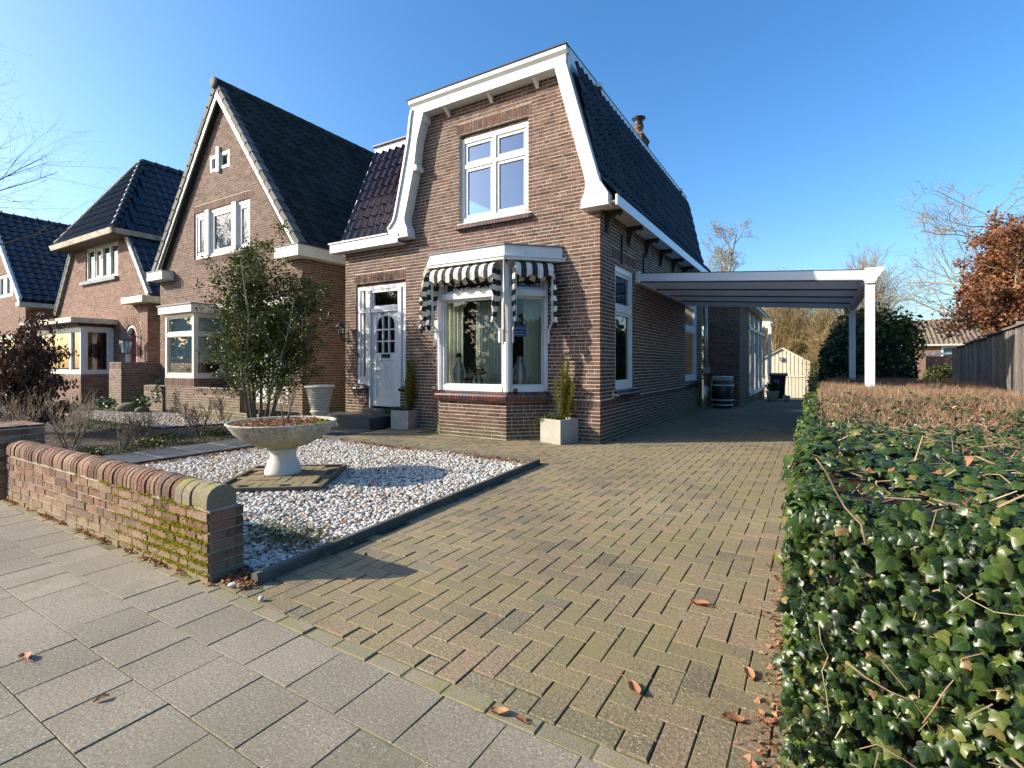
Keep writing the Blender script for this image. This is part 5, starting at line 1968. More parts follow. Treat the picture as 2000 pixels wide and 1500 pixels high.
def ivyset(n, kind):
    if kind == 'front':
        x = rs.uniform(HX0 - .02, HX1, n); y = HY0 + .06 - rs.rand(n) * .09 + .03 * np.sin(x * 5); z = rs.rand(n) ** .9 * (htop(x, HY0) + .02)
        nn = np.column_stack([rs.normal(size=n) * .38 - .05, -1 + rs.normal(size=n) * .2, .50 + rs.normal(size=n) * .38])
    elif kind == 'top':
        y = HY0 + rs.rand(n) ** 1.15 * 4.9
        x = rs.uniform(HX0, HX1, n)
        z = htop(x, y) + rs.normal(size=n) * .022 - .012
        nn = np.column_stack([rs.normal(size=n) * .45 - .1, rs.normal(size=n) * .45 - .3, np.ones(n)])
    else:
        y = rs.uniform(HY0, 5.8, n); z = rs.rand(n) * (htop(HX0, y) + .01)
        x = hleft(y) + .05 - rs.rand(n) * .09
        nn = np.column_stack([-np.ones(n), rs.normal(size=n) * .45 - .35, .45 + rs.normal(size=n) * .35])
    return np.column_stack([x, y, z]), nn


A = [ivyset(7000, 'front'), ivyset(17000, 'top'), ivyset(11500, 'side')]
# rounded shoulder along the front and left top edges
n = 1600
x = rs.uniform(HX0, HX1, n); a = rs.rand(n) * math.pi / 2
A.append((np.column_stack([x, HY0 + .07 - .08 * np.cos(a), htop(x, HY0) - .07 + .08 * np.sin(a)]), np.column_stack([rs.normal(size=n) * .4, -np.cos(a) - .2, np.sin(a) + .2])))
n = 2200
y = rs.uniform(HY0, 5.6, n); a = rs.rand(n) * math.pi / 2
A.append((np.column_stack([hleft(y) + .07 - .08 * np.cos(a), y, htop(HX0, y) - .07 + .08 * np.sin(a)]), np.column_stack([-np.cos(a) - .1, rs.normal(size=n) * .4 - .2, np.sin(a) + .2])))
P_ = np.vstack([a_[0] for a_ in A]); NN = np.vstack([a_[1] for a_ in A])
# thin the ivy out towards the twiggy part
dd = (P_[:, 0] - 2.95) * -.518 + (P_[:, 1] + 7.58) * .855
patch = np.sin(P_[:, 0] * 4.3 + 1) * np.sin(P_[:, 1] * 3.1 + .5) + .6 * np.sin(P_[:, 0] * 9.1 + P_[:, 1] * 7)
onTop = NN[:, 2] > .8
bare = onTop & (((P_[:, 0] > 4.05) & (patch > .15) & (dd > 1.6)) | ((patch > .75) & (dd > 1.3)) | ((dd > 4.0 + .5 * np.sin(P_[:, 0] * 3)) & (rs.rand(len(P_)) < .93)))
keep = ~bare | (rs.rand(len(P_)) < .12)
P_, NN, dd = P_[keep], NN[keep], dd[keep]
sz = (.027 + .026 * rs.rand(len(P_)) ** 1.8) * np.where(rs.rand(len(P_)) < .07, 1.4, 1.0) * np.where(P_[:, 0] < 3.1, .85, 1.0) * np.where(P_[:, 0] > 3.7, .86, 1.0)
sz = sz * np.where((P_[:, 1] < -5.7) & (P_[:, 0] < 3.25), .92, 1.0)
# leaves hang: tip points down / outwards
NN = NN / np.linalg.norm(NN, axis=1, keepdims=True)
down = np.tile([0.0, -.25, -1.0], (len(NN), 1)) + rs.normal(size=(len(NN), 3)) * .75
Yv = down - NN * (down * NN).sum(1)[:, None]; Yv /= np.linalg.norm(Yv, axis=1, keepdims=True)
Xv = np.cross(Yv, NN)
MX = np.stack([Xv, Yv, NN], 2) * sz[:, None, None]
near = np.argsort(np.linalg.norm(P_ - _cc, axis=1))
for q_ in range(3):
    idx = near[q_::3]
    pieces(hg, 'ivy_leaf', IVIES[q_][0], IVIES[q_][1], MX[idx], P_[idx], M['ivy'], 100, True, rest_name='ivy_foliage', uvb=IVIES[q_][0][:, :2])


def vines(parent, n, seed, zone):
    R = random.Random(seed)
    for k in range(n):
        if zone == 'top':
            x, y = R.uniform(3.3, 5.2), R.uniform(-5.7, -3.4); a = R.uniform(-.6, .6) + R.choice((0, math.pi))
            pts = []
            for i in range(7):
                pts.append((x, y, float(htop(x, y)) + .015 + .022 * math.sin(i * 1.7 + k)))
                x = max(3.15, x + math.cos(a) * .07); y = max(-5.8, y + math.sin(a) * .07); a += R.gauss(0, .5)
        else:
            x, z = R.uniform(2.95, 4.6), R.uniform(.1, .8); a = R.uniform(-1.2, 1.8)
            pts = []
            for i in range(6):
                pts.append((x, HY0 - .045 - .018 * math.sin(i * 1.3 + k), z))
                x += math.cos(a) * .05; z += math.sin(a) * .05; a += R.gauss(0, .5)
        r0 = R.uniform(.0014, .0036)
        mb = MB(); mb.tube(pts, [r0 * (1 - .5 * i / len(pts)) for i in range(len(pts))], 5)
        mb.build('vine_stem', M['twig_tan'], parent)


vines(hg, 46, 3, 'top'); vines(hg, 34, 4, 'front')
# clipped twigs
n = 40000
x = rs.uniform(HX0 + .05, HX1 + .05, n); y = rs.uniform(-4.9, HY1, n)
x = np.maximum(x, hleft(y) + .03)
dd = (x - 2.95) * -.518 + (y + 7.58) * .855
patch = np.sin(x * 4.3 + 1) * np.sin(y * 3.1 + .5) + .6 * np.sin(x * 9.1 + y * 7)
keep = (dd > 3.9 + .45 * np.sin(x * 3)) | ((x > 4.0) & (patch > .1)) | ((patch > .75) & (rs.rand(n) < .5))
x, y = x[keep], y[keep]; n = len(x)
TWV = np.array([(-.5, -.3, 0), (.5, -.3, 0), (0, .6, 0), (-.3, -.2, 1), (.3, -.2, 1), (0, .35, 1)]); TWF = np.array([(0, 1, 4, 3), (1, 2, 5, 4), (2, 0, 3, 5)])
nn = np.column_stack([rs.normal(size=n) * .55, rs.normal(size=n) * .55 - .05, np.ones(n)])
Fm = frames(nn, None, rs)
ln = .05 + rs.rand(n) * .055 + .035 * (np.sin(x * 5.3) * np.sin(y * 4.1) > .2)
D = np.zeros((n, 3, 3)); D[:, 0, 0] = D[:, 1, 1] = .0017 + rs.rand(n) * .0018; D[:, 2, 2] = ln
scatter(TWV, TWF, Fm @ D, np.column_stack([x, y, htop(x, y) - .06]), 'clipped_twigs', M['twig_red'], parent=hg, kind='stuff')
n = 9500        # horizontal dead bits between the ivy
x = rs.uniform(HX0 + .1, HX1, n); y = rs.uniform(HY0 + .05, -2.6, n)
k = rs.rand(n) < np.clip(.25 + (x - 3.2) * .4, .1, 1)
x, y = x[k], y[k]; n = len(x)
nn = np.column_stack([rs.normal(size=n), rs.normal(size=n), rs.normal(size=n) * .3])
Fm = frames(nn, None, rs)
D = np.zeros((n, 3, 3)); D[:, 0, 0] = D[:, 1, 1] = .0030 + rs.rand(n) * .003; D[:, 2, 2] = .03 + rs.rand(n) ** 2 * .10
scatter(TWV, TWF, Fm @ D, np.column_stack([x, y, htop(x, y) + rs.rand(n) * .015 - .02]), 'dead_twigs', M['twig_tan'], parent=hg, kind='stuff')
n = 650        # dead bits caught in the front face
nn = np.column_stack([rs.normal(size=n), rs.normal(size=n) * .3, rs.normal(size=n)])
Fm = frames(nn, None, rs)
D = np.zeros((n, 3, 3)); D[:, 0, 0] = D[:, 1, 1] = .0016 + rs.rand(n) * .002; D[:, 2, 2] = .02 + rs.rand(n) ** 2 * .06
x = HX0 + .1 + rs.rand(n) ** .7 * (HX1 - HX0 - .2)
scatter(TWV, TWF, Fm @ D, np.column_stack([x, np.full(n, HY0) - .02 - rs.rand(n) * .03, .05 + rs.rand(n) ** .8 * .78]), 'dead_twigs', M['twig_tan'], parent=hg, kind='stuff')
n = 2600
x = rs.uniform(HX0 + .1, HX1, n); y = rs.uniform(HY0 + .05, -1.6, n)
k = (x > 3.9) | (rs.rand(n) < .3)
leaves(hg, 'dead_leaves', np.column_stack([x[k], y[k], htop(x[k], y[k]) + rs.rand(k.sum()) * .02 - .015]), .032, 'drylea', 91, tilt=1.2)
# debris at the foot of the ivy
x = 2.84 - np.abs(rs.normal(size=900)) * .05; y = rs.uniform(-5.9, .5, 900)
leaves(hg, 'foot_litter', np.column_stack([x, y, .004 + rs.rand(900) * .01]), .02, 'drylea', 92, tilt=.9)

# ================================================================== NEIGHBOUR WITH THE STEEP GABLE
h2 = thing('gabled_house', 'dark brick house with steep pointed gable and mossy dark tiled roof', 'house', (-10.8, 4, 0))
B2 = House(h2, M['brick2'], M['mortar2'], 31)
GX = -10.80


def g2_int(z):
    a, b = -14.22, -7.42
    if z > 3.95:
        s = (z - 3.95) / 1.40
        a, b = GX - 3.40 + s, GX + 3.40 - s
    return [(a, b)]


B2.wall((0, 0, 0), EX, [-.05, 3.95, 8.55], g2_int, course=.0625,
        holes=[(-12.25, -9.53, 4.24, 5.55), (-11.42, -10.46, 6.56, 7.0), (-12.05, -10.72, .95, 2.55), (-9.5, -7.95, .3, 2.55)],
        solid=[(-12.25, -9.53, 5.55, 5.75), (-12.25, -9.53, 4.06, 4.24)])
B2.soldier((0, 0, 0), EX, -12.25, -9.53, 5.55, 5.74); B2.soldier((0, 0, 0), EX, -12.25, -9.53, 4.06, 4.235)
B2.wall((-7.42, 0, 0), EY, [-.05, 3.8], lambda z: [(0, 8)], course=.0625, s0=.222)
BY = -.81
B2.wall((-12.13, BY, 0), EX, [-.05, .90], lambda z: [(0, 1.49)], thick=.15, course=.0625, solid=[(0, 1.49, .70, .90)])
B2.soldier((-12.13, BY, 0), EX, 0, 1.49, .70, .895)
B2.wall((-10.64, BY, 0), EY, [-.05, .90], lambda z: [(0, .81)], thick=.15, s0=.152, course=.0625)
B2.slab.box((-14.2, 7.8, 0), (-7.5, 8, 3.9)); B2.slab.box((-14.2, .22, 0), (-14.0, 8, 3.9))
B2.slab.prism([(-14.2, 7.9, 3.9), (-7.42, 7.9, 3.9), (GX, 7.9, 8.6)], (0, .1, 0))
B2.slab.box((-14, .3, 3.3), (-7.6, 7.8, 3.4)); B2.slab.box((-14, 2.5, 0), (-7.6, 2.6, 3.3)); B2.slab.box((-12.6, 1.6, 3.4), (-9.2, 1.7, 6))
B2.finish(300)
F2 = Frame2((0, 0, 0), EX)
zr = 8.90
for sgn, nm in ((-1, 'left'), (1, 'right')):
    g = MB()       # white barge board
    e = GX + sgn * 3.42
    g.prism([(GX, -.17, 8.62), (e + sgn * .02, -.17, 4.02), (e - sgn * .13, -.17, 4.02), (GX, -.17, 8.40)][::sgn], (0, .05, 0))
    g.build('barge_board', M['cream'], h2)
    g = MB()
    g.prism([(GX, -.12, 8.58), (e, -.12, 4.02), (e - sgn * .08, -.12, 4.02), (GX, -.12, 8.46)][::sgn], (0, .12, 0))
    g.build('verge_soffit', M['cream'], h2)
    n = 17         # verge tiles
    for k in range(n):
        t0, t1 = k / n, (k + 1.12) / n
        p0 = Vector((e + sgn * .08, -.20, 4.10)); p1 = Vector((GX + sgn * .04, -.20, 8.80))
        a, b = p0.lerp(p1, t0), p0.lerp(p1, min(t1, 1.01))
        dn = Vector((sgn * .80, 0, .57))
        lift = .028
        g = MB()
        g.prism([tuple(a + dn * lift), tuple(b), tuple(b - dn * .15), tuple(a - dn * (.15 - lift))][::sgn], (0, .22, 0))
        g.build('verge_tile', M['verge'], h2)
    x0, x1 = (GX + 2.78, GX + 3.66) if sgn > 0 else (GX - 3.53, GX - 2.60)
    g = MB()
    g.box((x0, -.32, 3.76), (x1, .0, 4.01))
    if sgn > 0:
        g.box((-7.40, .0, 3.76), (-7.14, 8.1, 4.01))
    g.build('box_gutter', M['cream'], h2)
    g = MB(); g.box((x0 - .02, -.34, 4.01), (x1 + .02, .0, 4.03))
    if sgn > 0:
        g.box((-7.38, .0, 4.01), (-7.12, 8.1, 4.03))
    g.build('gutter_lining', M['lead'], h2)
g = MB()
g.prism([(GX, -.13, 8.68), (GX + 3.42, -.13, 3.96), (GX + 3.2, -.13, 3.96), (GX, -.13, 8.4)], (0, 8.3, 0))
g.prism([(GX, -.13, 8.68), (GX, -.13, 8.4), (GX - 3.2, -.13, 3.96), (GX - 3.42, -.13, 3.96)], (0, 8.3, 0))
g.build('roof', M['tile_h2'], h2)
sl2 = math.hypot(3.5, 4.85)
tiles(h2, (GX + 3.50, -.02, 3.98), EY, (-3.5, 0, 4.85), [(0, 0), (8.3, 0), (8.3, sl2 - .2), (0, sl2 - .2)], 'tile_h2', .25, .345, 300, .24)
g = MB()
for k in range(24):
    y = -.22 + k * .36
    g = MB(); g.tube([(GX, y, zr - .13 + .012), (GX, y + .39, zr - .13)], .15, 12); g.build('ridge_tile', M['tile_h2'], h2)
g = MB(); g.lathe([(0, 0), (.155, 0), (.155, .03), (0, .03)], (0, 0, 0), 20)
o = g.build('ridge_end', M['verge'], h2); o.matrix_basis = Matrix.Translation((GX, -.22, zr - .12)) @ Matrix.Rotation(math.radians(90), 4, 'X')
window(h2, F2, -12.25, -9.53, 4.24, 5.55, d=-.03, fw=.08, glass='glass_n', back='net',
       lights=[(-12.16, -11.68, 4.34, 5.45, .09), (-11.40, -10.36, 4.34, 5.45, .09), (-10.08, -9.62, 4.34, 5.45, .09)])
for x in (-11.54, -10.22):
    g = MB(); F2.box(g, x - .09, x + .09, -.03, .035, 4.30, 5.55); g.build('mullion_post', M['white'], h2)
window(h2, F2, -11.42, -10.46, 6.56, 7.0, d=-.0, fw=.07, glass='glass_n', lights=[(-11.34, -11.0, 6.64, 6.92, .015), (-10.88, -10.54, 6.64, 6.92, .015)])
g = MB(); F2.box(g, -10.995, -10.885, -.02, .07, 6.48, 7.16); g.build('mullion_post', M['cream'], h2)
for (fr, l) in ((Frame2((-12.13, BY, 0), EX), 1.49), (Frame2((-10.64, BY, 0), EY), .81)):
    window(h2, fr, 0, l, .905, 2.60, d=-.01, fw=.09, glass='glass_n', mat='cream', back=('b', .22),
           lights=[(.10, l - .10, 1.02, 2.0, .02), (.10, l - .10, 2.10, 2.50, .03)])
g = MB(); g.box((-12.24, -.93, 2.60), (-10.54, .0, 2.80)); g.build('bay_cornice', M['cream'], h2)
g = MB(); g.box((-12.27, -.96, 2.80), (-10.51, .0, 2.83)); g.build('bay_roof_edge', M['lead'], h2)
# porch and door behind the holly
g = MB(); g.box((-10.54, -.30, 2.68), (-7.55, .0, 2.84)); g.build('porch_fascia', M['cream'], h2)
g = MB()
for x in (-9.5, -8.95, -8.05):
    F2.box(g, x, x + .10, -.12, -.03, .3, 2.55)
F2.box(g, -9.5, -7.95, -.12, -.03, 2.45, 2.55); F2.box(g, -9.5, -7.95, -.12, -.03, 1.95, 2.03)
F2.box(g, -8.85, -8.05, -.10, -.06, .3, .9)
g.build('porch_frame', M['cream'], h2)
g = MB(); F2.box(g, -9.40, -8.95, -.10, -.06, .3, 1.0); F2.box(g, -8.85, -8.05, -.11, -.08, .9, 1.95); g.build('porch_door', M['blind'], h2)
for i, x in enumerate((-12.9, -12.1, -11.2, -10.3)):
    g = MB(); F2.box(g, x, x + .03, .0, .02, 3.55, 3.72); g.build('wall_anchor', M['black_iron'], h2)
ornw = MB()
fr = Frame2((-12.13, BY, 0), EX)
for k in range(2):
    u = .78 + k * .33
    for a, b in (((0, 0), (.0, .13)), ((.0, .0), (.06, .10)), ((.06, .10), (.12, 0)), ((.12, 0), (.12, .13)), ((.16, 0), (.16, .13)), ((.16, 0), (.2, .1))):
        ornw.tube([fr.p(u + a[0], -.17, 1.05 + a[1]), fr.p(u + b[0], -.17, 1.05 + b[1])], .006, 4)
tag(ornw.build('window_ornament', M['white']), 'white zigzag ornament under the blind of the dark brick neighbour bay', 'ornament')

# low walls in that garden
lw = thing('low_brick_wall', 'low mossy dark brick wall flush with the bay of the steep gabled house', 'garden wall', (-11, -.9, 0))
B = House(lw, M['brick_dark'], M['mortar2'], 41)
B.wall((-13.2, -.86, 0), EX, [-.03, .68], lambda z: [(0, 1.05)], thick=.2, course=.0625, solid=[(0, 4.7, .50, .68)])
B.wall((-10.62, -.86, 0), EX, [-.03, .68], lambda z: [(0, 2.1)], thick=.2, course=.0625, solid=[(0, 4.7, .50, .68)])
B.soldier((-13.2, -.86, 0), EX, 0, 1.05, .505, .68); B.soldier((-10.62, -.86, 0), EX, 0, 2.1, .505, .68)
B.wall((-8.52, -.86, 0), EY, [-.03, .68], lambda z: [(0, .2)], thick=.05, s0=.199, course=.0625)
B.wall((-9.6, -1.35, 0), EX, [-.03, .20], lambda z: [(0, 2.6)], thick=.1, course=.18)
B.finish(160, 'wall_core')
pw_ = thing('party_wall', 'taller brown brick wall between the two neighbouring front gardens', 'garden wall', (-14.6, -.5, 0))
B = House(pw_, M['brick_dark'], M['mortar2'], 43)
B.wall((-15.04, -1.0, 0), EX, [-.03, 1.32], lambda z: [(0, .80)], thick=.2, course=.0625, solid=[(0, .8, 1.12, 1.32)])
B.soldier((-15.04, -1.0, 0), EX, 0, .80, 1.125, 1.32)
B.wall((-14.24, -1.0, 0), EY, [-.03, 1.32], lambda z: [(0, .98)], thick=.2, s0=.202, course=.0625)
B.slab.box((-15.04, -.98, 1.30), (-14.25, .0, 1.325))
B.finish(160, 'wall_core')

# ================================================================== THIRD HOUSE
h3 = thing('hipped_house', 'orange brick house with half hipped black roof and an arched red door', 'house', (-18.6, 4, 0))
B3 = House(h3, M['brick3'], M['mortar3'], 51)
G3 = -18.62


def g3_int(z):
    a, b = -22.25, -15.03
    if z > 3.35:
        s = (z - 3.35) / 1.40
        a, b = -22.05 + s * .95, -15.03 - s
    return [(a, b)]


B3.wall((0, 0, 0), EX, [-.05, 3.35, 5.5], g3_int, course=.0625,
        holes=[(-19.70, -17.08, 4.24, 5.42), (-16.60, -15.74, .1, 2.60), (-20.3, -17.5, .95, 2.6)], solid=[(-16.9, -15.45, 2.12, 2.62), (-19.70, -17.08, 5.42, 5.5)])
B3.wall((-15.03, 0, 0), EY, [-.05, 3.3], lambda z: [(0, 2.2)], s0=.222, course=.0625)
Y3 = -.887
B3.wall((-21.3, Y3, 0), EX, [-.05, .93], lambda z: [(0, 3.88)], thick=.15, course=.0625)
B3.wall((-17.42, Y3, 0), EY, [-.05, .93], lambda z: [(0, .887)], thick=.15, s0=.152, course=.0625)
B3.slab.box((-22.2, 7.8, 0), (-15.03, 8, 3.3)); B3.slab.box((-22.25, .2, 0), (-22.0, 8, 3.4)); B3.slab.box((-15.2, 2.2, 0), (-15.03, 8, 3.3))
B3.slab.box((-22, 2.6, 0), (-15.2, 2.7, 3.4)); B3.slab.box((-20.2, 1.8, 3.4), (-16.5, 1.9, 5.4)); B3.slab.box((-22, .3, 3.3), (-15.2, 7.8, 3.4))
B3.finish(300)
F3 = Frame2((0, 0, 0), EX)
for k in range(15):        # arch of radial bricks
    t = math.pi * (k + .5) / 15
    g = MB()
    cx, cz, r0, r1 = -16.17, 2.12, .44, .72
    w_ = .036
    u = Vector((math.cos(t), 0, math.sin(t))); v_ = Vector((-math.sin(t), 0, math.cos(t)))
    c0 = Vector((cx, -.012, cz))
    g.prism([tuple(c0 + u * r0 - v_ * w_), tuple(c0 + u * r1 - v_ * w_ * 1.5), tuple(c0 + u * r1 + v_ * w_ * 1.5), tuple(c0 + u * r0 + v_ * w_)], (0, .1, 0))
    g.build('arch_brick', M['brick3'], h3)
for k in range(8):        # wall infill around the arch head
    pass
g = MB()
pts = [(-16.60, 2.15), (-16.60, 2.62), (-15.74, 2.62), (-15.74, 2.15)] + [(-16.17 + .43 * math.cos(math.pi * q / 12), 2.12 + .44 * math.sin(math.pi * q / 12)) for q in range(13)]
g.prism([(x, .0, z) for x, z in pts[:4]] + [(x, .0, z) for x, z in pts[4:]], (0, .2, 0))
g.build('arch_infill', M['mortar3'], h3)
g = MB()        # white arched door frame
for a, b in zip(range(12), range(1, 13)):
    t0, t1 = math.pi * a / 12, math.pi * b / 12
    P4 = [(-16.17 + r * math.cos(t), -.0, 2.12 + r * math.sin(t)) for r, t in ((.34, t0), (.42, t0), (.42, t1), (.34, t1))]
    g.prism([(x, .02, z) for x, y, z in P4], (0, .14, 0))
g.box((-16.59, .02, .1), (-16.51, .16, 2.12)); g.box((-15.83, .02, .1), (-15.75, .16, 2.12))
g.build('door_frame', M['white'], h3)
g = MB()
pts = [(-16.51, .1), (-15.83, .1)] + [(-16.17 + .34 * math.cos(math.pi * q / 12), 2.12 + .34 * math.sin(math.pi * q / 12)) for q in range(13)]
g.prism([(x, .14, z) for x, z in pts], (0, .05, 0))
for x in (-16.42, -16.3, -16.18, -16.06, -15.94):
    g.box((x, .125, .3), (x + .09, .14, 2.2))
g.build('arched_door', M['red'], h3)
window(h3, F3, -19.70, -17.08, 4.24, 5.42, d=-.03, fw=.07, mat='cream', glass='glass_n', back='net',
       lights=[(-19.60, -19.06, 4.32, 5.34, .03), (-18.98, -18.48, 4.32, 5.34, .08), (-18.36, -17.82, 4.32, 5.34, .03), (-17.72, -17.18, 4.32, 5.34, .03)])
g = MB(); F3.box(g, -20.0, -17.1, -.05, .10, 4.12, 4.235); g.build('window_sill', M['lead'], h3)
for fr, l, li in ((Frame2((-21.3, Y3, 0), EX), 3.88, [(.12, 2.9, 1.06, 2.35, .03), (3.05, 3.74, 1.06, 2.35, .03)]), (Frame2((-17.42, Y3, 0), EY), .887, [(.16, .74, 1.06, 2.35, .03)])):
    window(h3, fr, 0, l, .94, 2.50, d=-.01, fw=.09, glass='glass_n', lights=li)
    pb = MB(); fr.box(pb, .1, l - .1, -.16, -.15, 1.0, 2.4)
    if l > 2: pb.build('net_curtain', M['grey_net'], h3)
g = MB(); g.box((-21.7, -1.25, 2.60), (-17.10, .0, 2.76)); g.build('bay_gutter', M['cream_old'], h3)
g = MB(); g.box((-21.4, -1.0, 2.50), (-17.35, .0, 2.60)); g.build('bay_soffit', M['brownwood'], h3)
# roof: right slope, front hip with its gutter
g = MB()
g.prism([(-14.75, -.05, 3.42), (G3, -.05, 8.75), (G3, -.05, 8.5), (-15.05, -.05, 3.42)][::-1], (0, 8.2, 0))
g.prism([(-22.4, -.05, 3.2), (G3, -.05, 8.5), (G3, -.05, 8.75), (-22.65, -.05, 3.2)][::-1], (0, 8.2, 0))
# cut the gable head: hip plane
g2 = MB()
g2.add([(-21.0, -.40, 5.60), (-16.2, -.40, 5.60), (G3, 1.33, 8.80)], [(0, 1, 2)])
g2.add([(-16.2, -.40, 5.60), (-16.5, .3, 5.9), (G3, 1.33, 8.80)], [(0, 1, 2)])
g2.build('hip_roof', M['tile_blue'], h3)
rf = MB()


def roofface(mb, P, t=.08):
    mb.add(P + [(x, y, z - t) for x, y, z in P], [tuple(range(len(P))), tuple(range(2 * len(P) - 1, len(P) - 1, -1))] + [(i, len(P) + i, len(P) + (i + 1) % len(P), (i + 1) % len(P)) for i in range(len(P))])


RE = (-14.72, 3.40)
roofface(rf, [(RE[0], -.08, RE[1]), (RE[0], 8.2, RE[1]), (G3, 8.2, 8.78), (G3, 1.36, 8.78), (-16.42, -.08, 5.66)])
roofface(rf, [(-22.5, -.08, 3.3), (-20.85, -.08, 5.66), (G3, 1.36, 8.78), (G3, 8.2, 8.78), (-22.5, 8.2, 3.3)])
rf.build('roof', M['tile_blue'], h3)
s3 = math.hypot(RE[0] - G3, 8.78 - RE[1])
tiles(h3, (RE[0] + .02, -.06, RE[1] + .02), EY, (G3 - RE[0], 0, 8.78 - RE[1]), [(0, 0), (8.2, 0), (8.2, s3), (1.42, s3), (0, s3 * .42)], 'tile_h2' if 0 else 'tile_blue', .25, .345, 120, .24)
hl = math.hypot(1.75, 3.2)
tiles(h3, (-21.0, -.40, 5.62), EX, (0, 1.75, 3.2), [(0, 0), (4.8, 0), (2.42, hl)], 'tile_blue', .24, .34, 160, .30)
for (a, b) in (((-16.18, -.42, 5.66), (G3, 1.36, 8.86)), ((-21.02, -.42, 5.66), (G3, 1.36, 8.86))):
    a, b = Vector(a), Vector(b); n = 13
    for k in range(n):
        p, q_ = a.lerp(b, k / n), a.lerp(b, min(1, (k + 1.1) / n))
        m_ = MB(); m_.tube([p + Vector((0, 0, .03)), q_], [.12, .10], 8); m_.build('hip_tile', M['verge'] if a.x < -20 else M['tile_blue'], h3)
for k in range(15):
    y = 1.35 + k * .42
    m_ = MB(); m_.tube([(G3, y, 8.84), (G3, y + .46, 8.82)], .12, 8); m_.tube([(G3, y + .40, 8.84), (G3, y + .45, 8.84)], .14, 8); m_.build('ridge_tile', M['tile_blue'], h3)
g = MB(); g.prism([(-21.15, -.55, 5.44), (-16.08, -.55, 5.44), (-16.02, -.60, 5.60), (-21.2, -.60, 5.60)], (0, .12, 0))
g.prism([(-16.08, -.55, 5.44), (-16.08, 1.0, 5.44), (-16.02, 1.0, 5.60), (-16.02, -.6, 5.60)][::-1], (-.12, 0, 0))
g.build('gutter', M['cream_old'], h3)
g = MB(); g.box((-21.1, -.50, 5.42), (-16.1, .0, 5.46)); g.build('soffit', M['brownwood'], h3)
for sgn, (xa, za), (xb, zb), nn_ in ((1, (-14.78, 3.48), (-16.32, 5.55), 8), (-1, (-22.35, 3.2), (-20.75, 5.5), 8)):
    for k in range(nn_):
        a = Vector((xa, -.10, za)).lerp(Vector((xb, -.10, zb)), k / nn_); b = Vector((xa, -.10, za)).lerp(Vector((xb, -.10, zb)), (k + 1.05) / nn_)
        g = MB(); dn = Vector((sgn * .8, 0, .55))
        g.prism([tuple(a + dn * .02), tuple(b), tuple(b - dn * .15), tuple(a - dn * .13)][::sgn], (0, .18, 0)); g.build('verge_tile', M['verge'] if sgn < 0 else M['cream'], h3)
g = MB(); g.box((-16.05, -.32, 3.18), (-14.62, .0, 3.38)); g.box((-14.9, .0, 3.18), (-14.62, 8.2, 3.38)); g.build('eaves_gutter', M['cream_old'], h3)
t = thing('wall_lantern', 'large black lantern beside the arched red door', 'lantern', (-15.45, 0, 2.0))
g = MB()
lx, ly = -15.55, -.38
g.lathe([(0, .52), (.02, .5), (.17, .28), (.17, .26)], (lx, ly, 1.75), 4, sm=False)
for k in range(4):
    a = k * math.pi / 2
    g.tube([(lx + .16 * math.cos(a), ly + .16 * math.sin(a), 2.02), (lx + .13 * math.cos(a), ly + .13 * math.sin(a), 1.60)], .012, 4)
g.lathe([(0, -.16), (.13, -.15), (.13, -.13)], (lx, ly, 1.75), 4, sm=False)
g.tube([(lx, ly, 2.25), (lx + .1, -.02, 2.1)], .012, 5); g.tube([(lx, ly + .1, 1.62), (lx + .1, -.02, 1.5)], .012, 5); g.tube([(lx + .1, -.02, 2.2), (lx + .1, -.02, 1.45)], .014, 5)
g.build('frame', M['black_iron'], t)
g = MB(); g.lathe([(.115, -.13), (.15, .26)], (lx, ly, 1.75), 4, sm=False); g.build('glass', M['glass_n'], t)

# ================================================================== FOURTH HOUSE
h4 = thing('far_left_house', 'orange brick house at the far left with large blue black tiled roof', 'house', (-29, 4, 0))
B4 = House(h4, M['brick3'], M['mortar3'], 61)
B4.wall((0, 0, 0), EX, [-.05, 3.75, 7.9], lambda z: [(-33, -25.85)] if z <= 3.75 else [(-33 + (z - 3.75) * .85, -25.85 - (z - 3.75) * .93)], course=.0625,
        holes=[(-29.4, -27.45, 4.3, 5.35), (-31, -27.2, .6, 2.6)])
B4.wall((-25.85, 0, 0), EY, [-.05, 3.7], lambda z: [(0, 8)], s0=.222, course=.0625)
B4.slab.box((-33, 7.8, 0), (-25.9, 8, 3.7)); B4.slab.box((-33, 2.5, 0), (-26, 2.6, 3.7))
B4.finish(60)
rf = MB(); roofface(rf, [(-25.45, -.3, 3.95), (-25.45, 8.2, 3.95), (-29.5, 8.2, 8.2), (-29.5, -.3, 8.2)]); roofface(rf, [(-33.5, -.3, 3.95), (-29.5, -.3, 8.2), (-29.5, 8.2, 8.2), (-33.5, 8.2, 3.95)])
rf.build('roof', M['tile_blue'], h4)
s4 = math.hypot(4.05, 4.25)
tiles(h4, (-25.43, -.25, 3.97), EY, (-4.05, 0, 4.25), [(0, 0), (8.3, 0), (8.3, s4), (0, s4)], 'tile_blue', .30, .36, 300, .34)
for k in range(20):
    y = -.3 + k * .42
    m_ = MB(); m_.tube([(-29.5, y, 8.24), (-29.5, y + .44, 8.22)], .12, 8); m_.tube([(-29.5, y + .38, 8.27), (-29.5, y + .43, 8.27)], .13, 8); m_.build('ridge_tile', M['tile_blue'], h4)
for k in range(15):
    a = Vector((-25.35, -.34, 4.02)).lerp(Vector((-29.5, -.34, 8.3)), k / 15); b = Vector((-25.35, -.34, 4.02)).lerp(Vector((-29.5, -.34, 8.3)), (k + 1.05) / 15)
    g = MB(); dn = Vector((.72, 0, .69)); g.prism([tuple(a + dn * .02), tuple(b), tuple(b - dn * .16), tuple(a - dn * .14)], (0, .1, 0)); g.build('verge_tile', M['white'], h4)
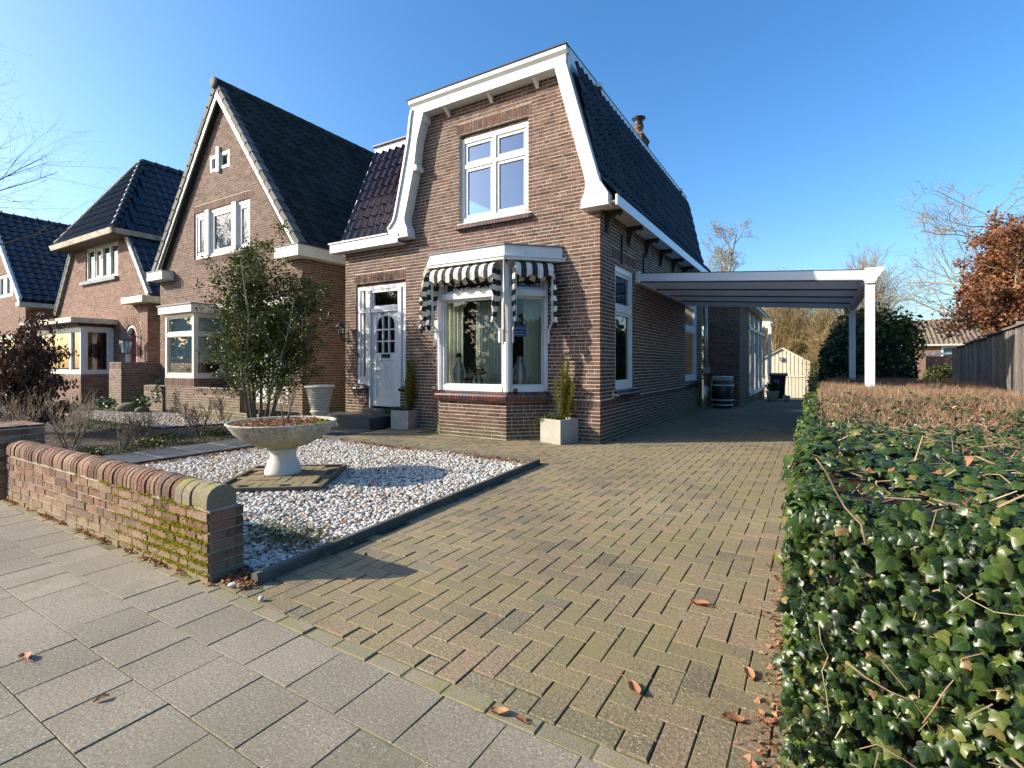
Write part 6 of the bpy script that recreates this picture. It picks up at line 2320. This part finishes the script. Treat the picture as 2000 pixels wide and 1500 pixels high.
g = MB(); g.prism([(-25.35, -.32, 3.85), (-29.5, -.32, 8.1), (-29.5, -.32, 7.85), (-25.55, -.32, 3.85)][::-1], (0, .04, 0)); g.build('barge_board', M['white'], h4)
g = MB(); g.box((-25.75, -.34, 3.68), (-25.30, 8.2, 3.86)); g.build('gutter', M['cream_old'], h4)
F4 = Frame2((0, 0, 0), EX)
window(h4, F4, -29.4, -27.45, 4.3, 5.35, d=-.03, fw=.1, glass='glass_n', back='net', lights=[(-29.28, -28.47, 4.42, 5.23, .04), (-28.38, -27.57, 4.42, 5.23, .04)])
window(h4, F4, -31, -27.2, .6, 2.6, d=-.03, fw=.1, glass='glass_n', back=None, lights=[(-30.88, -29.1, .72, 2.48, .04), (-29.0, -27.32, .72, 2.48, .04)])
g = MB()
for k in range(6):
    g.lathe([(0, 0), (.12, .02), (.14, .10), (.05, .15), (0, .16)], (-27.6, .25, .95 + k * .26), 8)
tag(g.build('window_garland', M['orange']), 'orange garland hanging in the ground floor window of the far left house', 'ornament')

# ================================================================== GARDEN PLANTS AT THE LEFT
P_bush = dict(wob=.10, up=.14, n=[0, 2, 3], ang=(15, 40), len=(.5, .8), taper=.35, rmin=.0035, rr=.6, trunk_n=6, clear=.15, tang=(10, 40), tlen=.6, depth=2, segs=4)
for i, (x, y, h, lb) in enumerate(((-6.05, -4.75, .72, 'tallest leafless shrub in the bed right behind the low wall'), (-6.35, -3.75, .46, 'leafless shrub in the middle of the dark bed'),
                                   (-6.35, -2.85, .52, 'leafless shrub nearest the bowl planter in the dark bed'), (-5.75, -4.25, .30, 'smallest leafless shrub by the bluestone path'),
                                   (-7.4, -4.9, .75, 'leafless shrub at the left under the maroon leaved bush'), (-8.3, -1.4, .5, 'sparse green tinged shrub before the low brick wall'))):
    tree('bare_shrub', lb, 'shrub', (x, y, -.01), h, .012, P_bush, 200 + i, 'bark', 'leafless shrubs in the dark front bed', stems=6 if i < 5 else 4, spread=.5, twigmat='twig_tan' if i in (0, 3, 4) else 'twig_dark')
rs = np.random.RandomState(33)
t = thing('holly_tree', 'large multi stemmed holly in front of the steep gabled house', 'holly', (-6.35, -1.75, 0))
R = random.Random(12)
stm = MB()
HC = (-6.35, -1.75)
anch = []
for k in range(14):
    a = R.uniform(0, 6.28); rr_ = R.uniform(.1, 1.05)
    hgt = R.uniform(2.3, 3.75)
    p0 = Vector((HC[0] + .14 * math.cos(a), HC[1] + .14 * math.sin(a), -.02)); p3 = Vector((HC[0] + 1.2 * rr_ * math.cos(a), HC[1] + rr_ * math.sin(a) * .8, hgt))
    pts = [p0, p0.lerp(p3, .33) + Vector((R.gauss(0, .05), R.gauss(0, .05), .1)), p0.lerp(p3, .66) + Vector((R.gauss(0, .06), R.gauss(0, .06), .05)), p3]
    stm.tube(pts, [.030, .023, .016, .006], 6)
    anch.append(pts)
stm.build('trunk', M['bark_pale'], t)
P_h = dict(wob=.10, up=.05, n=[0, 4, 5], ang=(25, 60), len=(.5, .8), taper=.3, rmin=.002, rr=.6, segs=4, start=.15)
brm = MB(); tips = []
for pts in anch:
    for j in range(17):
        tt = R.uniform(.16, 1.0); i = min(2, int(tt * 3)); p = pts[i].lerp(pts[i + 1], tt * 3 - i)
        a = R.uniform(0, 6.28); el = R.uniform(.5, 1.25)
        ln = (1.05 - .5 * tt) * R.uniform(.5, 1.2)
        branch(brm, p, (math.cos(a) * math.sin(el), math.sin(a) * math.sin(el), math.cos(el)), ln, .008, 1, R, tips, P_h)
brm.build('branches', M['bark_pale'], t, kind='stuff')
tp = np.array([tuple(a[0]) for a in tips])
tp = tp[rs.rand(len(tp)) < .62]
rep = np.repeat(tp, 10, 0) + rs.normal(size=(len(tp) * 10, 3)) * .05
rep = rep[(rep[:, 2] > .25)]
leaves(t, 'foliage', rep, .044, 'holly', 34, mesh=(LV * np.array([1.25, 1, 1]), LF))
cap_ = np.array([(-5.75, -1.3, 4.0)])
# maroon leaved bush
t = thing('maroon_bush', 'dense bush of drooping dark maroon leaves at the left edge', 'bush', (-9.6, -4.2, 0))
R = random.Random(5)
brm = MB(); tips = []
for k in range(46):
    a = R.uniform(0, 6.28); el = R.uniform(.15, 1.2)
    branch(brm, (-9.4, -4.3, R.uniform(.1, 1.2)), (math.cos(a) * math.sin(el), math.sin(a) * math.sin(el), math.cos(el)), R.uniform(.5, 1.05), .014, 1, R, tips, P_h)
brm.build('branches', M['bark'], t, kind='stuff')
tp = np.array([tuple(a[0]) for a in tips])
rep = np.repeat(tp, 7, 0) + rs.normal(size=(len(tp) * 7, 3)) * .06
nn = rs.normal(size=(len(rep), 3)) * .5 + np.array([0, 0, -.2])
X = np.cross(nn, [0, 0, 1.0]); X /= np.linalg.norm(X, axis=1, keepdims=True)
Yd = np.array([0, 0, -1.0]) + rs.normal(size=(len(rep), 3)) * .6; Yd /= np.linalg.norm(Yd, axis=1, keepdims=True)
Zd = np.cross(X, Yd); Zd /= np.linalg.norm(Zd, axis=1, keepdims=True); X = np.cross(Yd, Zd)
s_ = .10 * (.6 + .6 * rs.rand(len(rep)))[:, None]
scatter(LV, LF, np.stack([X * s_ * .6, Yd * s_, Zd * s_], 2), rep, 'foliage', M['rhodo'], parent=t, kind='stuff')

# lawn patches, ground plants, boulders, gravel of the neighbour
n = 9000
x = rs.uniform(-12, -5.5, n); y = rs.uniform(-5.6, -2.4, n)
k = (np.sin(x * 1.3 + 2) + np.sin(y * 2.1 + x * .6) > .15)
x, y = x[k], y[k]; n = len(x)
nn = np.column_stack([rs.normal(size=n) * .4, rs.normal(size=n) * .4, np.ones(n)])
Fm = frames(nn, None, rs); D = np.zeros((n, 3, 3)); D[:, 0, 0] = D[:, 1, 1] = .007; D[:, 2, 2] = .035 + rs.rand(n) * .035
scatter(TWV, TWF, Fm @ D, np.column_stack([x, y, np.full(n, -.016)]), 'grass', M['grass'], kind='stuff')
x = rs.uniform(-9, -4.7, 1500); y = rs.uniform(-5.7, -.9, 1500)
leaves(None, 'leaf_litter', np.column_stack([x, y, -.008 + rs.rand(1500) * .01]), .035, 'drylea', 36, tilt=.8)
t = thing('ground_plants', 'low pale green clumps among the leafless shrubs of the dark bed', 'plants', (-6, -3.6, 0))
pp, _ = blob_points(1500, [(-6.0, -3.8, .03), (-6.6, -3.3, .03), (-5.9, -4.6, .03), (-6.3, -2.6, .03)], [(.25, .2, .07), (.2, .2, .06), (.3, .2, .04), (.2, .2, .08)], 8, .2)
leaves(t, 'foliage', pp, .035, 'olive', 9)
gp = sheet('gravel_path', 'gravel_floor', [(-14, -2.7), (-8.2, -2.7), (-7.3, -1.1), (-14, -1.1)], -.006)
pebbles(gp, 'grey_gravel', [(-13, -2.7), (-8.2, -2.7), (-7.3, -1.1), (-13, -1.1)], 9000, .026, 'pebble2', 12, zb=.0)
for i, (x, y, s, lb) in enumerate(((-13.2, -1.5, .20, 'dark boulder left of the mossy one before the tall brick wall'), (-12.6, -1.45, .26, 'rounded mossy boulder before the tall brick wall'), (-12.0, -1.4, .17, 'small boulder at the foot of the tall brick wall'))):
    me = part_mesh('boulder', IV * np.array((1.5, 1, .8)) * s, IF, pieced('mossy boulder %d' % i, [(0, (.10, .095, .07)), (1, (.16, .15, .11))], grain=12, gamt=.4, moss=(4, .42 if i == 1 else .56, (.13, .13, .03), .15)), True)
    o = bpy.data.objects.new('boulder', me); link(o); o.location = (x, y, s * .4); o.rotation_euler = (0, 0, i)
    md = o.modifiers.new('sub', 'SUBSURF'); md.levels = 2; md.render_levels = 2
    tag(o, lb, 'boulder')
pp, _ = blob_points(700, [(-12.3, -1.3, .25), (-13.6, -1.6, .2), (-11.9, -1.1, .5)], [(.5, .2, .2), (.6, .2, .2), (.15, .15, .35)], 18, .2)
leaves(tag(thing('green_shrub', 'small grey green shrub growing against the taller brick garden wall', 'shrub', (-12.4, -1.3, 0))), 'foliage', pp, .06, 'laurel', 9)

# ================================================================== BIRCH AND OTHER TREES
P_birch = dict(wob=.075, up=-.035, n=[0, 5, 6, 5], ang=(25, 55), len=(.50, .8), taper=.25, rmin=.0022, rr=.5, trunk_n=20, clear=.42, tang=(35, 75), tlen=.42, depth=2, segs=6)
t, tips = tree('birch_tree', 'leafless birch reaching into the sky at the upper left', 'tree', (-10.9, -5.3, 0), 7.2, .055, dict(P_birch, tlen=.55, up=-.02, tang=(20, 65), trunk_n=24, rmin=.0017, rr=.45), 401, 'bark', lean=(.02, 0), twigmat='twig_dark')
tp = np.array([tuple(a[0]) for a in tips if a[2] == 0]); rs = np.random.RandomState(3)
tp = tp[rs.choice(len(tp), min(260, len(tp)), False)]
leaves(t, 'catkins', tp, .024, 'rhodo', 3)
P_bare = dict(wob=.13, up=.03, n=[0, 5, 5, 5], ang=(25, 60), len=(.5, .8), taper=.3, rmin=.006, rr=.55, trunk_n=16, clear=.3, tang=(30, 70), tlen=.36, depth=3, segs=4)
# tree beyond the roof (right of the far gable end)
tree('bare_tree', 'pale leafless tree rising behind the far end of the black mansard roof', 'tree', (-3.7, 34.5, -.5), 13.2, .24, dict(P_bare, rmin=.013, tlen=.30, tang=(15, 55), trunk_n=18), 411, 'bark_pale')
# bare tree with spreading branches behind the fence, and the russet beech in front of it
tree('bare_tree', 'spreading leafless tree leaning left above the row house roof', 'tree', (8.5, 16.0, -.2), 7.6, .14, dict(P_bare, rmin=.008, tlen=.58, tang=(40, 90), trunk_n=26, clear=.35, n=[0, 4, 5, 4]), 415, 'bark_pale', lean=(-.16, 0))
t, tips = tree('copper_beech', 'young beech keeping its russet dry leaves above the fence at the right', 'tree', (7.55, 12.9, -.1), 4.9, .10, dict(P_bare, rmin=.004, tlen=.34, tang=(30, 70), trunk_n=22, depth=2, n=[0, 5, 6], clear=.33), 417, 'bark_pale', stems=3, spread=.18)
tp = np.array([tuple(a[0]) for a in tips]); rs = np.random.RandomState(4)
tp = tp[rs.rand(len(tp)) < .7]
rep = np.repeat(tp, 4, 0) + rs.normal(size=(len(tp) * 4, 3)) * .07
rep = rep[rep[:, 2] > 1.8]
leaves(t, 'foliage', rep, .078, 'beech', 44)
t = thing('yellow_bush', 'yellow green shrub just above the fence at the right edge', 'bush', (7.6, 9.2, 0))
pp, _ = blob_points(4200, [(7.55, 9.0, 1.9), (7.95, 9.2, 2.2), (7.4, 8.8, 1.5)], [(.5, .5, .55), (.5, .5, .6), (.5, .5, .5)], 31, .3)
leaves(t, 'foliage', pp, .07, 'broad', 45)
g = MB(); g.tube([(7.6, 9.2, -.05), (7.6, 9.1, 1.0), (7.7, 9.1, 1.8)], [.05, .04, .02], 6); g.build('stem', M['bark'], t)
# big clipped dark evergreen behind the carport
t = thing('clipped_evergreen', 'large dark clipped evergreen mass behind the carport posts', 'hedge', (4.5, 11.8, 0))
cs_ = [(3.85, 11.3, 1.15), (4.65, 11.6, 1.05), (4.15, 12.2, 1.3), (5.0, 12.1, .5)]; ra = [(.85, .9, 1.45), (.90, .9, 1.35), (1.0, .9, 1.5), (.55, .7, .75)]
pp, d = blob_points(15000, cs_, ra, 41, .82); k = pp[:, 2] > -.1
leaves(t, 'foliage', pp[k], .085, 'laurel', 46)
pp, d = blob_points(2600, [(4.6, 12.2, 2.6), (5.2, 12.0, 2.4), (4.0, 12.0, 2.6), (5.4, 12.2, 1.9)], [(.7, .6, .7), (.6, .5, .6), (.6, .5, .55), (.5, .5, .6)], 42, .0)
leaves(t, 'top_shoots', pp, .10, 'olive', 47)
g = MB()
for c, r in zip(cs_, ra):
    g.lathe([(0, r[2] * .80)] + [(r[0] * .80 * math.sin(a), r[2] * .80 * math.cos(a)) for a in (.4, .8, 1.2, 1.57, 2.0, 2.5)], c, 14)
g.build('shade_core', plain('evergreen inner shade', (.010, .014, .006), .98, 8, .3), t)  # near-black blobs painted for the shade between the leaves
# low hedge and bushes by the garage
t = thing('garage_bush', 'low ragged yellowish bush at the right side of the cream garage', 'bush', (3.3, 17, -.3))
pp, d = blob_points(5200, [(3.05, 17.5, .2), (3.3, 14.5, -.05), (3.2, 20, .5), (3.0, 12.6, -.05)], [(.55, 1.6, .8), (.55, 1.5, .45), (.6, 1.5, 1.2), (.5, 1.2, .38)], 43, .3)
leaves(t, 'foliage', pp, .075, 'olive', 48)
# willow like thicket behind the garage
P_wil = dict(wob=.09, up=.04, n=[0, 5, 6, 5], ang=(12, 45), len=(.55, .85), taper=.35, rmin=.010, rr=.55, trunk_n=12, clear=.08, tang=(8, 45), tlen=.55, depth=2, segs=5)
for i, (x, y, h, lb) in enumerate(((1.4, 27.5, 6.2, 'yellow brown thicket directly behind the cream garage'), (4.2, 26, 4.4, 'yellow brown twiggy shrub right of the garage roof'), (3.9, 22.0, 2.9, 'leaning twiggy shrub growing over the garage side'),
                                   (4.2, 29, 7.0, 'yellow brown twiggy shrub behind the dark evergreen'), (-.4, 29, 4.6, 'yellow brown thicket seen left of the garage behind the glazed room'))):
    tree('twiggy_thicket', lb, 'thicket', (x, y, -.55), h, .06, P_wil, 430 + i, 'willow', 'yellow brown thickets behind the garage', stems=8, spread=.35)
rs = np.random.RandomState(9)
pp, d = blob_points(9000, [(1, 31, 1.5), (4, 32, 1.6), (-2, 31, 1.8), (6, 33, 1.3)], [(2.2, 1, 2.4), (2.2, 1, 2.3), (2, 1, 2.2), (1.6, 1, 1.7)], 44, .5)
leaves(tag(thing('background_shrubbery', 'dark brown and green shrubbery behind the twiggy thickets', 'shrubbery', (3, 31, -.5))), 'foliage', pp, .30, 'olive', 49)
pp, d = blob_points(8000, [(-8, 60, 2), (0, 62, 3), (8, 64, 2.5), (16, 70, 2), (24, 74, 2.5), (34, 78, 3)], [(6, 2, 3.2), (6, 2, 3.0), (5, 2, 2.6), (5, 2, 2.4), (6, 2, 3), (7, 2, 4)], 45, .5)
leaves(None, 'far_wood', pp, .8, 'olive', 50)

# ================================================================== GARAGE, FENCE, ROW HOUSE
yg = 23.0; zg = -.52
t = thing('garage', 'small cream clad garage with pitched roof at the end of the driveway', 'garage', (1.4, yg, zg))
gl, gr, gc, ge, ga = .12, 2.60, 1.36, 1.38, 2.10
g = MB()
g.prism([(gl, yg, zg), (gr, yg, zg), (gr, yg, ge), (gc, yg, ga), (gl, yg, ge)], (0, 5, 0))
g.build('walls', M['garage'], t)
for k in range(14):
    x = gl + .02 + k * (gr - gl - .10) / 13.0
    zt_ = ge + (ga - ge) * (1 - abs(x + .05 - gc) / (gr - gc)) - .03
    g = MB(); g.box((x, yg - .03, .66), (x + .135, yg, zt_)); g.build('cladding_board', M['garage'], t)
for k in range(14):
    x = gl + .12 + k * (gr - gl - .24) / 14.0
    g = MB(); g.box((x, yg - .025, zg + .02), (x + .125, yg, .60)); g.build('door_board', M['garage'], t)
g = MB(); g.box((gl, yg - .06, .60), (gr, yg, .66)); g.build('lintel', M['garage'], t)
for sx in (-1, 1):
    e = gr + .06 if sx > 0 else gl - .10
    g = MB(); g.prism([(gc, yg - .12, ga + .09), (e, yg - .12, ge + .03), (e, yg - .12, ge - .06), (gc, yg - .12, ga - .0)][::sx], (0, .05, 0)); g.build('barge_board', M['garage'], t)
    g = MB(); g.prism([(gc, yg - .15, ga + .12), (e, yg - .15, ge + .06), (e, yg - .15, ge + .03), (gc, yg - .15, ga + .09)][::sx], (0, 5.3, 0)); g.build('roof', M['farroof'], t)
g = MB(); g.box((gc - .12, yg - .16, 1.46), (gc + .04, yg - .02, 1.66)); g.build('lamp', M['alu'], t)

fn = thing('board_fence', 'weathered grey vertical board fence running back at the right edge', 'fence', (5.9, 6, 0))
FP = [(5.30, 0.9), (5.56, 2.95), (5.70, 4.2), (5.80, 5.6), (5.92, 7.15), (6.02, 8.4), (6.12, 9.6)]
FH = [1.86, 1.86, 1.84, 1.80, 1.78, 1.74]
for i, ((x0, y0), (x1, y1)) in enumerate(zip(FP[:-1], FP[1:])):
    a, b = Vector((x0, y0, 0)), Vector((x1, y1, 0)); d = b - a; l = d.length; u = d.normalized(); nn = Vector((-u.y, u.x, 0))
    n = int(l / .125); h = FH[i]
    for k in range(n):
        p = a + u * (.05 + k * (l - .1) / n) + nn * (.008 * (k % 2))
        g = MB(); g.obox(p, u * .118, nn * .02, Vector((0, 0, h - .04 + rnd.uniform(-.004, .004)))); g.build('fence_board', M['fence'], fn)
    g = MB(); g.obox(a + nn * -.03 + Vector((0, 0, h - .04)), u * l, nn * .09, Vector((0, 0, .03))); g.build('fence_cap', M['fence'], fn)
    g = MB(); g.obox(a + nn * -.05 - u * .03, u * .06, nn * .06, Vector((0, 0, h + .05)))
    g.build('fence_post', M['lead'], fn)
# second lower return of the fence, sunlit end on
g = MB(); g.obox(Vector((6.12, 9.6, 0)), Vector((-.14, .02, 0)), Vector((0, .04, 0)), Vector((0, 0, 1.70))); g.build('fence_return', M['fence'], fn)
g = MB(); g.box((5.72, 3.55, 1.32), (5.735 - .02, 3.70, 1.52)); 
t = thing('row_house', 'distant red brick row house with brown tiled roof seen past the evergreen', 'house', (12, 50, 0))
yr = 50.0
B = House(t, M['brick3'], M['mortar3'], 71)
B.wall((9.0, yr, 0), EX, [-.6, 2.95], lambda z: [(0, 12)], course=.09, holes=[(3.35, 5.8, 1.15, 2.9), (8.9, 11.5, 1.15, 2.9), (3.35, 5.8, -.5, .6)])
B.finish(0)
fr = Frame2((9.0, yr, 0), EX)
for (a, b, c, e) in ((3.35, 5.8, 1.15, 2.9), (8.9, 11.5, 1.15, 2.9), (3.35, 5.8, -.5, .6)):
    window(t, fr, a, b, c, e, d=.0, fw=.12, glass='glass_n', back='net', lights=[(a + .14, (a + b) / 2 - .06, c + .14, e - .14, .03), ((a + b) / 2 + .06, b - .14, c + .14, e - .14, .03)])
g = MB(); g.box((8.6, yr - .45, 2.9), (22, yr - .3, 3.08)); g.build('gutter', M['cream_old'], t)
g = MB(); g.prism([(8.6, yr - .4, 3.0), (8.6, yr + 4.2, 5.5), (8.6, yr + 4.2, 5.3), (8.6, yr - .3, 2.9)], (13, 0, 0)); g.build('roof', M['farroof'], t)
tiles(t, (8.6, yr - .42, 3.02), EX, (0, 4.6, 2.5), [(0, 0), (13, 0), (13, 5.2), (0, 5.2)], 'farroof', .34, .42, 150, .5)
g = MB(); g.box((9.0, yr + 4, 0), (21, yr + 4.2, 5.2)); g.build('rear_wall', M['mortar3'], t)
t = thing('shed', 'plain low pinkish shed wall in front of the row house', 'shed', (9.4, 31, 0))
g = MB(); g.box((8.6, 31, -.4), (10.8, 31.4, 1.75)); g.build('walls', M['brick3'], t)
g = MB(); g.prism([(8.55, 30.9, 1.75), (10.85, 30.9, 1.98), (10.85, 30.9, 2.12), (8.55, 30.9, 1.9)], (0, 1, 0)); g.build('roof_edge', M['white'], t)
t = thing('small_hedge', 'small square green hedge beside the end of the board fence', 'hedge', (6.9, 17, 0))
pp, d = blob_points(3800, [(7.0, 18.2, .35), (7.4, 18.6, .4)], [(.45, .6, .9), (.5, .6, .9)], 51, .7)
leaves(t, 'foliage', pp, .08, 'olive', 52)
t = thing('garden_post', 'slender pale wooden post in front of the row house', 'post', (5.4, 15.5, 0))
g = MB(); g.tube([(5.62, 16.5, -.2), (5.62, 16.5, 1.95)], .04, 8); g.build('pole', M['bark_pale'], t)
rs = np.random.RandomState(19)
cs2 = [(x, -30 - 3 * math.sin(x), 3.2 + math.sin(x * .7)) for x in range(-90, 60, 6)]
pp, d = blob_points(16000, cs2, [(4.5, 2, 3.8 + 1.2 * math.sin(x * 1.3)) for x in range(-90, 60, 6)], 61, .6)
pp = pp[pp[:, 2] > -.1]
leaves(None, 'reflected_treeline', pp, .75, 'olive', 62)  # unseen treeline across the street, added to darken the reflections in the bay glass
# trees across the street, seen only in window reflections
for i, (x, y, h) in enumerate(((-46, -19, 15), (-62, -24, 16), (20, -30, 11))):
    tree('street_tree', ('tall leafless street tree across the road, nearest the fourth house', 'tall leafless street tree across the road, farthest left', 'leafless street tree across the road at the right')[i], 'tree', (x, y, -.05), h, .22,
         dict(P_bare, depth=2, rmin=.02, trunk_n=22, n=[0, 6, 7]), 470 + i, 'bark')
